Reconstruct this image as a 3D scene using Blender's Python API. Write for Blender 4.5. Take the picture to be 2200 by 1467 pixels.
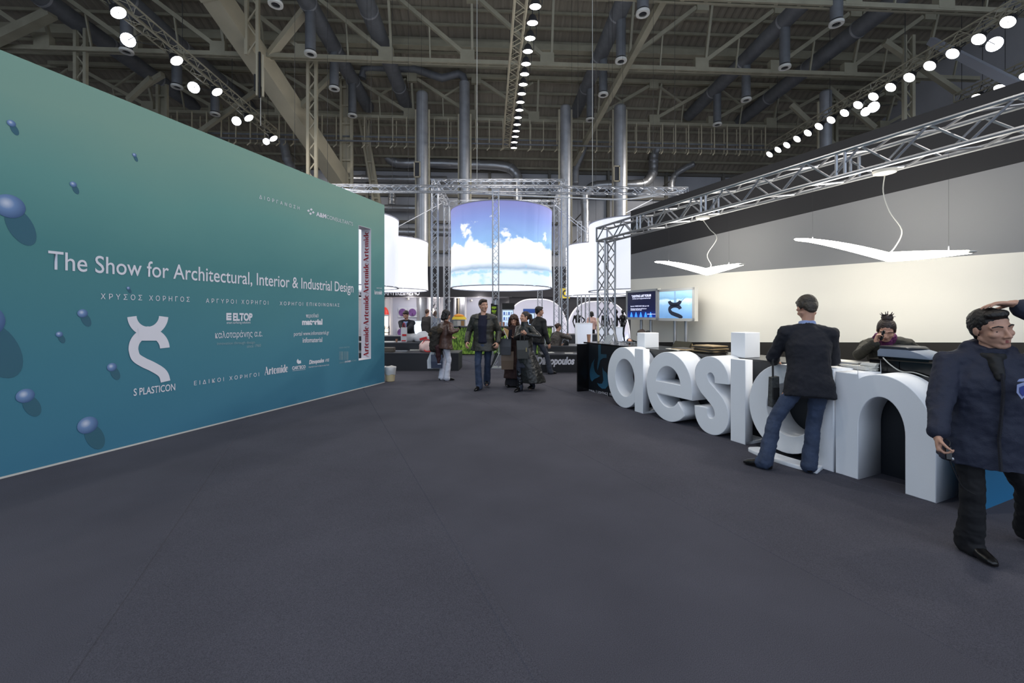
import bpy, bmesh, math, random
import numpy as np
from mathutils import Vector, Matrix

for _o in list(bpy.data.objects):
    bpy.data.objects.remove(_o)
S = bpy.context.scene
COL = S.collection
rnd = random.Random(7)

# ------------------------------------------------------------------ camera
F = 925.0                      # focal length in pixels of the 2200x1467 frame
CX, CY, CH = 1100.0, 676.0, 1.5
cam_d = bpy.data.cameras.new('camera')
cam_d.sensor_width = 36.0
cam_d.lens = 36.0 * F / 2200.0
cam_d.shift_y = -(733.5 - CY) / 2200.0
cam_d.clip_start = 0.05
cam_d.clip_end = 300
cam = bpy.data.objects.new('camera', cam_d)
COL.objects.link(cam)
cam.location = (0, 0, CH)
cam.rotation_euler = (math.pi / 2, 0, 0)
S.camera = cam

# ------------------------------------------------------------------ world, exposure
S.view_settings.view_transform = 'Standard'
S.view_settings.look = 'None'
S.view_settings.gamma = 1.0
S.view_settings.use_curve_mapping = False
S.view_settings.exposure = 0.0
w = bpy.data.worlds.new('world')
S.world = w
w.use_nodes = True
w.node_tree.nodes['Background'].inputs[0].default_value = (0.70, 0.82, 1.0, 1)   # daylight through the open entrance
w.node_tree.nodes['Background'].inputs[1].default_value = 1.35
SPOT_W = 900.0
PENDANT = 24.0
try:
    S.cycles.max_bounces = 6
    S.cycles.diffuse_bounces = 4
    S.cycles.glossy_bounces = 3
    S.cycles.transmission_bounces = 4
    S.cycles.transparent_max_bounces = 8
    S.cycles.sample_clamp_indirect = 4.0
    S.cycles.use_denoising = True
    S.cycles.caustics_reflective = False
    S.cycles.caustics_refractive = False
except Exception:
    pass

def lamp(name, kind, loc, energy, color, parent=None, size=0.2, angle=1.9, blend=0.6, aim=None):
    d = bpy.data.lights.new(name, kind)
    d.energy = energy
    d.color = color
    if kind == 'SPOT':
        d.spot_size = angle
        d.spot_blend = blend
        d.shadow_soft_size = size
    elif kind == 'POINT':
        d.shadow_soft_size = size
    else:
        d.size = size
    o = bpy.data.objects.new(name, d)
    COL.objects.link(o)
    o.location = loc
    if aim is not None:
        o.rotation_euler = Vector(aim).to_track_quat('-Z', 'Y').to_euler()
    if parent:
        o.parent = parent
    return o

# ------------------------------------------------------------------ helpers
def V(*a):
    return Vector(a)

def pix(px, py, Y):
    """world point seen at photo pixel (px, py) at depth Y"""
    return V((px - CX) / F * Y, Y, CH - (py - CY) / F * Y)

def floor_at(px, py):
    return pix(px, py, F * CH / (py - CY))

class Plane:
    """vertical plane: point = d*t + n*off, t along d, z up"""
    def __init__(self, d, n, off):
        self.d, self.n, self.off = Vector((d[0], d[1], 0)), Vector((n[0], n[1], 0)), off
    def at(self, px, py):
        rx = (px - CX) / F
        Y = self.off / (rx * self.n.x + self.n.y)
        p = pix(px, py, Y)
        return p.x * self.d.x + p.y * self.d.y, p.z
    def P(self, t, z, out=0.0):
        return self.d * t + self.n * (self.off + out) + V(0, 0, z)

HA = Vector((-0.0561, 0.9984, 0))     # along the hall
HX = Vector((0.9984, 0.0561, 0))      # across the hall
RU = Vector((-0.408, 0.913, 0))       # along the right stand (away from camera)
RN = Vector((0.913, 0.408, 0))        # across the right stand (towards its wall)

def RP(s, D, z):
    return RU * s + RN * D + V(0, 0, z)

def rplane(D):
    return Plane(RU, RN, D)

def hb(px, py, b):
    rx = (px - CX) / F
    return pix(px, py, b / (HA.y + HA.x * rx))

class MB:
    def __init__(self):
        self.v, self.f = [], []
    def add(self, vs, fs):
        n = len(self.v)
        self.v.extend([tuple(p) for p in vs])
        self.f.extend([tuple(i + n for i in f) for f in fs])
        return self
    def hexa(self, b, t):
        """b, t: 4 bottom and 4 top points"""
        return self.add(list(b) + list(t), [(3, 2, 1, 0), (4, 5, 6, 7), (0, 1, 5, 4), (1, 2, 6, 5), (2, 3, 7, 6), (3, 0, 4, 7)])
    def box(self, c, sx, sy, sz, ax=None, ay=None):
        c = Vector(c)
        ax = Vector(ax) if ax is not None else V(1, 0, 0)
        ay = Vector(ay) if ay is not None else V(0, 1, 0)
        az = ax.cross(ay)
        X, Y, Z = ax * sx / 2, ay * sy / 2, az * sz / 2
        return self.hexa([c - X - Y - Z, c + X - Y - Z, c + X + Y - Z, c - X + Y - Z],
                         [c - X - Y + Z, c + X - Y + Z, c + X + Y + Z, c - X + Y + Z])
    def beam(self, p0, p1, w, h, up=(0, 0, 1)):
        p0, p1 = Vector(p0), Vector(p1)
        d = (p1 - p0).normalized()
        up = Vector(up)
        if abs(d.dot(up)) > 0.98:
            up = V(0, 1, 0) if abs(d.y) < 0.9 else V(1, 0, 0)
        s = d.cross(up).normalized() * w / 2
        u = s.cross(d).normalized() * h / 2
        return self.hexa([p0 - s - u, p0 + s - u, p1 + s - u, p1 - s - u], [p0 - s + u, p0 + s + u, p1 + s + u, p1 - s + u])
    def tube(self, p0, p1, r0, r1=None, n=8, cap=True):
        p0, p1 = Vector(p0), Vector(p1)
        r1 = r0 if r1 is None else r1
        d = p1 - p0
        if d.length < 1e-6:
            return self
        d.normalize()
        a = d.orthogonal().normalized()
        b = d.cross(a)
        vs, fs = [], []
        for p, r in ((p0, r0), (p1, r1)):
            for k in range(n):
                t = 2 * math.pi * k / n
                vs.append(p + a * r * math.cos(t) + b * r * math.sin(t))
        for k in range(n):
            fs.append((k, (k + 1) % n, n + (k + 1) % n, n + k))
        if cap:
            fs.append(tuple(range(n))[::-1])
            fs.append(tuple(range(n, 2 * n)))
        return self.add(vs, fs)
    def path(self, pts, r, n=8, cap=True):
        pts = [Vector(p) for p in pts]
        rs = r if isinstance(r, (list, tuple)) else [r] * len(pts)
        vs, fs = [], []
        a = None
        for i, p in enumerate(pts):
            if i == 0:
                d = pts[1] - pts[0]
            elif i == len(pts) - 1:
                d = pts[-1] - pts[-2]
            else:
                d = (pts[i + 1] - p).normalized() + (p - pts[i - 1]).normalized()
            d.normalize()
            if a is None:
                a = d.orthogonal().normalized()
            a = (a - d * a.dot(d)).normalized()
            b = d.cross(a)
            for k in range(n):
                t = 2 * math.pi * k / n
                vs.append(p + (a * math.cos(t) + b * math.sin(t)) * rs[i])
        m = len(pts)
        for i in range(m - 1):
            for k in range(n):
                fs.append((i * n + k, i * n + (k + 1) % n, (i + 1) * n + (k + 1) % n, (i + 1) * n + k))
        if cap:
            fs.append(tuple(range(n))[::-1])
            fs.append(tuple(range((m - 1) * n, m * n)))
        return self.add(vs, fs)
    def lathe(self, c, prof, n=24, axis=(0, 0, 1), cap=True):
        """prof: (radius, height) from bottom to top"""
        c, ax = Vector(c), Vector(axis).normalized()
        a = ax.orthogonal().normalized()
        b = ax.cross(a)
        vs, fs = [], []
        for r, h in prof:
            for k in range(n):
                t = 2 * math.pi * k / n
                vs.append(c + ax * h + (a * math.cos(t) + b * math.sin(t)) * r)
        for i in range(len(prof) - 1):
            for k in range(n):
                fs.append((i * n + k, i * n + (k + 1) % n, (i + 1) * n + (k + 1) % n, (i + 1) * n + k))
        if cap:
            fs.append(tuple(range(n))[::-1])
            fs.append(tuple(range((len(prof) - 1) * n, len(prof) * n)))
        return self.add(vs, fs)
    def ball(self, c, rx, ry=None, rz=None, n=14, m=8):
        ry = rx if ry is None else ry
        rz = rx if rz is None else rz
        c = Vector(c)
        vs, fs = [c + V(0, 0, -rz)], []
        for i in range(1, m):
            ph = -math.pi / 2 + math.pi * i / m
            for k in range(n):
                t = 2 * math.pi * k / n
                vs.append(c + V(rx * math.cos(ph) * math.cos(t), ry * math.cos(ph) * math.sin(t), rz * math.sin(ph)))
        vs.append(c + V(0, 0, rz))
        for k in range(n):
            fs.append((0, 1 + (k + 1) % n, 1 + k))
            fs.append((len(vs) - 1, 1 + (m - 2) * n + k, 1 + (m - 2) * n + (k + 1) % n))
        for i in range(m - 2):
            for k in range(n):
                fs.append((1 + i * n + k, 1 + i * n + (k + 1) % n, 1 + (i + 1) * n + (k + 1) % n, 1 + (i + 1) * n + k))
        return self.add(vs, fs)
    def mesh(self, name, smooth=None):
        me = bpy.data.meshes.new(name)
        me.from_pydata([tuple(p) for p in self.v], [], self.f)
        if smooth:
            for p in me.polygons:
                p.use_smooth = True
            if smooth != 'all':
                try:
                    me.set_sharp_from_angle(angle=math.radians(40))
                except Exception:
                    pass
        me.validate()
        me.update()
        return me
    def build(self, name, m, parent=None, smooth=None):
        return link(name, self.mesh(name, smooth), m, parent)

def origin_of(o):
    p = V(0, 0, 0)
    while o is not None:
        p += o.location
        o = o.parent
    return p

def link(name, me, m, parent=None):
    if m is not None and not me.materials:
        me.materials.append(m)
    o = bpy.data.objects.new(name, me)
    COL.objects.link(o)
    if parent is not None:
        me.transform(Matrix.Translation(-origin_of(parent)))
        o.parent = parent
    return o

def recentre(o, p):
    """move the origin of a top-level mesh object to p without moving it"""
    p = Vector(p)
    o.data.transform(Matrix.Translation(-p))
    o.location = p
    return o

def thing(name, label, cat, loc=(0, 0, 0), group=None):
    o = bpy.data.objects.new(name, None)
    COL.objects.link(o)
    o.empty_display_size = 0.1
    o.location = loc
    return tag(o, label, cat, group)

def tag(o, label, cat, group=None):
    o['label'] = label
    o['category'] = cat
    if group:
        o['group'] = group
    return o

def struct(name, label=None, loc=None):
    o = bpy.data.objects.new(name, None)
    COL.objects.link(o)
    if loc is not None:
        o.location = loc
    o['kind'] = 'structure'
    if label:
        o['label'] = label
        o['category'] = name.split('_')[0]
    return o

def copy_tree(o, parent=None):
    c = o.copy()
    COL.objects.link(c)
    if parent is not None:
        c.parent = parent
    for ch in list(o.children):
        copy_tree(ch, c)
    return c

ORD = ['nearest', 'second', 'third', 'fourth', 'fifth', 'sixth', 'seventh', 'eighth', 'ninth', 'tenth', 'eleventh', 'twelfth',
       'thirteenth', 'fourteenth', 'fifteenth', 'sixteenth', 'seventeenth', 'eighteenth', 'nineteenth', 'twentieth']

# ------------------------------------------------------------------ materials
def srgb(r, g, b):
    def c(x):
        x /= 255.0
        return x / 12.92 if x <= 0.04045 else ((x + 0.055) / 1.055) ** 2.4
    return (c(r), c(g), c(b), 1)

MATS = {}
def mat(name, col, rough=0.6, metal=0.0, emit=0.0, var=0.0, vscale=8.0, bump=0.0, bscale=60.0, spec=None, ecol=None):
    if name in MATS:
        return MATS[name]
    m = bpy.data.materials.new(name)
    m.use_nodes = True
    nt = m.node_tree
    b = nt.nodes['Principled BSDF']
    if len(col) == 3:
        col = srgb(*col)
    b.inputs['Base Color'].default_value = col
    b.inputs['Roughness'].default_value = rough
    b.inputs['Metallic'].default_value = metal
    if spec is not None:
        b.inputs['Specular IOR Level'].default_value = spec
    if emit:
        b.inputs['Emission Color'].default_value = ecol or col
        b.inputs['Emission Strength'].default_value = emit
    if var or bump:
        tc = nt.nodes.new('ShaderNodeTexCoord')
        if var:
            nz = nt.nodes.new('ShaderNodeTexNoise')
            nz.inputs['Scale'].default_value = vscale
            nz.inputs['Detail'].default_value = 4
            nt.links.new(tc.outputs['Object'], nz.inputs['Vector'])
            rp = nt.nodes.new('ShaderNodeMapRange')
            rp.inputs[1].default_value = 0.3
            rp.inputs[2].default_value = 0.7
            rp.inputs[3].default_value = 1 - var
            rp.inputs[4].default_value = 1 + var
            nt.links.new(nz.outputs[0], rp.inputs[0])
            mx = nt.nodes.new('ShaderNodeMix')
            mx.data_type = 'RGBA'
            mx.blend_type = 'MULTIPLY'
            mx.inputs[0].default_value = 1
            mx.inputs[6].default_value = col
            nt.links.new(rp.outputs[0], mx.inputs[7])
            nt.links.new(mx.outputs[2], b.inputs['Base Color'])
        if bump:
            nb = nt.nodes.new('ShaderNodeTexNoise')
            nb.inputs['Scale'].default_value = bscale
            nb.inputs['Detail'].default_value = 3
            nt.links.new(tc.outputs['Object'], nb.inputs['Vector'])
            bp = nt.nodes.new('ShaderNodeBump')
            bp.inputs['Strength'].default_value = bump
            bp.inputs['Distance'].default_value = 0.01
            nt.links.new(nb.outputs[0], bp.inputs['Height'])
            nt.links.new(bp.outputs[0], b.inputs['Normal'])
    MATS[name] = m
    return m

def ramp_mat(name, stops, axis=2, lo=0.0, hi=1.0, rough=0.7, emit=0.0, noise=0.0, nscale=2.0):
    """colour ramp along one object axis (a printed gradient)"""
    if name in MATS:
        return MATS[name]
    m = bpy.data.materials.new(name)
    m.use_nodes = True
    nt = m.node_tree
    b = nt.nodes['Principled BSDF']
    b.inputs['Roughness'].default_value = rough
    tc = nt.nodes.new('ShaderNodeTexCoord')
    sp = nt.nodes.new('ShaderNodeSeparateXYZ')
    nt.links.new(tc.outputs['Object'], sp.inputs[0])
    mr = nt.nodes.new('ShaderNodeMapRange')
    mr.inputs[1].default_value = lo
    mr.inputs[2].default_value = hi
    src = sp.outputs[axis]
    if noise:
        nz = nt.nodes.new('ShaderNodeTexNoise')
        nz.inputs['Scale'].default_value = nscale
        nz.inputs['Detail'].default_value = 5
        nt.links.new(tc.outputs['Object'], nz.inputs['Vector'])
        ma = nt.nodes.new('ShaderNodeMath')
        ma.operation = 'MULTIPLY_ADD'
        ma.inputs[1].default_value = noise
        nt.links.new(nz.outputs[0], ma.inputs[0])
        nt.links.new(src, ma.inputs[2])
        src = ma.outputs[0]
    nt.links.new(src, mr.inputs[0])
    cr = nt.nodes.new('ShaderNodeValToRGB')
    el = cr.color_ramp.elements
    while len(el) < len(stops):
        el.new(0.5)
    for e, (p, c) in zip(el, stops):
        e.position = p
        e.color = srgb(*c)
    nt.links.new(mr.outputs[0], cr.inputs[0])
    nt.links.new(cr.outputs[0], b.inputs['Base Color'])
    if emit:
        nt.links.new(cr.outputs[0], b.inputs['Emission Color'])
        b.inputs['Emission Strength'].default_value = emit
    MATS[name] = m
    return m

M_alu = mat('aluminium', (172, 173, 177), 0.38, 0.85)
M_steelpaint = mat('painted_steel', (150, 144, 124), 0.6, 0.0, var=0.12, vscale=1.5)
M_tansteel = mat('tan_painted_steel', (178, 168, 144), 0.6, 0.0, var=0.08, vscale=1.0)
M_duct = mat('galvanised_duct', (165, 166, 170), 0.4, 0.5, var=0.1, vscale=3)
M_ductdark = mat('dusty_duct', (110, 112, 116), 0.6, 0.3, var=0.12, vscale=3)
M_foil = mat('foil_duct', (178, 178, 180), 0.33, 0.7, bump=0.8, bscale=9)
M_white = mat('white_paint', (225, 226, 228), 0.55)
M_offwhite = mat('offwhite_plastic', (205, 203, 196), 0.5)
M_print = mat('pale_print', (226, 224, 232), 0.7)
M_print2 = mat('faded_print', (140, 166, 174), 0.7)
M_printshadow = mat('printed_shadow', (50, 98, 116), 0.7)
M_red = mat('red_print', (150, 24, 40), 0.6)
M_redplastic = mat('red_plastic', (190, 30, 32), 0.5)
M_black = mat('black_gloss', (12, 12, 14), 0.18)
M_blackmat = mat('black_matte', (16, 16, 18), 0.7)
M_darkgrey = mat('dark_grey_panel', (46, 46, 50), 0.6)
M_yellow = mat('yellow_plastic', (225, 190, 40), 0.5)
M_wire = mat('pale_cable', (190, 188, 180), 0.6)
M_darkwire = mat('dark_cable', (30, 30, 32), 0.6)
M_paper = mat('paper', (215, 213, 205), 0.7)
M_skin = mat('skin', (196, 148, 124), 0.55, var=0.06, vscale=20)
M_skin2 = mat('skin_dark', (188, 144, 122), 0.55, var=0.06, vscale=20)

# ------------------------------------------------------------------ flat shapes: text, ribbons, extrusions
def text_mesh(body, bold=0.0, spacing=1.0, shear=0.0, align='LEFT'):
    c = bpy.data.curves.new('lettering', 'FONT')
    c.body = body
    c.size = 1.0
    c.offset = bold
    c.space_character = spacing
    c.shear = shear
    c.resolution_u = 4
    o = bpy.data.objects.new('lettering', c)
    COL.objects.link(o)
    dg = bpy.context.evaluated_depsgraph_get()
    me = bpy.data.meshes.new_from_object(o.evaluated_get(dg))
    bpy.data.objects.remove(o)
    bpy.data.curves.remove(c)
    me.materials.clear()
    return me

def bounds2(me):
    xs = [v.co.x for v in me.vertices]
    return min(xs), max(xs)

def plane_text(pl, body, px0, py0, px1, py1, capz, m, parent, out=0.004, bold=0.0, spacing=1.0, shear=0.0, cap=0.69, name='lettering', flip=False):
    """text with its baseline from pixel 0 to pixel 1 laid on a plane; capz = letter height in metres"""
    me = text_mesh(body, bold, spacing, shear)
    x0, x1 = bounds2(me)
    t0, z0 = pl.at(px0, py0)
    t1, z1 = pl.at(px1, py1)
    for v in me.vertices:
        k = (v.co.x - x0) / (x1 - x0)
        p = pl.P(t0 + (t1 - t0) * k, z0 + (z1 - z0) * k + v.co.y / cap * capz, out)
        v.co = p
    if flip:
        me.flip_normals()
    o = link(name, me, m, parent)
    return o

def fill2d(loops, depth=0.0, bevel=0.0):
    """loops of (x, y): filled (holes by even-odd) and extruded by depth (centred)"""
    c = bpy.data.curves.new('outline', 'CURVE')
    c.dimensions = '2D'
    c.fill_mode = 'BOTH'
    c.extrude = depth / 2
    c.bevel_depth = bevel
    c.bevel_resolution = 1
    c.offset = -bevel
    for lp in loops:
        sp = c.splines.new('POLY')
        sp.points.add(len(lp) - 1)
        for q, (x, y) in zip(sp.points, lp):
            q.co = (x, y, 0, 1)
        sp.use_cyclic_u = True
    o = bpy.data.objects.new('outline', c)
    COL.objects.link(o)
    dg = bpy.context.evaluated_depsgraph_get()
    me = bpy.data.meshes.new_from_object(o.evaluated_get(dg))
    bpy.data.objects.remove(o)
    bpy.data.curves.remove(c)
    me.materials.clear()
    return me

def catmull(pts, n=8):
    P = [pts[0]] + list(pts) + [pts[-1]]
    out = []
    for i in range(1, len(P) - 2):
        p0, p1, p2, p3 = [np.array(q, float) for q in P[i - 1:i + 3]]
        for k in range(n):
            t = k / n
            out.append(0.5 * (2 * p1 + (p2 - p0) * t + (2 * p0 - 5 * p1 + 4 * p2 - p3) * t * t + (3 * p1 - p0 - 3 * p2 + p3) * t ** 3))
    out.append(np.array(P[-2], float))
    return out

def ribbon(pts, wd):
    """outline polygon of a stroke; wd = width or list of widths"""
    pts = [np.array(p, float) for p in pts]
    L, R = [], []
    for i, p in enumerate(pts):
        a, b = pts[max(i - 1, 0)], pts[min(i + 1, len(pts) - 1)]
        d = b - a
        d /= (np.linalg.norm(d) + 1e-9)
        nn = np.array([-d[1], d[0]])
        h = (wd[i] if isinstance(wd, (list, tuple)) else wd) / 2
        L.append(tuple(p + nn * h))
        R.append(tuple(p - nn * h))
    return L + R[::-1]

def arc(cx, cy, rx, ry, a0, a1, n=24):
    return [(cx + rx * math.cos(math.radians(a0 + (a1 - a0) * k / n)), cy + ry * math.sin(math.radians(a0 + (a1 - a0) * k / n))) for k in range(n + 1)]

def map_mesh(me, fn):
    for v in me.vertices:
        v.co = fn(v.co.x, v.co.y, v.co.z)
    me.update()
    return me
# ================================================================== the hall
def HP(a, b, z):
    return HX * a + HA * b + V(0, 0, z)

# ---- floor: charcoal carpet laid in strips along the right-hand stand
def carpet_mat():
    m = bpy.data.materials.new('carpet')
    m.use_nodes = True
    nt = m.node_tree
    b = nt.nodes['Principled BSDF']
    b.inputs['Roughness'].default_value = 0.95
    b.inputs['Specular IOR Level'].default_value = 0.15
    tc = nt.nodes.new('ShaderNodeTexCoord')
    n1 = nt.nodes.new('ShaderNodeTexNoise'); n1.inputs['Scale'].default_value = 260; n1.inputs['Detail'].default_value = 2
    n2 = nt.nodes.new('ShaderNodeTexNoise'); n2.inputs['Scale'].default_value = 1.3; n2.inputs['Detail'].default_value = 5
    n3 = nt.nodes.new('ShaderNodeTexVoronoi'); n3.inputs['Scale'].default_value = 1.1
    for q in (n1, n2, n3):
        nt.links.new(tc.outputs['Object'], q.inputs['Vector'])
    r1 = nt.nodes.new('ShaderNodeValToRGB')
    r1.color_ramp.elements[0].position = 0.3; r1.color_ramp.elements[0].color = srgb(62, 62, 70)
    r1.color_ramp.elements[1].position = 0.72; r1.color_ramp.elements[1].color = srgb(87, 86, 95)
    nt.links.new(n1.outputs[0], r1.inputs[0])
    r2 = nt.nodes.new('ShaderNodeMapRange')
    r2.inputs[1].default_value = 0.3; r2.inputs[2].default_value = 0.7; r2.inputs[3].default_value = 0.9; r2.inputs[4].default_value = 1.1
    nt.links.new(n2.outputs[0], r2.inputs[0])
    mx = nt.nodes.new('ShaderNodeMix'); mx.data_type = 'RGBA'; mx.blend_type = 'MULTIPLY'; mx.inputs[0].default_value = 1
    nt.links.new(r1.outputs[0], mx.inputs[6]); nt.links.new(r2.outputs[0], mx.inputs[7])
    # tiny bits of lint
    r3 = nt.nodes.new('ShaderNodeMath'); r3.operation = 'LESS_THAN'; r3.inputs[1].default_value = 0.006
    nt.links.new(n3.outputs[0], r3.inputs[0])
    m3 = nt.nodes.new('ShaderNodeMix'); m3.data_type = 'RGBA'
    nt.links.new(r3.outputs[0], m3.inputs[0]); nt.links.new(mx.outputs[2], m3.inputs[6]); m3.inputs[7].default_value = srgb(150, 150, 150)
    nt.links.new(m3.outputs[2], b.inputs['Base Color'])
    bp = nt.nodes.new('ShaderNodeBump'); bp.inputs['Strength'].default_value = 0.4; bp.inputs['Distance'].default_value = 0.004
    nt.links.new(n1.outputs[0], bp.inputs['Height']); nt.links.new(bp.outputs[0], b.inputs['Normal'])
    return m
M_carpet = carpet_mat()
fl = struct('floor')
mb = MB()
mb.box(HP(0, 16, -0.061), 60, 46, 0.1, HX, HA)
mb.build('subfloor', M_carpet, fl)
for i in range(-7, 9):
    d0, d1 = i * 1.79 + 0.828, (i + 1) * 1.79 + 0.826
    zt = 0.0 if i % 2 == 0 else -0.002
    mb = MB()
    mb.hexa([RP(-7, d0, -0.009), RP(-7, d1, -0.009), RP(36, d1, -0.009), RP(36, d0, -0.009)][::-1],
            [RP(-7, d0, zt), RP(-7, d1, zt), RP(36, d1, zt), RP(36, d0, zt)][::-1])
    mb.build('carpet_strip', M_carpet, fl)
    mb = MB()
    mb.hexa([RP(-7, d0 - .03, -.004), RP(-7, d0 + .03, -.004), RP(36, d0 + .03, -.004), RP(36, d0 - .03, -.004)][::-1],
            [RP(-7, d0 - .022, .002), RP(-7, d0 + .022, .002), RP(36, d0 + .022, .002), RP(36, d0 - .022, .002)][::-1])
    mb.build('seam_tape', M_carpet, fl)

# ---- roof: corrugated sheet in three slopes, on purlins
M_roof = mat('roof_sheet', (142, 133, 118), 0.75, 0.0, var=0.1, vscale=0.6)
ROOF = [(35.2, 13.25), (29.0, 17.0), (22.3, 19.6), (12.0, 21.5), (-6.0, 21.5)]
ce = struct('ceiling')
mb = MB()
step, prof = 0.11, [0, 0, 0.06, 0.06]
xs = [-30 + k * step for k in range(int(60 / step))]
for (b0, z0), (b1, z1) in zip(ROOF, ROOF[1:]):
    vs = []
    for k, a in enumerate(xs):
        vs.append(HP(a, b0, z0 + prof[k % 4]))
        vs.append(HP(a, b1, z1 + prof[k % 4]))
    mb.add(vs, [(2 * k, 2 * k + 1, 2 * k + 3, 2 * k + 2) for k in range(len(xs) - 1)])
rs = mb.build('roof_sheet', M_roof, ce)
pur = None
for (b0, z0), (b1, z1) in zip(ROOF[:3], ROOF[1:4]):
    L = math.hypot(b1 - b0, z1 - z0)
    n = int(L / 0.85)
    for k in range(n):
        t = (k + 0.5) / n
        c = HP(0, b0 + (b1 - b0) * t, z0 + (z1 - z0) * t - 0.1)
        if pur is None:
            m0 = MB(); m0.beam(HX * -30, HX * 30, 0.1, 0.16)
            pur = link('purlin', m0.mesh('purlin'), M_steelpaint, ce)
            o = pur
        else:
            o = pur.copy(); COL.objects.link(o)
        o.location = c

# ---- walls of the hall
M_wallgrey = mat('hall_wall_panel', (176, 176, 180), 0.8, var=0.06, vscale=0.8)
M_walldark = mat('hall_wall_rail', (110, 106, 98), 0.7)
wb = struct('wall_back')
for k in range(-6, 6):
    mb = MB(); mb.box(HP(k * 4.9 + 2.6, 35.4, 6.7), 4.86, 0.12, 13.2, HX, HA)
    mb.build('panel', M_wallgrey, wb)
for z in (13.2, 11.15, 9.0, 6.6, 4.2):
    mb = MB(); mb.box(HP(0, 35.2, z), 58, 0.2, 0.22, HX, HA)
    mb.build('rail', M_walldark, wb)
for k in range(-6, 7):
    mb = MB(); mb.box(HP(k * 4.9 + 0.15, 35.15, 6.8), 0.22, 0.26, 13.4, HX, HA)
    mb.build('post', M_walldark, wb)
for side, a in (('left', -29.5), ('right', 29.5)):
    ws = struct('wall_outer_' + side)
    mb = MB(); mb.box(HP(a, 15, 10.5), 0.2, 42, 21, HX, HA)
    mb.build('panel', M_wallgrey, ws)

# ---- roof trusses
def truss(b, zc, zt, name_no, a0, a1, anchor, pitch=4.12, ac=5.3, sub=False):
    t = thing('roof_truss', 'cream steel roof truss across the hall, %s from the entrance, with gusset plates' % name_no, 'truss', HP(0, b, zc))
    nodes = []
    k0 = math.ceil((a0 - anchor) / pitch)
    a = anchor + k0 * pitch
    while a <= a1:
        nodes.append(a)
        a += pitch
    mb = MB()
    mb.beam(HP(a0, b - 0.09, zc), HP(a1, b - 0.09, zc), 0.10, 0.2)
    mb.build('bottom_chord', M_steelpaint, t)
    mb = MB()
    mb.beam(HP(a0, b + 0.09, zc), HP(a1, b + 0.09, zc), 0.10, 0.2)
    mb.build('bottom_chord', M_steelpaint, t)
    mb = MB(); mb.beam(HP(a0, b - 0.7, zt), HP(a1, b - 0.7, zt), 0.22, 0.22)
    mb.build('top_chord', M_steelpaint, t)
    mb = MB()
    n = int((a1 - a0) / 1.0)
    for k in range(n):
        mb.box(HP(a0 + k * 1.0, b, zc - 0.02), 0.16, 0.16, 0.12, HX, HA)
    o = mb.build('batten', M_steelpaint, t); o['kind'] = 'stuff'
    g0 = u0 = None
    for i, a in enumerate(nodes):
        s = 1 if a < ac else -1
        mb = MB(); mb.box(HP(a, b, zc + 0.28), 0.72, 0.3, 0.62, HX, HA)
        mb.build('gusset', M_steelpaint, t)
        mb = MB(); mb.beam(HP(a + 0.25, b, zc + 0.5), HP(a + 0.25, b - 0.7, zt), 0.12, 0.14)
        mb.build('post', M_steelpaint, t)
        mb = MB(); mb.beam(HP(a, b, zc + 0.3), HP(a - s * (pitch - 0.6), b - 0.7, zt - 0.3), 0.14, 0.2)
        mb.build('diagonal', M_steelpaint, t)
        mid = HP(a - s * pitch * 0.46, b - 0.35, (zc + zt) / 2)
        mb = MB(); mb.beam(mid, HP(a - s * pitch * 0.46, b, zc), 0.07, 0.08)
        mb.build('hanger', M_steelpaint, t)
        if sub:
            mb = MB(); mb.beam(mid, HP(a - s * 0.1, b - 0.7, zt - 0.3), 0.09, 0.11)
            mb.build('diagonal', M_steelpaint, t)
        mb = MB(); mb.box(HP(a - s * (pitch - 0.3), b - 0.72, zt - 0.2), 0.62, 0.24, 0.6, HX, HA)
        mb.build('gusset', M_steelpaint, t)
    return t
truss(17.3, 14.5, 19.0, 'nearest', -24, 26, -1.2)
truss(22.3, 14.5, 17.6, 'second', -25, 27, -1.05)
truss(28.8, 14.5, 17.0, 'third', -27, 28, -1.05, sub=True)
# secondary purlin-bearing girders between the trusses
def girder(b, z, no):
    g = thing('roof_girder', 'flat cream girder below the roof sheet, %s from the entrance' % no, 'girder', HP(0, b, z))
    mb = MB(); mb.beam(HP(-27, b, z), HP(27, b, z), 0.25, 0.35); mb.build('web', M_steelpaint, g)
    mb = MB(); mb.beam(HP(-27, b, z - 0.2), HP(27, b, z - 0.2), 0.42, 0.05); mb.build('flange', M_steelpaint, g)
girder(19.9, 18.3, 'nearest')
girder(25.2, 17.2, 'farther')

# ---- big raking beams
def big_beam(name, label, p0, p1, w, h, m, plates=True, cat='beam'):
    t = thing(name, label, cat, p0)
    mb = MB(); mb.beam(p0, p1, w, h)
    mb.build('girder', m, t)
    d = (Vector(p1) - Vector(p0)).normalized()
    for k in (0.0, 0.985) if plates else ():
        p = Vector(p0) + (Vector(p1) - Vector(p0)) * k
        mb = MB(); mb.beam(p, p + d * (0.9 if k == 0 else 0.3), w * 1.06, h * 1.06)
        mb.build('splice_plate', m, t)
        mb = MB()
        for i in range(7):
            for j in (-1, 1):
                q = p + d * (0.08 + i * 0.11)
                s = d.cross(V(0, 0, 1)).normalized()
                mb.box(q + s * j * w * 0.54, 0.04, 0.04, 0.04)
        o = mb.build('bolts', m, t); o['kind'] = 'stuff'
    return t
big_beam('raking_beam', 'broad cream box beam slanting down behind the teal wall', pix(428, -60, 18.6), pix(738, 398, 28.2), 0.9, 0.95, M_tansteel)
big_beam('raking_beam', 'slim cream beam slanting down right of the central lamps', pix(1440, -30, 17.6), pix(1232, 352, 31.5), 0.28, 0.34, M_steelpaint, False)
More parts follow.
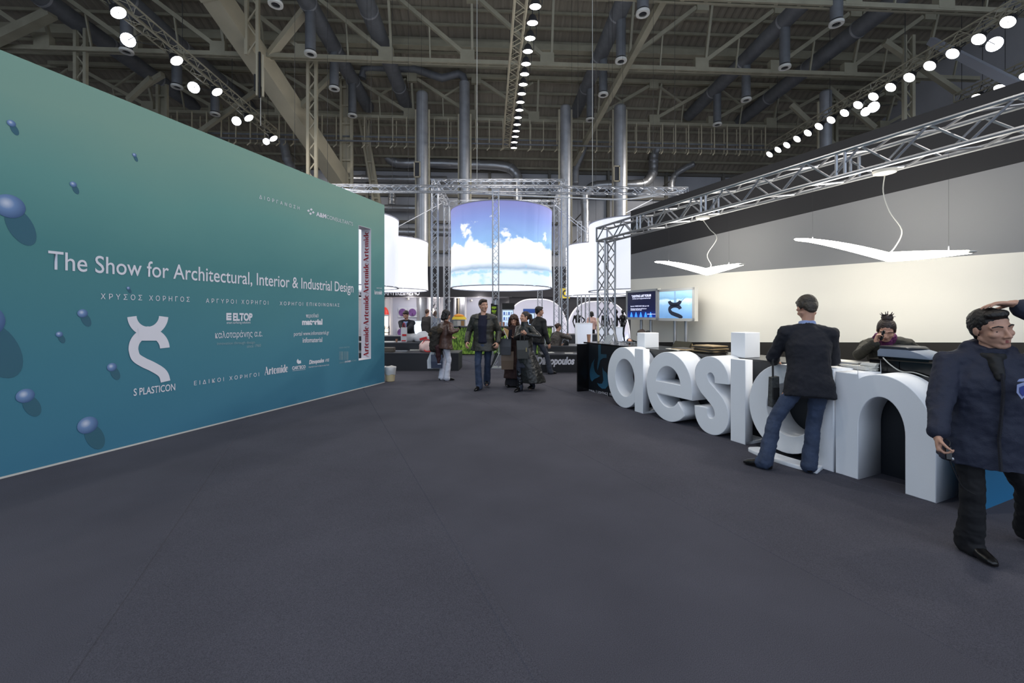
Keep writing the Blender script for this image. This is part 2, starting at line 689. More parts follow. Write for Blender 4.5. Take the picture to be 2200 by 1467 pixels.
big_beam('raking_beam', 'pale grey beam slanting down behind the right lamp row', pix(2000, 88, 20.5), pix(2212, 196, 16.6), 0.26, 0.3, mat('pale_beam', (150, 152, 160), 0.6), False)
big_beam('raking_beam', 'dark beam rising above the near end of the teal wall', pix(-60, 110, 20.5), pix(112, 28, 20.0), 0.4, 0.4, M_steelpaint, False)
big_beam('raking_beam', 'short cream brace rising right from the broad box beam', pix(562, 142, 22), pix(668, 8, 20.4), 0.34, 0.3, M_tansteel, False)
for (x0, y0, x1, y1, Y) in [(300, 190, 350, 160, 24), (275, 215, 325, 168, 24), (420, 290, 560, 190, 27), (640, 235, 725, 150, 24), (2060, 200, 1900, 90, 22), (1780, 190, 1880, 275, 26), (1700, 225, 1790, 310, 27)]:
    big_beam('roof_brace', 'cream roof brace %s' % {300: 'above the teal wall, upper of a parallel pair', 275: 'above the teal wall, lower of a parallel pair', 420: 'crossing behind the left lamp row',
             640: 'beside the lattice column left of the centre', 2060: 'crossing behind the right lamp row', 1780: 'falling right from the round duct', 1700: 'falling right below the round duct'}[x0],
             pix(x0, y0, Y), pix(x1, y1, Y - 0.5), 0.22, 0.26, M_steelpaint, False, 'brace')

# ---- lattice and ladder columns
def lattice_column(label, px0, px1, ytop, ybot, Y, style='zigzag', m=M_tansteel, lean=0, pitch=None):
    pb0, pb1 = pix(px0 + lean, ybot, Y), pix(px1 + lean, ybot, Y)
    pt0, pt1 = pix(px0, ytop, Y), pix(px1, ytop, Y)
    t = thing('lattice_column', label, 'column', (pb0 + pb1) / 2)
    wdt = (pt1 - pt0).length
    for a, b in ((pb0, pt0), (pb1, pt1)):
        mb = MB(); mb.beam(a, b, 0.15, 0.15, up=(0, 1, 0)); mb.build('chord', m, t)
    L = (pt0 - pb0).length
    pitch = pitch or wdt * 1.25
    n = max(2, int(L / pitch))
    for k in range(n):
        q = lambda A, B, s: A + (B - A) * s
        mb = MB()
        if style == 'zigzag':
            s0, s1 = k / n, (k + 1) / n
            a, b = (q(pb0, pt0, s0), q(pb1, pt1, s1)) if k % 2 == 0 else (q(pb1, pt1, s0), q(pb0, pt0, s1))
            mb.beam(a, b, 0.05, 0.06); mb.build('lacing', m, t)
        else:
            s = (k + 0.5) / n
            mb.beam(q(pb0, pt0, s), q(pb1, pt1, s), 0.08, 0.12); mb.build('rung', m, t)
    if style != 'zigzag':
        mb = MB(); mb.hexa([pb0 + V(0, .12, 0), pb1 + V(0, .12, 0), pb1 + V(0, .16, 0), pb0 + V(0, .16, 0)], [pt0 + V(0, .12, 0), pt1 + V(0, .12, 0), pt1 + V(0, .16, 0), pt0 + V(0, .16, 0)])
        mb.build('back_plate', m, t)
    return t
lattice_column('cream lattice column rising behind the near end of the teal wall', 163, 184, 62, 500, 21.2, m=M_steelpaint)
lattice_column('cream lattice column above the broad box beam', 530, 554, -20, 118, 20.4)
lattice_column('cream lattice column right of the broad box beam', 662, 679, 128, 500, 23.0)
lattice_column('cream ladder column at the foot of the broad box beam', 733, 756, 168, 520, 28.0, 'ladder', pitch=1.15)
lattice_column('leaning ladder column left of the tall left duct', 771, 784, 250, 445, 30.5, 'ladder', lean=34, pitch=1.3)
lattice_column('ladder column just above the edge of the teal wall', 339, 358, 182, 420, 25.5, 'ladder', M_steelpaint, pitch=1.2)
lattice_column('cream lattice column behind the right lamp row', 1943, 1961, 76, 420, 21.5, m=M_steelpaint)
lattice_column('ladder column beside the duct behind the striped wall', 1784, 1797, 196, 420, 27.5, 'ladder', M_steelpaint, pitch=1.2)

# ---- cable tray hung from the third truss: two rails on rods
ct = thing('cable_tray', 'cable tray of two thin rails hung on hooked rods across the hall', 'cable tray', HP(0, 28.6, 13.3))
for dz, db in ((-1.28, 0), (-1.75, -0.45)):
    mb = MB(); mb.beam(HP(-22, 28.6 + db, 14.4 + dz), HP(19.4, 28.6 + db, 14.4 + dz), 0.05, 0.09); mb.build('rail', M_ductdark, ct)
rod = None
for k in range(46):
    a = -21.5 + k * 0.9
    if rod is None:
        mb = MB()
        mb.beam(V(0, 0, 0), V(0, 0, -1.9), 0.06, 0.06)
        mb.beam(V(0, 0, -1.88), V(-0.16, -0.1, -2.1), 0.06, 0.06)
        me = mb.mesh('rod'); me.materials.append(M_tansteel); rod = True
    for j, (db, dz) in enumerate(((-0.1, 0), (0.5, 0.28))):
        if j and k % 2 == 0 and a < 6:
            continue
        o = bpy.data.objects.new('rod', me); COL.objects.link(o); o.parent = ct
        o.location = HP(a + 0.12 * j, 28.6 + db, 14.42) - ct.location
        if j:
            o.scale = (0.8, 0.8, 0.86)

# ---- upright ducts
def tall_duct(label, px, ytop, Y, r, elbow=None, grille=None):
    p = pix(px, ytop, Y)
    t = thing('upright_duct', label, 'duct', V(p.x, p.y, 0))
    mb = MB()
    prof = []
    z = 0.0
    k = 0
    while z < p.z:
        prof.append((r * (1.0 if k % 2 == 0 else 0.985), z)); z += 0.09; k += 1
    prof.append((r, p.z))
    if elbow is None:
        for q in range(1, 6):
            an = q * math.pi / 10
            prof.append((r * math.cos(an) + 0.001, p.z + r * 0.6 * math.sin(an)))
    mb.lathe(V(p.x, p.y, 0), prof, 20)
    mb.build('pipe', M_duct, t, smooth=True)
    if elbow:
        mb = MB(); mb.path([V(p.x, p.y, p.z - 0.2), V(p.x, p.y, p.z + 0.1), V(p.x - 0.1, p.y, p.z + 0.42), V(p.x - 0.4, p.y, p.z + 0.58)] + [pix(x, y, Y) for x, y in elbow], r * 0.72, 14)
        mb.build('elbow_pipe', M_ductdark, t, smooth=True)
    for s in (-1, 1):
        mb = MB(); mb.beam(V(p.x + s * (r + 0.06), p.y + 0.1, 0), V(p.x + s * (r + 0.06), p.y + 0.1, 14.4), 0.09, 0.09); mb.build('guide_rail', M_tansteel, t)
    if grille:
        c = pix(grille[0], grille[1], Y - r - 0.02)
        mb = MB()
        for s in (-1, 1):
            mb.box(c + V(s * 0.17, 0, 0), 0.06, 0.06, 0.95); mb.box(c + V(0, 0, s * 0.46), 0.40, 0.06, 0.06)
        g = mb.build('grille_frame', M_tansteel, t)
        mb = MB(); mb.box(c + V(0, 0.03, 0), 0.34, 0.03, 0.9)
        mb.build('grille', M_darkgrey, t)
    return t
tall_duct('tall metal duct left of the sky drum, with a grille on its side', 907, 203, 27.0, 0.36, None, (896, 364))
tall_duct('tall metal duct behind the sky drum, bending left at its top', 998, 178, 27.6, 0.33, [(950, 168), (925, 160), (893, 148), (800, 146), (782, 150), (778, 168)])
tall_duct('tall metal duct right of the central lamps', 1215, 232, 27.0, 0.33)
tall_duct('tall metal duct right of the sky drum, with a grille on its front', 1332, 232, 27.0, 0.37, None, (1325, 373))
tall_duct('dark upright duct behind the striped wall', 1774, 200, 26.0, 0.32)

# ---- foil ducts on the back wall
def foil(label, pts, r, Y=32.5, m=M_foil):
    Y += 1.6
    P3 = [pix(x, y, Y + 0 * i) for i, (x, y) in enumerate(pts)]
    q = catmull([tuple(p) for p in P3], 6)
    rs = [r * (1 + 0.05 * math.sin(i * 1.9) + 0.03 * rnd.uniform(-1, 1)) for i in range(len(q))]
    t = thing('foil_duct', label, 'duct', P3[0])
    mb = MB(); mb.path(q, rs, 14); mb.build('hose', m, t, smooth='all')
    mb = MB()
    for i in range(4, len(q) - 1, 7):
        a = Vector(q[i]); b = Vector(q[i + 1])
        d = (b - a).normalized() * 0.05
        mb.tube(a - d, a + d, r * 1.09, n=14)
    o = mb.build('clamp_bands', M_duct, t, smooth=True); o['kind'] = 'stuff'
    for i in (len(q) // 3, 2 * len(q) // 3):
        c = Vector(q[i]); mb = MB(); mb.beam(c, c + HA * (35.31 - c.dot(HA)), 0.06, 0.06); mb.build('wall_bracket', M_walldark, t)
foil('wrinkled foil duct bending right behind the tall left ducts', [(816, 250), (822, 295), (830, 330), (852, 349), (905, 350), (1000, 353), (1078, 357), (1104, 368), (1113, 392), (1113, 470)], 0.38)
foil('wrinkled foil duct rising right of the tall right duct', [(1428, 300), (1406, 330), (1404, 350), (1402, 372), (1386, 393), (1350, 397), (1290, 398), (1266, 406), (1255, 425)], 0.36)
foil('short kinked foil duct left of the striped wall', [(1490, 352), (1470, 362), (1452, 374), (1445, 390), (1445, 412)], 0.22)
foil('horizontal foil duct left of the tall left duct', [(745, 383), (800, 384), (860, 385), (960, 386)], 0.28)
foil('lower horizontal foil duct behind the white drums', [(800, 446), (860, 447), (930, 448)], 0.26)
foil('lowest foil duct behind the left truss tower', [(852, 498), (900, 499), (990, 500)], 0.3, 31)
foil('vertical foil duct right of the sky drum frame', [(1255, 415), (1257, 450), (1257, 500), (1257, 570)], 0.3, 30)
foil('dark foil duct hanging above the far end of the left lamps', [(606, 300), (612, 320), (618, 345), (632, 372)], 0.3, 30, M_duct)
foil('stub of foil duct under the horizontal left ducts', [(842, 414), (842, 425), (842, 440)], 0.28)
foil('dark foil duct behind the tall duct right of the lamps', [(1258, 300), (1250, 330), (1238, 360), (1236, 395)], 0.26, 32, M_duct)

# ---- long ducts under the roof, and the drops hanging from them
def long_duct(label, p, q, r=0.4):
    t = thing('roof_duct', label, 'duct', p)
    mb = MB(); mb.tube(p, q, r, n=18); mb.build('pipe', M_ductdark, t, smooth=True)
    d = Vector(q) - Vector(p)
    n = int(d.length / 3.1)
    for k in range(1, n):
        c = Vector(p) + d * (k / n)
        e = d.normalized() * 0.05
        mb = MB(); mb.tube(c - e, c + e, r * 1.05, n=18); mb.build('joint_ring', M_duct, t, smooth=True)
ZD = CH + 12.2
def drop_pos(px, py):
    return pix(px, py, 925.0 * 12.2 / (CY - py))
def along(p, b):
    """point on the line through p parallel to the hall, at hall depth b"""
    return p + HA * (b - p.dot(HA))
drops = {'left': [(592, 8), (667, 115), (718, 190), (757, 248)], 'far left': [(272, 110), (380, 186), (462, 245)],
         'central': [(1381, 28), (1334, 130), (1296, 203), (1268, 257)], 'right': [(1797, 50), (1686, 144), (1603, 214), (1541, 267)]}
proto = None
for key, lst in drops.items():
    for i, (px, py) in enumerate(lst):
        p = drop_pos(px, py)
        if proto is None:
            t = thing('drop_duct', '', 'duct', p, 'ducts hanging from the roof ducts')
            mb = MB()
            prof = []
            for k in range(34):
                prof.append((0.235 * (1 if k % 2 == 0 else 0.97), 0.12 + k * 0.06))
            mb.lathe(p, prof, 16); mb.build('pipe', M_ductdark, t, smooth=True)
            mb = MB(); mb.lathe(p, [(0.16, -0.06), (0.27, -0.06), (0.28, 0.0), (0.27, 0.05), (0.235, 0.06), (0.16, 0.02)], 20, cap=False)
            mb.build('diffuser_ring', M_offwhite, t, smooth=True)
            mb = MB(); mb.lathe(p, [(0.001, 0.0), (0.16, 0.0), (0.16, 0.02), (0.001, 0.02)], 16); mb.lathe(p, [(0.001, -0.03), (0.07, -0.03), (0.07, 0.0), (0.001, 0.0)], 12)
            mb.build('diffuser_core', M_darkgrey, t)
            proto = t
        else:
            t = copy_tree(proto); t.location = p
        t['label'] = 'spiral drop duct with white diffuser ring, %s of the %s row' % (ORD[i], key)
    p = drop_pos(*lst[0])
    c = V(p.x, p.y, ZD + 2.25)
    long_duct('long grey roof duct above the %s row of drops' % key, along(c, 7), along(c, 30.5))
for px, py, lab in ((1846, 61, 'bare grey roof duct beside the right drops'), (330, 50, 'bare grey roof duct above the left lamp row'), (115, 12, 'bare grey roof duct above the near teal wall'), (800, 40, 'bare grey roof duct left of the central lamps')):
    c = pix(px, py, 925.0 * 14.4 / (CY - py))
    long_duct(lab, along(c, 7), along(c, 31), 0.42)

# ---- lamp trusses with floodlights
def box_truss(t, p0, p1, sz, r, m, pitch=None, up=(0, 0, 1), single=False, sides='all'):
    """four chords and zigzag bracing; p0-p1 is the axis. single=True: every brace its own object"""
    p0, p1 = Vector(p0), Vector(p1)
    d = (p1 - p0).normalized()
    up = Vector(up)
    s = d.cross(up).normalized() * sz / 2
    u = s.cross(d).normalized() * sz / 2
    cor = [-s - u, s - u, s + u, -s + u]
    for c in cor:
        mb = MB(); mb.tube(p0 + c, p1 + c, r, n=8); mb.build('chord', m, t, smooth=True)
    L = (p1 - p0).length
    n = max(2, int(L / (pitch or sz)))
    allb = MB()
    for k in range(4):
        a, b = cor[k], cor[(k + 1) % 4]
        for i in range(n):
            x, y = p0 + d * (L * i / n), p0 + d * (L * (i + 1) / n)
            q0, q1 = (x + a, y + b) if i % 2 == 0 else (x + b, y + a)
            if single:
                mb = MB(); mb.tube(q0, q1, r * 0.55, n=5); mb.build('brace', m, t, smooth=True)
            else:
                allb.tube(q0, q1, r * 0.5, n=4)
    for e in (p0, p1):
        for k in range(4):
            (allb).tube(e + cor[k], e + cor[(k + 1) % 4], r * 0.8, n=5)
    o = allb.build('bracing', m, t); o['kind'] = 'stuff'
    return t

M_lens = mat('lamp_lens', (255, 253, 246), 0.3, emit=14.0, ecol=(1, 0.97, 0.92, 1))
M_lensblue = mat('lamp_lens_cool', (235, 240, 255), 0.3, emit=14.0, ecol=(0.86, 0.91, 1, 1))
def flood_proto(name, r, lensm, deep):
    t = thing(name, '', 'floodlight', (0, 0, 0))
    mb = MB(); mb.lathe((0, 0, 0), [(r * 0.35, deep), (r * 0.6, deep * 0.8), (r * 1.02, 0.02), (r * 1.05, 0.0), (r * 0.98, 0.0)], 18, cap=False)
    mb.lathe((0, 0, 0), [(0.001, deep), (r * 0.35, deep)], 18, cap=False)
    mb.build('housing', M_darkgrey, t, smooth=True)
    mb = MB(); mb.lathe((0, 0, 0), [(0.001, 0.012), (r * 0.97, 0.012)], 20, cap=False); mb.build('lens', lensm, t)
    mb = MB(); mb.path([V(-r * 1.15, 0, 0.08), V(-r * 1.15, 0, deep + 0.15), V(0, 0, deep + 0.26), V(r * 1.15, 0, deep + 0.15), V(r * 1.15, 0, 0.08)], 0.014, 6); mb.build('yoke', M_darkgrey, t)
    return t
fp = {'warm': flood_proto('floodlight', 0.2, M_lens, 0.28), 'cool': flood_proto('floodlight', 0.27, M_lensblue, 0.34)}
used = set()
def flood(p, aim, kind, label, group, power=0, sc=1.0, hang=None):
    if kind not in used:
        t = fp[kind]; used.add(kind)
    else:
        t = copy_tree(fp[kind])
    t.location = p
    t.rotation_mode = 'QUATERNION'
    t.rotation_quaternion = Vector(aim).to_track_quat('-Z', 'Y')
    t.scale = (sc, sc, sc)
    t['label'] = label
    t['group'] = group
    mb = MB(); mb.tube(V(0, 0, 0), Vector(aim).normalized() * -.3 * sc + V(0, 0, .35) if hang is None else Vector(hang) - Vector(p), .015, n=5)
    me = mb.mesh('rod'); me.materials.append(M_darkgrey); o = bpy.data.objects.new('hanging_rod', me); COL.objects.link(o); o.parent = t
    o.matrix_parent_inverse = Matrix.LocRotScale(None, t.rotation_quaternion, t.scale).inverted()
    if power:
        lamp('flood_or_fill_beam', 'SPOT', Vector(p) + Vector(aim).normalized() * 0.1, power, (1.0, 0.95, 0.88) if kind == 'warm' else (0.85, 0.92, 1.0), None, 0.2, 2.0, 0.8, aim)
    return t
HL = 10.5
def lp(px, py, h=HL):
    return pix(px, py, F * h / (CY - py))
crow = [(1150, 15), (1144, 50), (1139, 83), (1134, 111), (1130, 138), (1127, 160), (1124, 182), (1121, 202), (1118, 220), (1116, 237), (1113, 253), (1111, 268), (1109, 282), (1107, 294), (1105, 306), (1104, 318)]
rrow = [(2165, 48), (2102, 85), (2046, 116), (1997, 142), (1953, 167), (1913, 188), (1876, 208), (1843, 226), (1814, 243), (1785, 258), (1759, 272), (1735, 286), (1712, 299), (1690, 312), (1671, 322), (1653, 332)]
lrow = [(255, 28), (380, 131), (467, 198), (535, 254), (588, 298)]
brow = [(2204, 165), (2148, 190), (2100, 210), (2056, 230)]
cool = [(2137, 95), (1877, 230), (1860, 240), (275, 86), (416, 188), (508, 260), (572, 304)]
for i, q in enumerate(crow):
    flood(lp(*q), (0, 0.12, -1), 'warm', 'round floodlight under the central lamp truss, %s from the entrance' % ORD[i], 'floodlights of the central row', SPOT_W if i % 3 == 0 else 0)
for i, q in enumerate(rrow):
    flood(lp(*q), (-0.72, 0.0, -0.7), 'warm', 'floodlight on the long right lamp truss, %s from the entrance' % ORD[i], 'floodlights of the right row', SPOT_W * 2.2 if i % 3 == 0 else 0, 1.15)
for i, q in enumerate(lrow):
    flood(lp(*q), (0.62, 0.0, -0.8), 'warm', 'narrow floodlight on the left lamp truss, %s from the entrance' % ORD[i], 'floodlights of the left row', SPOT_W if i % 2 == 0 else 0, 1.2)
for i, q in enumerate(brow):
    flood(lp(*q), (-0.62, 0.0, -0.8), 'warm', 'floodlight on the rear truss above the striped wall, %s from the entrance' % ORD[i], 'floodlights of the rear right row', 0, 1.15)
cl = ['single cool white floodlight hanging below the near right lamp row', 'larger cool white floodlight of the close pair below the right lamp row', 'smaller cool white floodlight of the close pair below the right lamp row',
      'nearest cool white floodlight below the left lamp truss', 'second cool white floodlight below the left lamp truss', 'third cool white floodlight below the left lamp truss', 'farthest cool white floodlight below the left lamp truss']
for i, q in enumerate(cool):
    p = lp(*q)
    row, off = (rrow, V(0.12, 0, 0.45)) if i < 3 else (lrow, V(-0.1, 0, 0.42))
    e0, e1 = lp(*row[0]) + off, lp(*row[-1]) + off
    hang = e0 + (e1 - e0) * min(.97, (p.y - e0.y) / (e1.y - e0.y))
    flood(p, (-p.x * 0.5, -p.y, -p.z * 0.8), 'cool', cl[i], 'cool floodlights', 0, [0.95, 0.95, 0.8, 0.9, 0.9, 0.85, 0.7][i], hang)

def lamp_truss(label, a, b, off, ext=0.9):
    p, q = lp(*a) + off, lp(*b) + off
    d = q - p
    p, q = p - d * 0.35, q + d * 0.02
    t = thing('lamp_truss', label, 'truss', p)
    box_truss(t, p, q, 0.42, 0.034, M_tansteel if 'central' in label else M_steelpaint, 0.42)
    for k in range(1, 5):
        c = p + (q - p) * k / 4.2
        mb = MB(); mb.tube(c + V(0, 0, 0.2), V(c.x, c.y, 17.2), 0.012, n=5); mb.build('hanger_wire', M_darkwire, t)
    return t
lamp_truss('central lamp truss carrying a straight row of round floodlights', crow[0], crow[-1], V(-0.48, 0, 0.35))
lamp_truss('long right lamp truss above the striped wall', rrow[0], rrow[-1], V(0.12, 0, 0.45))
lamp_truss('left lamp truss above the teal wall', lrow[0], lrow[-1], V(-0.1, 0, 0.42))
lamp_truss('short rear lamp truss just above the striped wall', brow[0], brow[-1], V(0.1, 0, 0.45))
# bundle of hoists hanging beside the broad beam
t = thing('hoist_bundle', 'bundle of hoist tubes and cables hanging beside the broad box beam', 'hoist', pix(556, 210, 19))
for k, (x, y0, y1) in enumerate(((552, 112, 205), (558, 112, 210), (565, 118, 208), (548, 160, 195))):
    mb = MB(); mb.tube(pix(x, y0, 19), pix(x, y1, 19), 0.05, n=8); mb.build('tube', M_tansteel if k % 2 == 0 else M_darkwire, t)
mb = MB(); mb.tube(pix(560, 210, 19), pix(560, 270, 19), 0.015, n=5); mb.build('cable', M_wire, t)
for a in (-12, -0.4, 13):
    lamp('flood_or_fill_beam', 'SPOT', HP(a, 30.3, 12.2), SPOT_W * 0.55, (1.0, 0.95, 0.88), None, 0.2, 1.9, 0.8, (0, 0.75, -0.65))  # added spots without fixtures, only to brighten the back wall
# three more light pools nearer the entrance, from the same lamp rows overhead
for b in (3.0, 9.0):
    for a in (-7, 0, 9):
        lamp('flood_or_fill_beam', 'SPOT', HP(a, b, 12.0), SPOT_W * 0.7, (1.0, 0.95, 0.88), None, 0.2, 2.0, 0.8, (0, 0, -1))
# ================================================================== teal printed wall on the left
LD, LM, LO = (0.315, 0.949), (0.949, -0.315), -5.675
LW = Plane(LD, LM, LO)
LH = 3.92
M_teal = ramp_mat('teal_print', [(0.0, (56, 116, 146)), (0.3, (62, 124, 142)), (0.62, (74, 132, 134)), (0.8, (98, 150, 144)), (1.0, (124, 160, 146))], 2, 0.0, 3.95, 0.75, noise=0.55, nscale=0.7)  # printed gradient, with part of the wall's lighting put into its colours
M_reveal = mat('white_reveal', (214, 212, 218), 0.6)
wl = struct('wall_left')
TH = 0.234
t0s, zb0 = LW.at(770.3, 774); t1s, zb1 = LW.at(797, 771)
_, zt0 = LW.at(770.3, 483.6)
tN, tF = -1.0, LW.at(826, 700)[0]
def wallbox(t0, t1, z0, z1, m, name, parent, o0=-TH, o1=0.0):
    mb = MB()
    mb.hexa([LW.P(t0, z0, o1), LW.P(t1, z0, o1), LW.P(t1, z0, o0), LW.P(t0, z0, o0)][::-1], [LW.P(t0, z1, o1), LW.P(t1, z1, o1), LW.P(t1, z1, o0), LW.P(t0, z1, o0)][::-1])
    return mb.build(name, m, parent)
zs0, zs1 = 0.5 * (zb0 + zb1), zt0
mb = MB()
for (a, b, c, d) in ((tN, t0s, 0.018, LH), (t1s, tF, 0.018, LH), (t0s, t1s, 0.018, zs0), (t0s, t1s, zs1, LH)):
    mb.hexa([LW.P(a, c, 0), LW.P(b, c, 0), LW.P(b, c, -TH), LW.P(a, c, -TH)][::-1], [LW.P(a, d, 0), LW.P(b, d, 0), LW.P(b, d, -TH), LW.P(a, d, -TH)][::-1])
mb.build('printed_panel', M_teal, wl)
wallbox(tN, tF, 0.0, 0.017, M_offwhite, 'base_strip', wl, -TH, 0.006)
# lining of the slot window
for (a, b, c, d) in ((t0s, t0s + 0.006, zs0, zs1), (t1s - 0.006, t1s, zs0, zs1), (t0s, t1s, zs0, zs0 + 0.006), (t0s, t1s, zs1 - 0.006, zs1)):
    wallbox(a, b, c, d, M_reveal, 'slot_lining', wl, -TH - 0.004, 0.002)

def wtext(body, px0, py0, px1, py1, cap_px, m=None, **k):
    t, z = LW.at(px0, py0)
    _, z2 = LW.at(px0, py0 - cap_px)
    return plane_text(LW, body, px0, py0, px1, py1, z2 - z, m or M_print, wl, **k)
wtext('The Show for Architectural, Interior & Industrial Design', 103, 577.5, 759, 628.2, 39.5, bold=0.006)
wtext('ΧΡΥΣΟΣ ΧΟΡΗΓΟΣ', 216, 642.3, 407, 648.2, 11.6, spacing=1.7)
wtext('ΑΡΓΥΡΟΙ ΧΟΡΗΓΟΙ', 442, 650.4, 576, 654.4, 9.0, spacing=1.7)
wtext('ΧΟΡΗΓΟΙ ΕΠΙΚΟΙΝΩΝΙΑΣ', 600.6, 655.4, 728.8, 658.6, 7.4, spacing=1.5)
wtext('ΔΙΟΡΓΑΝΩΣΗ', 556.7, 426.2, 643.3, 450.8, 7.4, spacing=1.9)
wtext('ΕΙΔΙΚΟΙ ΧΟΡΗΓΟΙ', 416.5, 827.6, 556.3, 807.8, 8.6, spacing=1.7)
wtext('A&M', 679, 463.7, 700.3, 469.2, 9.0, bold=0.03)
wtext('CONSULTANTS', 701.6, 469.6, 757.8, 485.4, 8.2, bold=-0.008)
wtext('ELTOP', 500.2, 688.3, 542, 688.1, 15.2, bold=0.045)
wtext('smart surfacing solutions', 486.6, 695.4, 537.7, 694.6, 5.0)
wtext('καλοταράνης α.ε.', 462, 726.7, 563.3, 722.3, 14.2)
wtext('innovation through design', 466, 740.8, 547, 737.7, 6.0, M_print2)
wtext('since 1960', 530, 747.0, 560, 744.6, 6.4, M_print2)
wtext('περιοδικό', 657, 682.1, 684, 681.5, 8.2)
wtext('material', 648.6, 697.4, 692.3, 696.6, 11.6, bold=0.05)
wtext('portal www.infomaterial.gr', 631, 721.4, 706.7, 717.7, 8.6)
wtext('infomaterial', 650, 736.0, 692, 734.3, 10.6, bold=0.01)
wtext('CARTECO', 627.3, 794, 656, 790.8, 6.6, bold=0.035)
wtext('Dimopoulos', 663.7, 782, 696, 777.5, 8.2, bold=0.04, shear=0.2)
wtext('ΑΒΕΕ', 698, 777.2, 707, 776, 5.4, bold=0.02, shear=0.2)
wtext('Ειδικοί Κατασκευαστές Επαγγελματικοί Χώροι', 663, 790, 706.7, 784.7, 2.8)
wtext('DESIGN DIRECTOR', 728.4, 748.6, 750.5, 746.6, 2.8, M_print2)
wtext('ΟΜΙΛΟΣ', 729, 781, 740, 779.2, 3.0, M_print2)
wtext('SYNTHESIS', 740.5, 779.1, 753, 777.1, 3.4, bold=0.03)
wtext('ΚΑΡΥΩΤΑΚΗΣ', 753.5, 777, 765.6, 775, 3.0, M_print2)
wtext('S PLASTICON', 286.7, 850.2, 376, 837.8, 15.2, bold=0.012)
wtext('ΧΟΡΗΓΟΣ ΦΩΣ', 808.5, 620.2, 820.5, 620.6, 2.6)

def wshape(loops_px, m, name, out=0.004, smooth=False):
    """filled outline given as points seen in the photograph, laid on the wall plane"""
    me = fill2d([[LW.at(x, y) for x, y in lp] for lp in loops_px])
    map_mesh(me, lambda x, y, z: LW.P(x, y, out))
    return link(name, me, m, wl)
def c1(pts):
    return [(x / 2.574, 380 + y / 2.574) for x, y in pts]
# S emblem
up = arc(816, 766, 88, 88, 176, 4, 26)                 # horns, opening upwards
wshape([c1(ribbon(up, 52))], M_print, 'emblem')
low = arc(823, 950, 87, 87, -3, -180, 26) + [tuple(q) for q in catmull([(736, 955), (750, 997), (793, 1026), (836, 1046), (884, 1074), (905, 1098), (914, 1131)], 6)]
wshape([c1(ribbon(low, 54))], M_print, 'emblem', 0.0052)
wshape([c1([(760, 836), (816, 826), (872, 836), (866, 905), (770, 905)])], M_print, 'emblem', 0.0064)
# diamond of four squares beside A&M
for ox, oy in ((-5.6, -1.8), (0.9, -4.4), (-0.9, 4.6), (5.4, 1.8)):
    cx, cy = 667.6 + ox * 0.93, 454.4 + oy
    wshape([[(cx - 3.0, cy - 0.6), (cx + 0.4, cy - 2.7), (cx + 2.9, cy + 0.8), (cx - 0.6, cy + 2.8)]], M_print, 'emblem_square')
# barred square beside ELTOP
for y0, y1 in ((672.2, 676.6), (678.4, 682.0), (683.4, 687.9)):
    wshape([[(485.8, y0), (496.8, y0), (496.8, y1), (485.8, y1)]], M_print, 'emblem_bar')
wshape([[(485.8, 675), (489, 675), (489, 684), (485.8, 684)]], M_print, 'emblem_bar', 0.0037)
# small emblem above CARTECO
wshape([[(637, 775), (639.5, 770.5), (641.5, 774.5), (646, 774), (646.6, 780), (640.5, 781.8), (637.6, 779)]], M_print, 'emblem')
wshape([[(628, 796.2), (656, 793), (656, 793.6), (628, 796.8)]], M_print, 'emblem_line')
# barcode
for x in (729.0, 731.4, 733.2, 734.6, 736.2, 739.4, 741.2, 743.8, 745.6, 747.0):
    wshape([[(x, 754.8), (x + 0.75, 754.7), (x + 0.75, 772.9), (x, 773.3)]], M_print2, 'barcode_bar')

# high-contrast serif lettering: built letter by letter
def serif_word():
    """outline loops of the word, x-height 0.68, cap height 1"""
    out = []
    x = 0.0
    R = lambda a, b, c, d: out.append([(x + a, b), (x + c, b), (x + c, d), (x + a, d)])
    def poly(*p):
        out.append([(x + a, b) for a, b in p])
    # A
    poly((0.20, 1.0), (0.36, 1.0), (0.66, 0.0), (0.44, 0.0)); poly((0.02, 0), (0.07, 0), (0.30, 0.86), (0.26, 0.93)); R(0.14, 0.3, 0.44, 0.35); R(0, 0, 0.16, 0.03); x += 0.68
    # r
    R(0.03, 0, 0.21, 0.68); poly(*[(0.29 + a, 0.57 + b) for a, b in arc(0, 0, 0.09, 0.09, 0, 345, 12)]); R(0.21, 0.62, 0.3, 0.66); x += 0.40
    # t
    R(0.06, 0.04, 0.23, 0.82); R(0.0, 0.64, 0.32, 0.68); R(0.08, 0.0, 0.30, 0.05); x += 0.34
    def e():
        L = ribbon(arc(0.25, 0.34, 0.17, 0.31, 20, 320, 22), [0.03 + 0.14 * max(0, math.sin(math.pi * k / 22)) for k in range(23)])
        out.append([(x + a, b) for a, b in L]); R(0.12, 0.36, 0.44, 0.40)
    e(); x += 0.46
    # m
    for k in range(3):
        R(0.03 + k * 0.26, 0, 0.19 + k * 0.26, 0.66)
    R(0.1, 0.62, 0.7, 0.68); x += 0.76
    # i
    R(0.03, 0, 0.2, 0.68); out.append([(x + 0.115 + a, 0.87 + b) for a, b in arc(0, 0, 0.09, 0.09, 0, 345, 12)]); x += 0.25
    # d
    out.append([(x + a, b) for a, b in ribbon(arc(0.23, 0.33, 0.15, 0.3, 60, 300, 20), [0.03 + 0.15 * max(0, math.sin(math.pi * k / 20)) for k in range(21)])])
    R(0.3, 0, 0.47, 1.0); x += 0.5
    e(); x += 0.46
    return out, x
SW, SWL = serif_word()
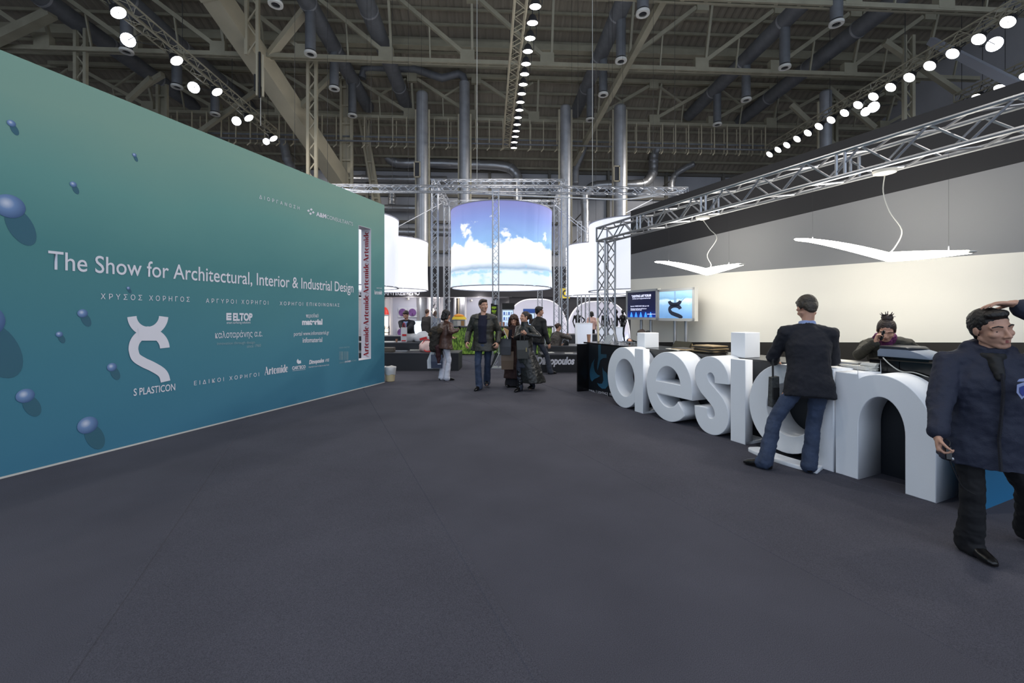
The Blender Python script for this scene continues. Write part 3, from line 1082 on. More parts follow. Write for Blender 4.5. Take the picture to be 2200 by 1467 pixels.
def serif_mesh(fn):
    mb = MB()
    me = None
    vs, fs = [], []
    for lp in SW:
        m1 = fill2d([lp])
        n = len(vs)
        vs += [fn(v.co.x, v.co.y) for v in m1.vertices]
        fs += [tuple(i + n for i in p.vertices) for p in m1.polygons]
        bpy.data.meshes.remove(m1)
    me = bpy.data.meshes.new('serif_lettering')
    me.from_pydata([tuple(v) for v in vs], [], fs)
    return me
def wserif(px0, py0, px1, py1, cap_px):
    t0, z0 = LW.at(px0, py0); t1, z1 = LW.at(px1, py1); c = LW.at(px0, py0 - cap_px)[1] - z0
    link('lettering', serif_mesh(lambda x, y: LW.P(t0 + (t1 - t0) * x / SWL, z0 + (z1 - z0) * x / SWL + y * c, 0.004)), M_print, wl)
wserif(568, 805.8, 618.5, 798.7, 17.5)
wserif(803.5, 632.4, 821, 632.6, 9.0)
# the same word four times up the reveal of the slot
q_at = lambda q: t1s - 0.008
hh = (zs1 - zs0 - 0.06) / 4
for k in range(4):
    zz = zs0 + 0.03 + k * hh
    link('red_lettering', serif_mesh(lambda x, y: LW.P(t1s - 0.009, zz + hh * 0.985 * x / SWL, -0.055 - y * 0.125)), M_red, wl)

# printed bubbles: flat discs with a printed gradient, and their printed shadows
def bubble_mat():
    m = bpy.data.materials.new('printed_bubble')
    m.use_nodes = True
    nt = m.node_tree
    b = nt.nodes['Principled BSDF']; b.inputs['Roughness'].default_value = 0.7
    tc = nt.nodes.new('ShaderNodeTexCoord')
    vm = nt.nodes.new('ShaderNodeVectorMath'); vm.operation = 'DISTANCE'; vm.inputs[1].default_value = (0.40, 0.62, 0.0)
    nt.links.new(tc.outputs['UV'], vm.inputs[0])
    cr = nt.nodes.new('ShaderNodeValToRGB')
    el = cr.color_ramp.elements
    el.new(0.3)
    for e, (p, c) in zip(el, ((0.04, (198, 206, 224)), (0.26, (112, 142, 186)), (0.62, (62, 92, 134)))):
        e.position = p; e.color = srgb(*c)
    nt.links.new(vm.outputs[1], cr.inputs[0]); nt.links.new(cr.outputs[0], b.inputs['Base Color'])
    return m
M_bubble = bubble_mat()
for (bx, by, br) in ((20, 443, 25), (157, 396, 6), (288.5, 333, 4), (24, 265, 7), (177, 673, 9), (127, 718, 6), (240, 788.5, 9), (54, 850, 15), (188, 913, 18), (275.5, 619, 3.5), (-46, 690, 40)):
    tc, zc = LW.at(bx, by)
    r = LW.at(bx, by - br)[1] - zc
    me = fill2d([[(tc + r * (0.7 + 0.85 * 0.93 * math.cos(k * math.pi / 14) + 1.7 * 0.37 * math.sin(k * math.pi / 14)), zc + r * (-1.6 + 0.85 * 0.37 * math.cos(k * math.pi / 14) - 1.7 * 0.93 * math.sin(k * math.pi / 14))) for k in range(28)]])
    map_mesh(me, lambda x, y, z: LW.P(x, y, 0.002))
    link('printed_shadow', me, M_printshadow, wl)
    me = fill2d([[(tc + r * math.cos(t), zc + r * math.sin(t)) for t in [2 * math.pi * k / 32 for k in range(32)]]])
    while me.uv_layers:
        me.uv_layers.remove(me.uv_layers[0])
    uv = me.uv_layers.new(name='UVMap')
    for lpp in me.loops:
        co = me.vertices[lpp.vertex_index].co
        uv.data[lpp.index].uv = ((co.x - tc) / r * .5 + .5, (co.y - zc) / r * .5 + .5)
    map_mesh(me, lambda x, y, z: LW.P(x, y, 0.004))
    link('printed_bubble', me, M_bubble, wl)

# ================================================================== striped wall on the right
WD = 6.6
WPL = rplane(WD)
RH = 3.91
sF, sN = WPL.at(1355, 600)[0], -4.0
wr = struct('wall_right')
M_wblack = mat('wall_black', (30, 29, 32), 0.75)
M_wgrey = mat('wall_grey', (128, 128, 130), 0.75)
M_wwhite = mat('wall_white', (226, 222, 212), 0.7)
M_wbase = mat('wall_base', (34, 31, 28), 0.6)
def line(px0, py0, px1, py1):
    a, b = WPL.at(px0, py0), WPL.at(px1, py1)
    sl = (b[1] - a[1]) / (b[0] - a[0])
    return lambda s: a[1] + sl * (s - a[0])
l1 = line(1354, 547, 2200, 347)
l2 = line(1355, 600, 2200, 541)
l3 = line(1527, 735, 1990, 735.5)
def band(lo, hi, m, name):
    mb = MB()
    n = 1
    A, B = sN, sF
    mb.hexa([WPL.P(A, lo(A), 0), WPL.P(B, lo(B), 0), WPL.P(B, lo(B), 0.2), WPL.P(A, lo(A), 0.2)], [WPL.P(A, hi(A), 0), WPL.P(B, hi(B), 0), WPL.P(B, hi(B), 0.2), WPL.P(A, hi(A), 0.2)])
    mb.build(name, m, wr)
band(lambda s: 0, l3, M_wbase, 'base_band')
band(l3, l2, M_wwhite, 'white_band')
band(l2, l1, M_wgrey, 'grey_band')
band(l1, lambda s: RH, M_wblack, 'black_band')

# ================================================================== reception counter
CD = 4.85
CPL = rplane(CD)
CZ = 0.955
s0c, s1c = 1.6, 7.18
co = thing('reception_counter', 'long black reception counter with printed front, behind the white letters', 'counter', RP(4.4, CD, 0))
def rbox(s0, s1, D0, D1, z0, z1, m, name, parent):
    mb = MB()
    mb.hexa([RP(s0, D0, z0), RP(s0, D1, z0), RP(s1, D1, z0), RP(s1, D0, z0)], [RP(s0, D0, z1), RP(s0, D1, z1), RP(s1, D1, z1), RP(s1, D0, z1)])
    return mb.build(name, m, parent)
M_counter = mat('counter_front', (24, 28, 34), 0.35)
M_countertop = mat('counter_top', (26, 26, 28), 0.2)
rbox(s0c, s1c, CD, CD + 0.04, 0, CZ - 0.03, M_counter, 'front_panel', co)
rbox(s0c - 0.02, s1c + 0.14, CD - 0.002, CD + 0.62, CZ - 0.03, CZ, M_countertop, 'worktop', co)
rbox(s0c, s1c, CD + 0.56, CD + 0.6, 0, CZ - 0.03, M_blackmat, 'back_panel', co)
rbox(s1c - 0.04, s1c, CD - 0.25, CD + 0.56, 0, CZ - 0.03, M_black, 'end_panel', co)
M_tealpanel = ramp_mat('teal_end_print', [(0, (52, 128, 176)), (0.6, (36, 96, 128)), (1, (24, 62, 84))], 2, -0.1, 1.0, 0.5)
rbox(s0c - 0.06, s0c - 0.01, 4.47, 5.5, 0, CZ - 0.03, M_tealpanel, 'printed_end_panel', co)
def cp(pts):
    return [CPL.at(1230 + x / 8.147, 720 + y / 8.147) for x, y in pts]
M_blueprint = ramp_mat('blue_print', [(0, (34, 74, 100)), (0.5, (46, 100, 132)), (1, (30, 66, 84))], 2, -0.5, 0.5, 0.5)
for pts in ([(452, 165), (500, 165), (500, 330), (600, 335), (600, 400), (540, 400), (490, 440), (440, 620), (432, 560), (455, 400)],
            [(400, 405), (375, 470), (375, 560), (400, 640), (440, 690), (490, 710), (440, 745), (385, 765), (345, 812), (318, 770), (303, 690), (310, 600), (340, 490)],
            [(520, 545), (545, 610), (600, 660), (625, 720), (625, 880), (580, 935), (520, 935), (460, 890), (430, 830), (470, 850), (520, 845), (545, 790), (535, 700)]):
    me = fill2d([cp(pts)])
    map_mesh(me, lambda x, y, z: CPL.P(x, y, -0.004))
    link('printed_emblem', me, M_blueprint, co)
for body, x0, y0, x1, y1, h in (('MATERIAL', 1260, 839.5, 1278.5, 843.2, 4.6), ('|', 1281, 844, 1281.6, 844.2, 6), ('LIGHTING', 1284.6, 844.4, 1303.6, 848.4, 5.2), ('|', 1305.2, 848.6, 1305.9, 848.8, 6), ('PRODUCT', 1310, 849.6, 1331, 854.2, 5.6)):
    plane_text(CPL, body, x0, y0, x1, y1, h / F * 8.0, M_print, co, out=-0.004)

# ================================================================== the five-sided word in solid letters
XH = 0.975
LP_ = rplane(4.48)
LDEP = 0.36
M_foam = mat('white_foam_letter', (238, 240, 244), 0.6, bump=0.12, bscale=220)
def wcoord(px):
    return -LP_.at(px, 700)[0]          # grows to the right in the picture
def letter(name, label, loops, depth=LDEP, extra=None):
    t = thing(name, label, 'letter', RP(-sum(p[0] for p in loops[0]) / len(loops[0]), 4.6, 0), None)
    for k, (lps, dp) in enumerate(([(loops, depth)] if not isinstance(depth, list) else depth)):
        me = fill2d(lps, dp, 0.006)
        map_mesh(me, lambda x, y, z: RP(-x, 4.48 + dp / 2 - z, y))
        bm = bmesh.new(); bm.from_mesh(me); bmesh.ops.recalc_face_normals(bm, faces=bm.faces); bm.to_mesh(me); bm.free()
        o = link('solid_letter' if k == 0 else 'foot_plate', me, M_foam, t)
    return t
def rect(a, b, c, d):
    return [(a, b), (c, b), (c, d), (a, d)]
# d
wl0, wst, wr0 = wcoord(1306), wcoord(1364.4), wcoord(1382.8)
cxd = (wl0 + wst + 0.12) / 2; rxd = (wst + 0.12 - wl0) / 2
ao = math.degrees(math.acos(min(1, (wst + 0.012 - cxd) / rxd)))
ci_, ri_ = (wl0 + 0.213 + wst) / 2, (wst - wl0 - 0.213) / 2
ring_o = arc(cxd, XH / 2, rxd, XH / 2, ao, 360 - ao, 45)
ring_i = arc(ci_ - 0.006, XH / 2, ri_ - 0.006, 0.30, 0, 352, 45)
t = letter('letter_d', 'white solid letter d, farthest left of the big foam letters', [ring_o, ring_i])
me = fill2d([rect(wst, 0, wr0, XH)], 0.115, 0.006); map_mesh(me, lambda x, y, z: RP(-x, 4.475 + 0.0575 - z, y)); bm = bmesh.new(); bm.from_mesh(me); bmesh.ops.recalc_face_normals(bm, faces=bm.faces); bm.to_mesh(me); bm.free()
link('stem', me, M_foam, t)
rbox(-wr0, -wst, 4.475, CD - 0.01, 0, 0.03, M_foam, 'foot_plate', t)
# e
wl0, wr0 = wcoord(1389.3), wcoord(1488)
cxe, rxe = (wl0 + wr0) / 2, (wr0 - wl0) / 2
ze = XH / 2
outer = [(cxe + rxe, ze - 0.12)] + arc(cxe, ze, rxe, XH / 2, 0, 316, 44)
inner = arc(cxe, ze, rxe - 0.2, XH / 2 - 0.2, 322, 200, 20)
eb = outer + inner + [(wl0 + 0.2, ze - 0.12)]
hole = [(cxe - rxe + 0.215, ze + 0.055)] + arc(cxe, ze, rxe - 0.2, XH / 2 - 0.2, 170, 10, 20) + [(cxe + rxe - 0.215, ze + 0.055)]
letter('letter_e', 'white solid letter e between the d and the s', [eb, hole])
# s
wl0, wr0 = wcoord(1492.5), wcoord(1566.7)
ws_ = wr0 - wl0
sp = [(wl0 + a * ws_ / 0.52, z) for a, z in ((0.418, 0.655), (0.405, 0.76), (0.345, 0.845), (0.26, 0.875), (0.17, 0.85), (0.112, 0.775), (0.112, 0.68), (0.165, 0.585), (0.26, 0.505), (0.355, 0.42), (0.41, 0.32), (0.41, 0.215), (0.35, 0.13), (0.26, 0.10), (0.17, 0.125), (0.112, 0.21), (0.102, 0.32))]
letter('letter_s', 'white solid letter s between the e and the i', [ribbon(catmull(sp, 5), 0.205)])
# i
wl0, wr0 = wcoord(1570), wcoord(1602)
t = letter('letter_i', 'white solid stem of the letter i, upright box left of the standing man', [rect(wl0, 0, wr0, XH)], [([rect(wl0, 0, wr0, XH)], 0.115)])
rbox(-wr0, -wl0, 4.485, CD - 0.01, 0, 0.03, M_foam, 'foot_plate', t)
# g
wl0, wr0 = wcoord(1610), wcoord(1793)
wst = wr0 - 0.19
cxg = (wl0 + wst + 0.12) / 2; rxg = (wst + 0.12 - wl0) / 2
t = letter('letter_g', 'white solid letter g behind the legs of the standing man', [arc(cxg, 0.51, rxg, 0.465, 0, 352, 45), arc((wl0 + 0.213 + wst) / 2, 0.51, (wst - wl0 - 0.213) / 2, 0.275, 0, 352, 45)])
me = fill2d([rect(wst, 0.0, wr0 - 0.004, XH)], LDEP, 0.006); map_mesh(me, lambda x, y, z: RP(-x, 4.475 + LDEP / 2 - z, y)); bm = bmesh.new(); bm.from_mesh(me); bmesh.ops.recalc_face_normals(bm, faces=bm.faces); bm.to_mesh(me); bm.free()
link('stem', me, M_foam, t)
hk = [tuple(q) for q in catmull([(-3.27, 4.40), (-3.1, 4.345), (-2.9, 4.325), (-2.72, 4.335), (-2.56, 4.375)], 6)]
me = fill2d([ribbon(hk, [0.09, 0.15] + [0.18] * (len(hk) - 2))], 0.03, 0.004)
map_mesh(me, lambda x, y, z: RP(-x, y, 0.016 + z)); bm = bmesh.new(); bm.from_mesh(me); bmesh.ops.recalc_face_normals(bm, faces=bm.faces); bm.to_mesh(me); bm.free()
o = link('floor_hook', me, M_foam, t); o['label'] = 'hooked tail of the g lying flat on the carpet'
# n
wl0, wr0 = wcoord(1795.5), wcoord(2012)
wa, wb_ = wl0 + 0.19, wr0 - 0.2
cxn = (wa + wb_) / 2
rin = (wb_ - wa) / 2
outn = [(wl0, 0), (wa, 0)] + [(wa, 0.45)] + arc(cxn, 0.48, rin, 0.30, 180, 0, 24)[0:] + [(wb_, 0), (wr0, 0)] + arc(cxn + 0.0, 0.48, wr0 - cxn, XH - 0.48, 0, 118, 26) + [(wa, 0.86), (wa, XH - 0.015), (wl0, XH - 0.015)]
letter('letter_n', 'white solid letter n, nearest of the big foam letters', [outn])
# ascender of the d and dot of the i stand on the worktop as cubes
def cube_on(label, px0, px1, py_top, D0, D1, name='white_cube'):
    P_ = rplane(D0)
    a, b = P_.at(px0, 720)[0], P_.at(px1, 720)[0]
    zt = P_.at(px0, py_top)[1]
    mb = MB()
    s0, s1 = min(a, b), max(a, b)
    mb.hexa([RP(s0, D0, CZ), RP(s0, D1, CZ), RP(s1, D1, CZ), RP(s1, D0, CZ)], [RP(s0, D0, zt), RP(s0, D1, zt), RP(s1, D1, zt), RP(s1, D0, zt)])
    o = mb.build(name, M_foam)
    recentre(o, RP((s0 + s1) / 2, (D0 + D1) / 2, CZ))
    tag(o, label, 'cube')
    bv = o.modifiers.new('bevel', 'BEVEL'); bv.width = 0.006; bv.segments = 2
    return o
cube_on('white cube on the counter above the letter d', 1368.5, 1385, 714.5, 4.86, 5.16)
cube_on('white cube on the counter above the letter i, beside the standing man', 1570, 1600.5, 713.5, 4.86, 5.14)

# ================================================================== truss gantry over the counter
TD = 5.64
ga = thing('truss_gantry', 'bright aluminium truss running over the reception counter with a post at its far end', 'truss', RP(7.6, TD, 0))
zu, zl = 3.38, 3.10
zc = (zu + zl) / 2
box_truss(ga, RP(7.8, TD, zc), RP(-2.5, TD, zc), 0.28, 0.024, M_alu, 0.29, single=True)
for s in (6.4, 4.9, 2.95, 1.0):
    for k in (-1, 1):
        for e in (0, 0.09):
            mb = MB(); mb.tube(RP(s + e, TD + 0.14 * k, zc + 0.14), RP(s + e, TD + 0.14 * k, zc - 0.14), 0.018, n=6); mb.build('joint_bar', M_alu, ga, smooth=True)
box_truss(ga, RP(7.64, TD, 0.0), RP(7.64, TD, zl), 0.26, 0.022, M_alu, 0.28, up=tuple(RU), single=True)
mb = MB(); mb.box(RP(7.64, TD, 0.01), 0.5, 0.5, 0.02, RU, RN.cross(V(0, 0, 1)).normalized() if False else V(-RU.y, RU.x, 0)); mb.build('base_plate', M_alu, ga)

# ================================================================== pendant lamps
M_glow = mat('pendant_diffuser', (255, 248, 232), 0.4, emit=PENDANT, ecol=(1.0, 0.95, 0.84, 1))
def pendant(label, left, mid, right, can_px, wires, sag):
    PL_ = rplane(TD)
    pts3 = []
    for (x, y) in (left, mid, right):
        s, z = PL_.at(x, y)
        pts3.append((s, z))
    t = thing('pendant_lamp', label, 'lamp', RP(pts3[1][0], TD, pts3[1][1]))
    (sa, za), (sm, zm), (sb, zb) = pts3
    sec = []
    N = 17
    vs, fs = [], []
    for i in range(N):
        k = i / (N - 1)
        if k < 0.5:
            q = k * 2
            s, z = sa + (sm - sa) * q, za + (zm - za) * q ** 1.25
        else:
            q = k * 2 - 1
            s, z = sm + (sb - sm) * q, zm + (zb - zm) * q ** 0.85
        wv = 0.055 + 0.075 * math.sin(math.pi * min(1, 0.06 + k * 0.9)) ** 0.8
        hv = 0.016 + 0.036 * math.sin(math.pi * k)
        for m_ in range(12):
            a = 2 * math.pi * m_ / 12
            vs.append(RP(s, TD + wv * math.cos(a), z + hv * math.sin(a)))
    for i in range(N - 1):
        for m_ in range(12):
            fs.append((i * 12 + m_, i * 12 + (m_ + 1) % 12, (i + 1) * 12 + (m_ + 1) % 12, (i + 1) * 12 + m_))
    fs.append(tuple(range(12))[::-1]); fs.append(tuple(range((N - 1) * 12, N * 12)))
    mb = MB().add(vs, fs); mb.build('diffuser', M_glow, t, smooth='all')
    for (s, z, sg) in ((sa, za, 1), (sb, zb, -1)):
        mb = MB(); mb.ball(RP(s, TD, z), 0.052, 0.052, 0.014); mb.build('end_cap', M_offwhite, t, smooth='all')
    sc_, _ = PL_.at(can_px[0], can_px[1])
    mb = MB(); mb.lathe(RP(sc_, TD, zl - 0.075), [(0.03, 0), (0.10, 0.02), (0.11, 0.05), (0.06, 0.06)], 20); mb.build('ceiling_rose', M_offwhite, t, smooth=True)
    pc = [RP(sc_, TD, zl - 0.07)]
    for (fx, fz) in sag:
        pc.append(RP(sc_ + fx + (sm - sc_) * (1 - fz), TD + 0.02, zm + (zl - 0.07 - zm) * fz))
    pc.append(RP(sm, TD, zm + 0.03))
    mb = MB(); mb.path([tuple(q) for q in catmull([tuple(p) for p in pc], 5)], 0.006, 6); mb.build('cable', M_wire, t, smooth=True)
    for wx in wires:
        s, _ = PL_.at(wx, 500)
        zz = za + (zm - za) * (s - sa) / (sm - sa) if (s - sm) * (sa - sm) > 0 else zm + (zb - zm) * (s - sm) / (sb - sm)
        mb = MB(); mb.tube(RP(s, TD, zz + 0.02), RP(s, TD, zl), 0.0009, n=4); mb.build('suspension_wire', M_darkwire, t)
        mb = MB(); mb.tube(RP(s, TD, zz), RP(s, TD, zz + 0.07), 0.006, n=6); mb.build('wire_grip', M_alu, t)
    return t
pendant('glowing white winged pendant lamp above the screens, farther of two', (1413, 563), (1518, 584), (1591, 568), (1510, 462), (1437, 1566), [(-0.1, 0.8), (-0.22, 0.6), (-0.02, 0.33), (-0.08, 0.12)])
pendant('glowing white winged pendant lamp above the standing man, larger and nearer of two', (1714, 515), (1908, 552), (2083, 541), (1901, 362), (1746, 2038), [(0.03, 0.8), (-0.02, 0.55), (-0.12, 0.3), (-0.06, 0.12)])

# ================================================================== the two screens
MD = 6.165
def screen(label, s0, s1, z0, z1, face_m, draw):
    t = thing('screen', label, 'screen', RP((s0 + s1) / 2, MD + 0.05, 0))
    rbox(s1, s0, MD + 0.015, MD + 0.10, z0, z1, M_offwhite, 'casing', t)
    for (a, b, c, d) in ((s0, s1, z1 - 0.045, z1), (s0, s1, z0, z0 + 0.05), (s0, s0 - 0.045, z0, z1), (s1 + 0.045, s1, z0, z1)):
        rbox(min(a, b), max(a, b), MD, MD + 0.016, c, d, mat('screen_bezel', (168, 170, 172), 0.4), 'bezel', t)
    rbox(s1 + 0.04, s0 - 0.04, MD + 0.008, MD + 0.014, z0 + 0.045, z1 - 0.04, face_m, 'display', t)
    draw(t, s0 - 0.045, s1 + 0.045, z0 + 0.05, z1 - 0.045)
    for f in (0.36, 0.66):
        s = s0 + (s1 - s0) * f
        mb = MB(); mb.tube(RP(s, MD + 0.13, 0), RP(s, MD + 0.13, z0 + 0.3), 0.032, n=14); mb.build('pole', M_alu, t, smooth=True)
    mb = MB(); mb.box(RP((s0 + s1) / 2, MD + 0.13, 0.012), 0.7, 0.34, 0.024, RU, V(-RU.y, RU.x, 0)); mb.build('base_plate', M_darkgrey, t)
    mb = MB(); mb.box(RP((s0 + s1) / 2, MD + 0.1, (z0 + z1) / 2), 0.5, 0.05, 0.3, RU, V(-RU.y, RU.x, 0)); mb.build('mount', M_darkgrey, t)
    return t
M_dispdark = ramp_mat('display_dark', [(0, (20, 50, 140)), (0.25, (16, 22, 60)), (1, (12, 14, 40))], 2, 1.45, 2.05, 0.3, emit=0.7)
M_dispblue = ramp_mat('display_blue', [(0, (92, 134, 184)), (0.5, (134, 174, 212)), (0.64, (196, 218, 232)), (0.7, (120, 164, 198)), (1, (166, 204, 222))], 2, 1.45, 2.05, 0.3, emit=0.75, noise=0.12, nscale=6)
M_disptext = mat('display_text', (225, 228, 255), 0.4, emit=1.2)
M_dispglow = mat('display_glow', (60, 140, 255), 0.4, emit=1.1)
M_dispmark = mat('display_mark', (40, 46, 66), 0.4)
def line_on(t, s0, s1, z, h, body, bold=0.0):
    me = text_mesh(body, bold)
    x0, x1 = bounds2(me)
    for v in me.vertices:
        v.co = RP(s0 + (s1 - s0) * (v.co.x - x0) / (x1 - x0), MD + 0.005, z + v.co.y / 0.69 * h)
    link('screen_text', me, M_disptext, t)
def draw1(t, s0, s1, z0, z1):
    W, H = s1 - s0, z1 - z0
    line_on(t, s0 + W * .16, s0 + W * .84, z0 + H * .80, H * .085, '"LIGHTING LAB" FORUM', 0.03)
    line_on(t, s0 + W * .19, s0 + W * .83, z0 + H * .72, H * .05, 'Συνέδριο για τον αρχιτεκτονικό φωτισμό', 0.01)
    line_on(t, s0 + W * .12, s0 + W * .77, z0 + H * .42, H * .045, 'Κυριακή 17 ΦΕΒΡΟΥΑΡΙΟΥ 2008 ώρα 11:00', 0.01)
    line_on(t, s0 + W * .12, s0 + W * .69, z0 + H * .32, H * .045, 'Πρόγραμμα ομιλιών και εκδηλώσεων', 0.01)
    line_on(t, s0 + W * .12, s0 + W * .52, z0 + H * .27, H * .045, 'είσοδος ελεύθερη', 0.01)
    line_on(t, s0 + W * .72, s0 + W * .99, z0 + H * .11, H * .04, 'lightinglab forum')
    for k in range(5):
        c = s0 + W * (.15 + .17 * k)
        me = fill2d([[(c + dx * W, z0 + H * zz) for dx, zz in ((-.05, .01), (.05, .01), (.035, .1), (.012, .2), (-.012, .2), (-.035, .1))]])
        map_mesh(me, lambda x, y, z: RP(x, MD + 0.006, y)); link('light_cone', me, M_dispglow, t)
def draw2(t, s0, s1, z0, z1):
    W, H = s1 - s0, z1 - z0
    X = lambda x, y: (s0 + W * (x - 1440) / 510, z0 + H * (605 - y) / 445)
    up = [X(x, y) for x, y in arc(1690, 320, 86, 64, 178, 2, 18)]
    lo = [X(x, y) for x, y in arc(1692, 462, 84, 62, -6, -180, 18)] + [X(*q) for q in ((1616, 492), (1645, 522), (1700, 545), (1750, 564), (1785, 586), (1797, 606))]
    for k, pts in enumerate((up, lo)):
        me = fill2d([ribbon(pts, W * 0.09)]); map_mesh(me, lambda x, y, z: RP(x, MD + 0.005, y)); link('emblem', me, M_dispmark, t)
    for pts in (((1680, 170), (1705, 170), (1700, 290), (1685, 290)), ((1672, 280), (1718, 280), (1712, 360), (1678, 360)), ((1780, 330), (1850, 262), (1858, 272), (1790, 345))):
        me = fill2d([[X(*q) for q in pts]]); map_mesh(me, lambda x, y, z: RP(x, MD + 0.006, y)); link('pictured_clamp', me, mat('display_pale', (130, 165, 195), 0.4, emit=0.5), t)
MP = rplane(MD)
sa, sb, sc2 = MP.at(1344.8, 650)[0], MP.at(1412.3, 650)[0], MP.at(1491, 650)[0]
z_t, z_b = MP.at(1344.8, 624.8)[1], MP.at(1344.8, 686.2)[1]
screen('grey framed screen showing a dark blue lighting forum slide', sa, sb + 0.005, z_b, z_t, M_dispdark, draw1)
screen('grey framed screen showing a bright blue picture of a dark emblem', sb - 0.005, sc2, MP.at(1491, 690)[1], MP.at(1491, 616.6)[1], M_dispblue, draw2)

# ================================================================== things on the counter
M_wood = mat('wood_strip', (176, 140, 96), 0.5)
M_brown = mat('brown_card', (140, 104, 74), 0.6)
def at_counter(px, D):
    s = rplane(D).at(px, 700)[0]
    return RP(s, D, CZ)
def cup(label, p, r=0.036, h=0.11, m=None):
    mb = MB(); mb.lathe(p, [(r * 0.72, 0), (r, h), (r * 1.06, h), (r * 1.06, h - 0.006), (r * 0.9, h - 0.008), (r * 0.66, 0.01)], 18)
    o = mb.build('paper_cup', m or mat('cup_card', (168, 124, 100), 0.6), smooth=True)
    recentre(o, p); return tag(o, label, 'cup')
cup('brown paper cup at the far end of the reception counter', at_counter(1265, 4.93), 0.04, 0.15)
# lean-to brochure stand and slanted pole stand
p = at_counter(1308, 5.0)
t = thing('brochure_holder', 'grey wire brochure holder at the far end of the counter', 'holder', p)
mb = MB(); mb.hexa([p + RU * .1 - RN * .06, p - RU * .1 - RN * .06, p - RU * .1 - RN * .05, p + RU * .1 - RN * .05], [p + RU * .1 + RN * .04 + V(0, 0, .16), p - RU * .1 + RN * .04 + V(0, 0, .16), p - RU * .1 + RN * .05 + V(0, 0, .16), p + RU * .1 + RN * .05 + V(0, 0, .16)]); mb.build('sheet', mat('grey_sheet', (150, 156, 162), 0.5), t)
for k in (-1, 1):
    mb = MB(); mb.path([p + RU * .1 * k - RN * .07, p + RU * .1 * k - RN * .07 + V(0, 0, .05), p + RU * .1 * k + RN * .06 + V(0, 0, .19), p + RU * .1 * k + RN * .12], 0.005, 6); mb.build('wire_leg', M_alu, t)
for k, (xb, xt, yt, lab) in enumerate(((1286, 1284, 684, 'upright wood-coloured rod leaning on the truss post'), (1327, 1313, 684, 'slanting grey pole leaning on the truss post'))):
    a = at_counter(xb, 5.1); b = rplane(5.45).at(xt, yt); b = RP(b[0], 5.45, b[1])
    mb = MB(); mb.tube(a, b, 0.02, n=10)
    o = mb.build('leaning_pole', M_tansteel if k == 0 else M_alu, smooth=True); recentre(o, a); tag(o, lab, 'pole')
# wire rack on the counter near the d cube
p = at_counter(1345, 5.0)
t = thing('wire_rack', 'low wire rack lying on the counter beside the d cube', 'rack', p)
for k in range(6):
    mb = MB(); mb.path([p + RU * (-.22 + .09 * k), p + RU * (-.22 + .09 * k) + V(0, 0, .05), p + RU * (-.18 + .09 * k) + RN * .2 + V(0, 0, .05), p + RU * (-.18 + .09 * k) + RN * .2], 0.005, 6); mb.build('wire', M_alu, t)
mb = MB(); mb.tube(p - RU * .25 + V(0, 0, .05), p + RU * .27 + V(0, 0, .05), 0.006, n=6); mb.build('front_wire', M_alu, t)
# stacks of catalogues between the cubes
def stack(label, px, D, n, wdt, dep, hs, cols, name='catalogue_stack', jitter=0.03, cat='stack'):
    p = at_counter(px, D)
    t = thing(name, label, cat, p)
    z = 0.0
    for k in range(n):
        h = hs * rnd.uniform(0.7, 1.3)
        a = rnd.uniform(-0.2, 0.2)
        ax = (RU * math.cos(a) + RN * math.sin(a)); ay = V(-ax.y, ax.x, 0)
        c = p + RU * rnd.uniform(-jitter, jitter) + RN * rnd.uniform(-jitter, jitter) + V(0, 0, z + h / 2)
        mb = MB(); mb.box(c, wdt, dep, h, ax, ay); mb.build('catalogue', cols[k % len(cols)], t)
        z += h
    return t
M_darkpaper = mat('dark_paper', (52, 46, 40), 0.5); M_tanpaper = mat('tan_paper', (150, 128, 92), 0.6)
stack('stack of dark catalogues on the counter left of the i cube', 1525, 5.12, 9, 0.34, 0.3, 0.012, [M_darkpaper, M_darkpaper, M_tanpaper])
stack('low spread of tan and dark leaflets beside the dark catalogue stack', 1468, 5.02, 5, 0.3, 0.24, 0.008, [M_tanpaper, M_darkpaper, M_paper], jitter=0.07)
p = at_counter(1465, 5.25)
t = thing('display_folder', 'black folder propped upright on the counter below the screens', 'folder', p)
mb = MB(); mb.hexa([p + RU * .17 - RN * .06, p - RU * .17 - RN * .06, p - RU * .17 - RN * .045, p + RU * .17 - RN * .045], [p + RU * .17 + RN * .03 + V(0, 0, .12), p - RU * .17 + RN * .03 + V(0, 0, .12), p - RU * .17 + RN * .045 + V(0, 0, .12), p + RU * .17 + RN * .045 + V(0, 0, .12)]); mb.build('cover', mat('olive_black', (44, 42, 30), 0.4), t)
mb = MB(); mb.hexa([p + RU * .17 + RN * .02, p - RU * .17 + RN * .02, p - RU * .17 + RN * .10, p + RU * .17 + RN * .10], [p + RU * .17 + RN * .035 + V(0, 0, .10), p - RU * .17 + RN * .035 + V(0, 0, .10), p - RU * .17 + RN * .04 + V(0, 0, .10), p + RU * .17 + RN * .04 + V(0, 0, .10)]); mb.build('stand', M_tanpaper, t)
stack('flat stack of clear-covered brochures right of the standing man', 1812, 5.0, 6, 0.3, 0.24, 0.012, [mat('grey_brochure', (130, 136, 146), 0.35), M_paper])
stack('white stack of forms beside the black box', 1848, 4.9, 4, 0.24, 0.2, 0.012, [M_paper], name='paper_stack', jitter=0.012)
stack('taller white stack of forms touching the black box', 1874, 4.92, 7, 0.12, 0.2, 0.014, [M_paper], name='paper_stack', jitter=0.008)
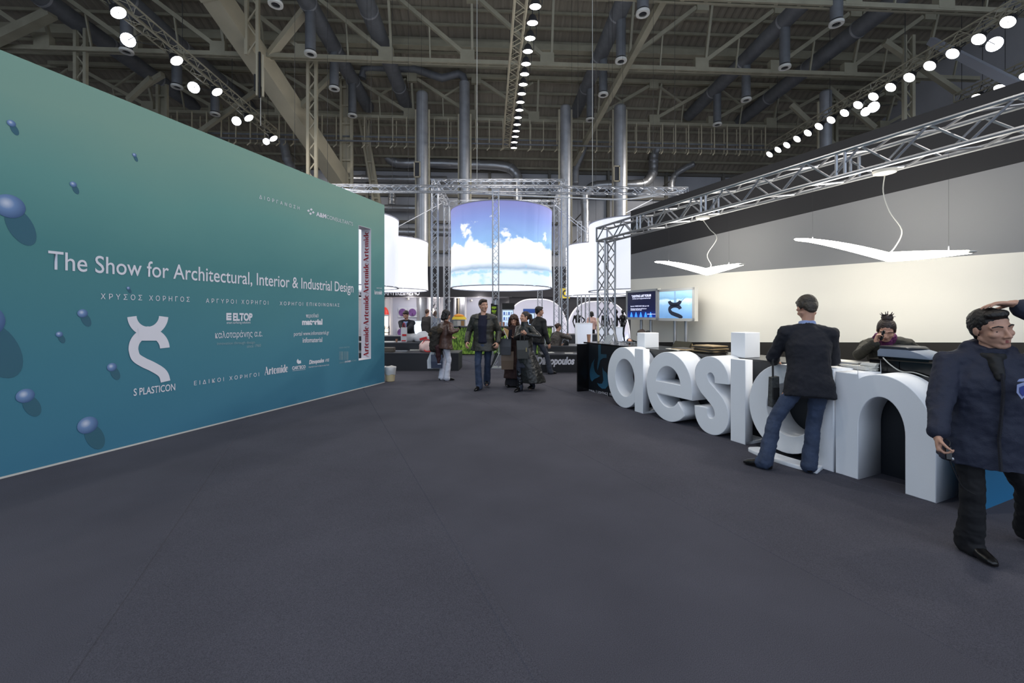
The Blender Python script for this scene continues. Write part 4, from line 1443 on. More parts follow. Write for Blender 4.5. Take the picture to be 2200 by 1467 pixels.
# black box with the scanner on top
bs0, bs1 = rplane(4.90).at(2004, 780)[0], rplane(4.90).at(1868, 780)[0]
zbx = rplane(4.90).at(1868, 771)[1]
t = thing('black_box', 'two-compartment black box on the counter under the scanner', 'box', RP((bs0 + bs1) / 2, 5.1, CZ))
mid = (bs0 + bs1) / 2
rbox(mid + 0.003, bs1, 4.90, 5.3, CZ, zbx, M_black, 'compartment', t)
rbox(bs0, mid - 0.003, 4.90, 5.3, CZ, zbx, M_black, 'compartment', t)
rbox(bs0 - 0.01, bs1 + 0.01, 4.89, 5.31, zbx, zbx + 0.008, mat('box_lid', (40, 36, 32), 0.3), 'lid', t)
q0, q1 = rplane(4.93).at(1998, 770)[0], rplane(4.93).at(1884, 770)[0]
zp = zbx + 0.008
t = thing('scanner', 'grey and black scanner with a sloping lid on the black box', 'scanner', RP((q0 + q1) / 2, 5.1, zp))
rbox(q0 + .01, q1 - .01, 4.935, 5.29, zp, zp + 0.022, M_black, 'base', t)
M_scan = mat('scanner_grey', (122, 132, 148), 0.4)
prof = [(q1, zp + .022), (q1, zp + .075), (q1 - .02, zp + .10), (q0 + (q1 - q0) * .42, zp + .10), (q0 + (q1 - q0) * .18, zp + .07), (q0, zp + .032), (q0, zp + .022)]
me = fill2d([prof], 0.34, 0.004); map_mesh(me, lambda x, y, z: RP(x, 5.11 + z, y)); bm = bmesh.new(); bm.from_mesh(me); bmesh.ops.recalc_face_normals(bm, faces=bm.faces); bm.to_mesh(me); bm.free()
link('body', me, M_scan, t)
prof = [(q1 - .015, zp + .101), (q1 - .02, zp + .125), (q0 + (q1 - q0) * .44, zp + .122), (q0 + (q1 - q0) * .36, zp + .101)]
me = fill2d([prof], 0.35, 0.003); map_mesh(me, lambda x, y, z: RP(x, 5.11 + z, y)); bm = bmesh.new(); bm.from_mesh(me); bmesh.ops.recalc_face_normals(bm, faces=bm.faces); bm.to_mesh(me); bm.free()
link('lid', me, mat('scanner_lid', (40, 44, 52), 0.35), t)
sq = lambda px, py, D: RP(rplane(D).at(px, py)[0], D, rplane(D).at(px, py)[1])
mb = MB(); mb.path([tuple(q) for q in catmull([tuple(sq(x, y, 4.87)) for x, y in ((1897, 768), (1910, 781), (1928, 794), (1942, 799), (1962, 800), (1985, 807), (2010, 816), (2040, 824))], 5)], 0.0055, 6)
o = mb.build('scanner_cable', M_wire, smooth=True); recentre(o, sq(1897, 768, 4.87)); tag(o, 'pale cable trailing from the scanner across the front of the black box', 'cable')
# ================================================================== hanging drums and their truss frame
FX0, FX1, FY0, FY1, FZ = -2.42, 1.65, 13.5, 15.95, 5.62
fr = thing('drum_frame', 'aluminium truss frame of four posts around the sky drum', 'truss', V((FX0 + FX1) / 2, (FY0 + FY1) / 2, 0))
for x in (FX0, FX1):
    for y in (FY0, FY1):
        box_truss(fr, V(x, y, 0), V(x, y, FZ - 0.1), 0.19, 0.016, M_alu, 0.22, up=(0, 1, 0))
        mb = MB(); mb.box(V(x, y, 0.01), 0.3, 0.3, 0.02); mb.build('base_plate', M_alu, fr)
for (p, q) in (((FX0, FY0), (FX1, FY0)), ((FX0, FY1), (FX1, FY1)), ((FX0, FY0), (FX0, FY1)), ((FX1, FY0), (FX1, FY1))):
    box_truss(fr, V(p[0], p[1], FZ), V(q[0], q[1], FZ), 0.19, 0.016, M_alu, 0.22)
lt = thing('crossing_truss', 'long horizontal aluminium truss crossing the aisle in front of the sky drum', 'truss', V(-0.4, 12.2, 5.0))
LTY = 12.3
zlt = CH + (CY - 406.5) / F * LTY
box_truss(lt, pix(700, 404, LTY), pix(1476, 411, LTY), 0.17, 0.015, M_alu, 0.2)
for x, z in ((-1.0, .5), (2.3, .5)):
    mb = MB(); mb.tube(V(x, LTY, zlt), V(x, LTY, 14.4), 0.008, n=5); mb.build('suspension_cable', M_wire, lt)
po = thing('truss_post', 'slim aluminium truss post in front of the sky drum carrying a small black sign', 'truss', V(pix(1065, 700, 12.2).x, 12.2, 0))
xp = pix(1065, 700, 12.2).x
box_truss(po, V(xp, 12.2, 0.0), V(xp, 12.2, zlt - 0.08), 0.17, 0.015, M_alu, 0.2, up=(0, 1, 0))
mb = MB(); mb.box(V(xp, 12.2, 0.01), 0.46, 0.46, 0.02); mb.build('base_plate', M_alu, po)
mb = MB(); mb.tube(V(xp, 12.08, 1.78), V(xp, 12.08, 1.9), 0.07, n=12); mb.build('clamp', M_alu, po)
ex = thing('post_sign', 'black sign with lime green lettering hung on the slim truss post', 'sign', V(xp, 12.06, 1.35))
mb = MB(); a = pix(1054.5, 652, 12.05); b = pix(1068.5, 700, 12.05)
mb.box((a + b) / 2, abs(b.x - a.x), 0.02, abs(a.z - b.z)); mb.build('panel', M_blackmat, ex)
M_lime = mat('lime_print', (180, 220, 30), 0.5)
FRONT = Plane((1, 0), (0, 1), 12.03)
def ftext(pl, body, px0, py0, px1, h, m, parent, **k):
    return plane_text(pl, body, px0, py0, px1, py0, h / F * pl.off, m, parent, out=0.0, flip=True, **k)
ftext(FRONT, 'expo', 1056.5, 662.6, 1066.2, 6.2, M_lime, ex, bold=0.03)
ftext(FRONT, 'decor', 1056.5, 670.2, 1066.4, 5.6, M_lime, ex, bold=0.03)
ftext(FRONT, '2008', 1058.5, 673.4, 1064.4, 2.2, M_lime, ex)
mb = MB(); c = pix(1061.5, 690, 12.03); mb.box(c, 0.13, 0.01, 0.12); mb.build('stripe', mat('dark_lime', (90, 112, 20), 0.6), ex)

# sky drum: printed translucent cloth on two hoops
def sky_mat():
    m = bpy.data.materials.new('sky_print')
    m.use_nodes = True
    nt = m.node_tree
    b = nt.nodes['Principled BSDF']; b.inputs['Roughness'].default_value = 0.8
    N = nt.nodes.new
    tc = N('ShaderNodeTexCoord'); sp = N('ShaderNodeSeparateXYZ'); nt.links.new(tc.outputs['Generated'], sp.inputs[0])
    cr = N('ShaderNodeValToRGB')
    el = cr.color_ramp.elements
    while len(el) < 5: el.new(0.5)
    for e, (p, c) in zip(el, ((0.0, (196, 226, 244)), (0.25, (158, 200, 230)), (0.55, (142, 178, 220)), (0.8, (130, 148, 204)), (1.0, (128, 128, 182)))):
        e.position = p; e.color = srgb(*c)
    nt.links.new(sp.outputs[2], cr.inputs[0])
    mp = N('ShaderNodeMapping'); mp.inputs['Scale'].default_value = (1.0, 1.0, 1.25); nt.links.new(tc.outputs['Object'], mp.inputs[0])
    nz = N('ShaderNodeTexNoise'); nz.inputs['Scale'].default_value = 1.5; nz.inputs['Detail'].default_value = 9; nz.inputs['Roughness'].default_value = 0.62
    nt.links.new(mp.outputs[0], nz.inputs['Vector'])
    def bump_(c, w, g):
        # height window for a cloud bank
        a = N('ShaderNodeMath'); a.operation = 'SUBTRACT'; nt.links.new(sp.outputs[2], a.inputs[0]); a.inputs[1].default_value = c
        d = N('ShaderNodeMath'); d.operation = 'DIVIDE'; nt.links.new(a.outputs[0], d.inputs[0]); d.inputs[1].default_value = w
        e = N('ShaderNodeMath'); e.operation = 'MULTIPLY'; nt.links.new(d.outputs[0], e.inputs[0]); nt.links.new(d.outputs[0], e.inputs[1])
        f = N('ShaderNodeMath'); f.operation = 'MULTIPLY_ADD'; nt.links.new(e.outputs[0], f.inputs[0]); f.inputs[1].default_value = -g; f.inputs[2].default_value = g
        return f
    b1, b2 = bump_(0.35, 0.22, 0.55), bump_(0.06, 0.11, 0.40)
    mx = N('ShaderNodeMath'); mx.operation = 'MAXIMUM'; nt.links.new(b1.outputs[0], mx.inputs[0]); nt.links.new(b2.outputs[0], mx.inputs[1])
    b3 = bump_(0.60, 0.09, 0.04)
    mx2 = N('ShaderNodeMath'); mx2.operation = 'MAXIMUM'; nt.links.new(mx.outputs[0], mx2.inputs[0]); nt.links.new(b3.outputs[0], mx2.inputs[1])
    ad = N('ShaderNodeMath'); ad.operation = 'ADD'; nt.links.new(mx2.outputs[0], ad.inputs[0]); nm_ = N('ShaderNodeMath'); nm_.operation = 'MULTIPLY'; nm_.inputs[1].default_value = 1.75; nt.links.new(nz.outputs[0], nm_.inputs[0]); nt.links.new(nm_.outputs[0], ad.inputs[1])
    mr = N('ShaderNodeMapRange'); mr.inputs[1].default_value = 1.0; mr.inputs[2].default_value = 1.13; nt.links.new(ad.outputs[0], mr.inputs[0])
    mi = N('ShaderNodeMix'); mi.data_type = 'RGBA'; nt.links.new(mr.outputs[0], mi.inputs[0]); nt.links.new(cr.outputs[0], mi.inputs[6])
    # printed grey undersides of the bank
    c2 = N('ShaderNodeValToRGB'); e2 = c2.color_ramp.elements
    while len(e2) < 4: e2.new(0.5)
    for e, (p, c) in zip(e2, ((0.2, (226, 236, 244)), (0.235, (158, 178, 196)), (0.30, (236, 240, 244)), (0.5, (250, 250, 250)))):
        e.position = p; e.color = srgb(*c)
    ma = N('ShaderNodeMath'); ma.operation = 'MULTIPLY_ADD'; nt.links.new(nz.outputs[0], ma.inputs[0]); ma.inputs[1].default_value = 0.06; nt.links.new(sp.outputs[2], ma.inputs[2])
    nt.links.new(ma.outputs[0], c2.inputs[0]); nt.links.new(c2.outputs[0], mi.inputs[7])
    nt.links.new(mi.outputs[2], b.inputs['Base Color']); nt.links.new(mi.outputs[2], b.inputs['Emission Color'])
    b.inputs['Emission Strength'].default_value = 0.72
    return m
M_sky = sky_mat()
M_drum = mat('lit_white_cloth', (244, 244, 248), 0.8, emit=0.55, ecol=srgb(245, 245, 250))
M_druminner = mat('lit_drum_inside', (250, 252, 255), 0.8, emit=1.1)
M_hoop = mat('hoop', (150, 150, 160), 0.5)
def drum(label, c, r, z0, z1, m, name='hanging_drum', zig=0.012, straps=True, topz=None):
    t = thing(name, label, 'lamp', V(c[0], c[1], z0))
    n = 96
    mb = MB()
    vs, fs = [], []
    rows = [z0, z0 + 0.02, z0 + (z1 - z0) * 0.33, z0 + (z1 - z0) * 0.66, z1 - 0.02, z1]
    fold = [rnd.uniform(-1, 1) for _ in range(n)]
    for i, z in enumerate(rows):
        for k in range(n):
            a = 2 * math.pi * k / n
            f = 0 if i in (4, 5) else zig * (fold[k] * 0.6 + math.sin(k * 1.7)) * (1.0 if i < 4 else 0)
            q = r + f - (0.02 if i in (2, 3) else 0)
            vs.append(V(c[0] + q * math.cos(a), c[1] + q * math.sin(a), z))
    for i in range(len(rows) - 1):
        for k in range(n):
            fs.append((i * n + k, i * n + (k + 1) % n, (i + 1) * n + (k + 1) % n, (i + 1) * n + k))
    mb.add(vs, fs); mb.build('printed_cloth' if m is M_sky else 'cloth', m, t, smooth='all')
    mb = MB()
    mb.lathe(V(c[0], c[1], 0), [(r - 0.07, z0 + 0.015), (r - 0.07, z1 - 0.01)], 64, cap=False); mb.build('lining', M_druminner, t, smooth='all')
    for z in (z0, z1):
        mb = MB(); mb.lathe(V(c[0], c[1], z), [(r - 0.04, -0.015), (r + 0.012, -0.015), (r + 0.012, 0.015), (r - 0.04, 0.015), (r - 0.04, -0.015)], 64, cap=False); mb.build('hoop', M_hoop, t, smooth=True)
    mb = MB(); mb.lathe(V(c[0], c[1], z0 + 0.35), [(0.001, 0), (r - 0.08, 0)], 48, cap=False); mb.build('diffuser', M_druminner, t)
    if topz:
        for k in range(4):
            a = math.pi / 4 + k * math.pi / 2
            mb = MB(); mb.tube(V(c[0] + r * math.cos(a), c[1] + r * math.sin(a), z1), V(c[0] + topz[1] * math.cos(a), c[1] + topz[1] * math.sin(a), topz[0]), 0.005, n=5); mb.build('wire', M_darkwire, t)
    return t
SCX, SCY = -0.36, 14.72
drum('big hanging drum printed with blue sky and white clouds', (SCX, SCY), 1.72, 2.4, 4.97, M_sky, 'sky_drum', topz=(FZ - 0.1, 2.2))
def white_drum(label, pxl, pxr, ytop_c, ybot_c, Y, topz):
    xl, xr = (pxl - CX) / F * Y, (pxr - CX) / F * Y
    r = (xr - xl) / 2
    yn = Y - r
    return drum(label, ((xl + xr) / 2, Y), r, CH + (CY - ybot_c) / F * yn, CH + (CY - ytop_c) / F * yn, M_drum, topz=(21.4 if Y < 16 else 20.6, r))
white_drum('glowing white drum right of the sky drum, lower and farther of the right pair', 1216, 1345, 519, 633, 17.6, (5.8, 0.4))
white_drum('glowing white drum behind the gantry post, nearer of the right pair', 1266, 1452, 461, 620, 14.2, (6.2, 0.4))
white_drum('glowing white drum left of the truss frame, farther of the left pair', 742, 918, 504, 618, 17.6, (5.8, 0.4))
white_drum('glowing white drum just past the end of the teal wall, nearer of the left pair', 640, 853, 444, 610, 13.4, (6.2, 0.4))
for (x0, y0, Y0, x1, y1, Y1, lab) in ((853, 488, 14, 950, 436, 16, 'white strap sloping from the left drums up to the truss frame'), (1192, 440, 15, 1262, 494, 15, 'upper white strap sloping from the frame down to the right drums'),
                                      (1200, 452, 15, 1268, 506, 15, 'lower white strap sloping from the frame down to the right drums'), (1345, 457, 14, 1402, 428, 13, 'thin white strap rising right from the nearer right drum')):
    mb = MB(); a = pix(x0, y0, Y0); mb.beam(a, pix(x1, y1, Y1), 0.012 if 'thin' in lab else 0.035, 0.012)
    o = mb.build('strap', M_white); recentre(o, a); tag(o, lab, 'strap')
mb = MB(); mb.path([tuple(q) for q in catmull([tuple(pix(x, y, 12.6)) for x, y in ((730, 404), (790, 411), (860, 413), (960, 411), (1060, 418), (1215, 424), (1340, 428), (1430, 416), (1470, 408))], 6)], 0.02, 6)
o = mb.build('cable_hose', M_white, smooth=True); recentre(o, pix(730, 404, 12.6)); tag(o, 'white hose sagging along the long crossing truss', 'hose')

# ================================================================== stepped black benches
M_bench = mat('bench_black', (30, 30, 34), 0.45)
M_benchtop = mat('bench_top', (62, 62, 66), 0.35)
def bench(label, x0, x1, y0, z, dep, riser=True):
    t = thing('platform_bench', label, 'bench', V((x0 + x1) / 2, y0 + dep / 2, 0))
    mb = MB(); mb.box(V((x0 + x1) / 2, y0 + dep / 2, z / 2 - 0.015), x1 - x0, dep, z - 0.03); mb.build('body', M_bench, t)
    mb = MB(); mb.box(V((x0 + x1) / 2, y0 + dep / 2 - 0.005, z - 0.015), x1 - x0 + 0.02, dep + 0.02, 0.03); mb.build('top', M_benchtop, t)
    return t
yb = F * CH / (796.5 - CY)
zb = CH - (757.5 - CY) / F * yb
bench('low black platform bench left of the aisle holding shopping bags', pix(700, 757, yb).x, pix(985, 757, yb).x, yb, zb, 0.85)
bench('upper black step behind the low left bench', pix(690, 740, yb + .86).x, pix(962, 740, yb + .86).x, yb + .87, 0.70, 0.8)
bench('rear black ledge behind the left step, at the feet of the white booth', pix(690, 722, yb + 3).x, pix(945, 722, yb + 3).x, yb + 2.6, 0.80, 0.7)
yr = F * CH / (800 - CY)
zr = CH - (761 - CY) / F * yr
br = bench('low black platform bench right of the aisle with white lettering on its front', pix(1163, 757, yr).x, pix(1330, 757, yr).x, yr, zr, 0.9)
BP = Plane((1, 0), (0, 1), yr - 0.004)
plane_text(BP, 'Dimopoulos', 1153, 782.3, 1234.5, 782.3, 15.0 / F * yr, M_print, br, out=-0.001, bold=0.045, shear=0.22)
bench('upper black step behind the low right bench, with a seated visitor', pix(1160, 745, yr + .9).x, pix(1330, 745, yr + .9).x, yr + .92, 0.62, 0.95)
bench('rear dark ledge before the white arched shells', pix(1195, 727, yr + 4).x, pix(1345, 727, yr + 4).x, yr + 5.2, 0.75, 0.8)

def paper_at(label, px, py, z, wdt, dep, m, ang=0.2, name='leaflet'):
    Y = F * (CH - z) / (py - CY)
    p = pix(px, py, Y)
    mb = MB(); a = ang
    mb.box(p + V(0, 0, 0.006), wdt, dep, 0.012, V(math.cos(a), math.sin(a), 0), V(-math.sin(a), math.cos(a), 0))
    o = mb.build(name, m); recentre(o, p); return tag(o, label, 'leaflet')
paper_at('white leaflet on the low left bench below the bags', 893, 752, zb, 0.32, 0.22, M_paper)
paper_at('grey catalogue on the low left bench near the wall', 861, 754, zb, 0.36, 0.24, mat('grey_brochure', (130, 136, 146), 0.35), 0.05, 'catalogue')
paper_at('white leaflet on the upper left step beside the cup', 836, 734.5, 0.70, 0.3, 0.2, M_paper, 0.1)
paper_at('white leaflet near the walking man on the low right bench', 1181, 757.5, zr, 0.22, 0.16, M_paper, 0.3)
paper_at('white leaflet at the back of the low right bench', 1207, 753.0, zr, 0.26, 0.15, M_paper, 0.0)
paper_at('pale leaflet on the low right bench beside the counter end', 1222, 759.0, zr, 0.22, 0.12, M_paper, 0.1)
mb = MB(); p = pix(836, 756, yb + .3); p.z = zb; mb.box(p + V(0, 0, .06), 0.3, 0.22, 0.12); o = mb.build('shoe_box', mat('taupe_box', (86, 78, 68), 0.6)); recentre(o, p); tag(o, 'taupe closed box on the low left bench beside the teal wall', 'box')
bv = o.modifiers.new('bevel', 'BEVEL'); bv.width = 0.012
p = pix(852, 734, yb + 1.1); p.z = 0.70
cup('small paper cup on the upper left step', p, 0.034, 0.09)

# ---- carrier bags
M_bagwhite = mat('bag_white', (200, 198, 200), 0.45, bump=0.5, bscale=7)
M_bagpink = mat('bag_pink', (222, 188, 180), 0.45, bump=0.5, bscale=7)
def lumpy(c, rx, ry, rz, seed, n=20, m=12, amp=0.16):
    r_ = random.Random(seed)
    ph = [r_.uniform(0, 6) for _ in range(6)]
    mb = MB(); mb.ball((0, 0, 0), 1, 1, 1, n, m)
    out = []
    for v in mb.v:
        x, y, z = v
        k = 1 + amp * (math.sin(3 * x + ph[0]) * math.cos(4 * y + ph[1]) + 0.6 * math.sin(6 * z + ph[2]) * math.cos(5 * x + ph[3]))
        zz = max(z * k, -0.55)
        out.append((c[0] + x * k * rx, c[1] + y * k * ry, c[2] + (zz + 0.55) * rz))
    mb.v = out
    return mb
def carrier_lying(label, px, py, z, rx, rz, seed, m, patch=True, handles=False, back=0.0):
    Y = F * (CH - z) / (py - CY) if back == 0 else back
    p = pix(px, py, Y); p.z = z
    t = thing('carrier_bag', label, 'bag', p)
    lumpy(p, rx, 0.16, rz, seed).build('bag_body', m, t, smooth='all')
    if patch:
        mb = MB(); mb.box(p + V(rx * .2, -0.165, rz * .55), rx * .8, 0.006, rz * .35, V(.96, .1, .25).normalized(), V(-.1, 1, 0).normalized()); mb.build('red_print', M_redplastic, t)
    if handles:
        mb = MB(); mb.path([tuple(q) for q in catmull([tuple(p + V(*d)) for d in ((-.1, -.05, rz * 1.1), (-.02, -.06, rz * 1.7), (.12, -.05, rz * 1.6), (.18, -.03, rz * 1.0))], 5)], 0.014, 6); mb.build('red_handle', M_redplastic, t)
        mb = MB(); mb.path([tuple(q) for q in catmull([tuple(p + V(*d)) for d in ((-.02, -.17, .05), (.05, -.24, .02), (.14, -.2, .02), (.16, -.15, .06))], 5)], 0.016, 6); mb.build('red_handle', M_redplastic, t)
    return t
carrier_lying('crumpled white carrier bag lying on the upper left step', 883, 736.5, 0.70, 0.22, 0.16, 3, M_bagwhite, False, back=13.0)
carrier_lying('larger white carrier bag with a red print lying on the upper left step', 908, 741, 0.70, 0.27, 0.19, 8, M_bagwhite, True, back=12.75)
carrier_lying('pinkish carrier bag with red handles on the low left bench', 916, 755, zb, 0.21, 0.19, 5, M_bagpink, False, True, back=11.9)
def paper_bag(label, c, wdt, dep, h, m, rz=0.0, top=1.0, handles=True, hm=None, name='shopping_bag', tilt=(0, 0), emblem=None):
    """open paper bag: c = middle of the base"""
    c = Vector(c)
    t = thing(name, label, 'bag', c)
    ax, ay = V(math.cos(rz), math.sin(rz), 0), V(-math.sin(rz), math.cos(rz), 0)
    def ringp(z, kx, ky):
        o = V(tilt[0] * z, tilt[1] * z, 0)
        return [c + o + ax * (sx * wdt / 2 * kx) + ay * (sy * dep / 2 * ky) + V(0, 0, z) for sx, sy in ((-1, -1), (1, -1), (1, 1), (-1, 1))]
    mid = lambda P: [P[0], P[1], (P[1] + P[2]) / 2 + ax * -0.015, P[2], P[3], (P[3] + P[0]) / 2 + ax * 0.015]
    rings = [mid(ringp(0, .96, .9)), mid(ringp(h * .5, 1, .95)), mid(ringp(h, top, .55))]
    vs = [p for r in rings for p in r]
    fs = [tuple(range(6))[::-1]]
    for i in range(2):
        for k in range(6):
            fs.append((i * 6 + k, i * 6 + (k + 1) % 6, (i + 1) * 6 + (k + 1) % 6, (i + 1) * 6 + k))
    mb = MB().add(vs, fs); o = mb.build('bag_body', m, t)
    so = o.modifiers.new('solid', 'SOLIDIFY'); so.thickness = 0.004
    if handles:
        for sy in (-1, 1):
            o_ = V(tilt[0] * h, tilt[1] * h, 0)
            q = c + o_ + ay * sy * dep * .26 + V(0, 0, h - 0.02)
            mb = MB(); mb.path([tuple(x) for x in catmull([tuple(q - ax * wdt * .2), tuple(q - ax * wdt * .16 + V(0, 0, .1)), tuple(q + V(0, 0, .16)), tuple(q + ax * wdt * .16 + V(0, 0, .1)), tuple(q + ax * wdt * .2)], 5)], 0.005, 6)
            mb.build('handle', hm or M_darkwire, t)
    if emblem:
        for (ex_, ez, ew, eh, em) in emblem:
            mb = MB(); q = c + V(tilt[0] * ez * h, tilt[1] * ez * h, 0) - ay * (dep / 2 + 0.006) + ax * ex_ * wdt + V(0, 0, ez * h)
            mb.box(q, ew * wdt, 0.004, eh * h, ax, ay); mb.build('print', em, t)
    return t
p = pix(868, 741, 12.62); p.z = 0.70
paper_bag('upright white bag with red prints under the hands of the leaning man', p, 0.17, 0.12, 0.43, M_bagwhite, 0.1, 1.0, True, M_redplastic, emblem=[(0.1, .48, .7, .13, M_redplastic), (0, .1, .7, .07, M_redplastic)])

# ---- waste bin
p = floor_at(838.5, 819)
t = thing('waste_bin', 'cream waste bin with a pale liner beside the end of the teal wall', 'bin', p)
mb = MB(); mb.lathe(p, [(0.085, 0.0), (0.095, 0.01), (0.118, 0.30), (0.124, 0.30), (0.124, 0.315), (0.112, 0.315), (0.09, 0.02)], 24, cap=False); mb.build('bucket', mat('bin_cream', (206, 186, 146), 0.5), t, smooth=True)
mb = MB(); mb.lathe(p, [(0.114, 0.16), (0.1225, 0.245), (0.131, 0.32), (0.125, 0.335), (0.09, 0.31), (0.08, 0.30)], 22, cap=False)
mb.v = [(x + 0.004 * math.sin(i * 2.1), y + 0.004 * math.cos(i * 1.7), z + 0.012 * math.sin(i * 1.3)) for i, (x, y, z) in enumerate(mb.v)]
mb.build('liner', mat('bin_liner', (200, 198, 196), 0.35), t, smooth='all')

# ================================================================== green bar
gy = 16.1
M_grass = None
def grass_mat():
    m = bpy.data.materials.new('grass_print')
    m.use_nodes = True
    nt = m.node_tree; b = nt.nodes['Principled BSDF']; b.inputs['Roughness'].default_value = 0.6
    N = nt.nodes.new
    tc = N('ShaderNodeTexCoord'); mp = N('ShaderNodeMapping'); mp.inputs['Scale'].default_value = (16, 16, 6); mp.inputs['Rotation'].default_value = (0, 0.35, 0)
    nt.links.new(tc.outputs['Object'], mp.inputs[0])
    nz = N('ShaderNodeTexNoise'); nz.inputs['Scale'].default_value = 1.6; nz.inputs['Detail'].default_value = 6; nt.links.new(mp.outputs[0], nz.inputs['Vector'])
    cr = N('ShaderNodeValToRGB'); el = cr.color_ramp.elements
    while len(el) < 3: el.new(.5)
    for e, (p, c) in zip(el, ((0.34, (40, 62, 18)), (0.5, (104, 140, 40)), (0.66, (170, 200, 84)))):
        e.position = p; e.color = srgb(*c)
    nt.links.new(nz.outputs[0], cr.inputs[0]); nt.links.new(cr.outputs[0], b.inputs['Base Color'])
    return m
M_grass = grass_mat()
ba = thing('bar_counter', 'bar counter with a printed grass front behind the walking visitors', 'counter', V(pix(1080, 760, gy).x, gy + .3, 0))
xa, xb = pix(968, 700, gy).x, pix(1186, 700, gy).x
mb = MB(); mb.box(V((xa + xb) / 2, gy + .3, 0.53), xb - xa, 0.6, 1.0); mb.build('printed_front', M_grass, ba)
mb = MB(); mb.box(V((xa + xb) / 2, gy + .3, 1.05), xb - xa + 0.12, 0.72, 0.04); mb.build('bar_top', M_benchtop, ba)
mb = MB(); mb.box(V((xa + xb) / 2, gy + .32, 0.02), xb - xa, 0.58, 0.05); mb.build('plinth', M_black, ba)
p = V(pix(987, 700, gy + .3).x, gy + .3, 1.07)
t = thing('snack_display', 'glass snack display with a yellow lid on the grass bar', 'display', p)
mb = MB(); mb.box(p + V(0, 0, .12), 0.44, 0.3, 0.24); mb.build('case', mat('case_grey', (150, 150, 148), 0.3), t)
for k, c in enumerate(((160, 158, 150), (200, 190, 180), (150, 110, 60))):
    mb = MB(); mb.box(p + V(-.14 + .14 * k, -.152, .11), 0.12, 0.01, 0.19); mb.build('compartment', mat('snack_%d' % k, c, .5), t)
mb = MB(); mb.hexa([p + V(-.26, -.2, .25), p + V(.26, -.2, .25), p + V(.26, .2, .25), p + V(-.26, .2, .25)], [p + V(-.22, -.16, .36), p + V(.2, -.16, .36), p + V(.2, .16, .36), p + V(-.22, .16, .36)]); mb.build('lid', M_yellow, t)
lumpy(p + V(-.02, 0, .36), 0.2, .14, .06, 4).build('bread_rolls', mat('rolls', (226, 150, 60), .6), t, smooth='all')
for px, r, lab in ((1074, .05, 'paper cup on the grass bar beside the slim truss post'), (1082, .04, 'small cup on the grass bar left of the curly-haired woman')):
    p = V(pix(px, 700, gy + .1).x, gy + .1, 1.07)
    cup(lab, p, r, 0.16)
# drinks fridge
fy = 18.2
p = V(pix(1091, 700, fy).x, fy, 0)
t = thing('drinks_fridge', 'glowing drinks fridge with a dark header behind the curly-haired woman', 'fridge', p)
mb = MB(); mb.box(p + V(0, .3, .95), 0.5, 0.55, 1.9); mb.build('cabinet', mat('fridge_side', (190, 194, 200), .4), t)
mb = MB(); mb.box(p + V(0, .015, 1.3), 0.42, 0.02, 0.75); mb.build('lit_window', mat('fridge_light', (190, 214, 250), .3, emit=.8), t)
mb = MB(); mb.box(p + V(0.02, .01, 1.86), 0.52, 0.04, 0.26); mb.build('header', M_blackmat, t)
for k in range(3):
    mb = MB(); mb.box(p + V(0, .0, 1.05 + .22 * k), 0.42, 0.02, 0.015); mb.build('shelf', M_alu, t)
    for j in range(4):
        mb = MB(); mb.box(p + V(-.15 + .1 * j, .0, 1.05 + .22 * k + .07), 0.06, 0.012, 0.12); mb.build('bottle', mat('bottle_%d' % (j % 2), ((70, 110, 200), (220, 226, 240))[j % 2], .3), t)
p = V(pix(1137, 700, fy).x, fy, 0)
t = thing('drinks_fridge', 'second drinks fridge with a blue header seen past the ponytailed woman', 'fridge', p)
mb = MB(); mb.box(p + V(0, .3, .88), 0.5, 0.55, 1.76); mb.build('cabinet', mat('fridge_side', (190, 194, 200), .4), t)
mb = MB(); mb.box(p + V(0, .01, 1.66), 0.5, 0.02, 0.16); mb.build('header', mat('fridge_blue', (60, 100, 190), .4), t)
mb = MB(); mb.box(p + V(0, .01, 1.2), 0.4, 0.02, 0.7); mb.build('lit_window', MATS['fridge_light'], t)
# round bistro table by the rear tower
p = V(pix(1172, 700, 15).x, 15.2, 0)
t = thing('bistro_table', 'small high round table at the right end of the grass bar', 'table', p)
mb = MB(); mb.lathe(p, [(0.001, 1.06), (0.16, 1.06), (0.17, 1.075), (0.16, 1.09), (0.001, 1.09)], 24); mb.build('top', M_darkgrey, t, smooth=True)
mb = MB(); mb.lathe(p, [(0.15, 0), (0.14, .02), (0.025, .04), (0.025, 1.06)], 16); mb.build('pedestal', M_alu, t, smooth=True)

# ================================================================== far stands
M_fascia = mat('fascia_black', (34, 33, 38), 0.7)
M_booth = mat('booth_white', (214, 212, 216), 0.7)
BY = 26.0
ws = struct('wall_stands')
x0, x1 = pix(560, 600, BY).x, pix(1420, 600, BY).x
mb = MB(); z0, z1 = CH + (CY - 638) / F * BY, CH + (CY - 573) / F * BY
mb.box(V((x0 + x1) / 2, BY, (z0 + z1) / 2), x1 - x0, 0.3, z1 - z0); mb.build('black_fascia', M_fascia, ws)
xg = pix(1094, 600, BY).x
mb = MB(); mb.box(V((xg + x1) / 2, BY + .1, z0 / 2), x1 - xg, 0.3, z0); mb.build('black_wall', M_fascia, ws)
SP = Plane((1, 0), (0, 1), BY - 0.16)
plane_text(SP, 'ΑΝΤΙΚΕΙΜΕΝΟ', 825.5, 633.8, 901.5, 633.8, 9.0 / F * BY, M_print, ws, out=-0.004, bold=0.03)
plane_text(SP, 'ΕΝΑ', 771.5, 633.8, 796, 633.8, 9.0 / F * BY, M_print, ws, out=-0.004, bold=0.03)
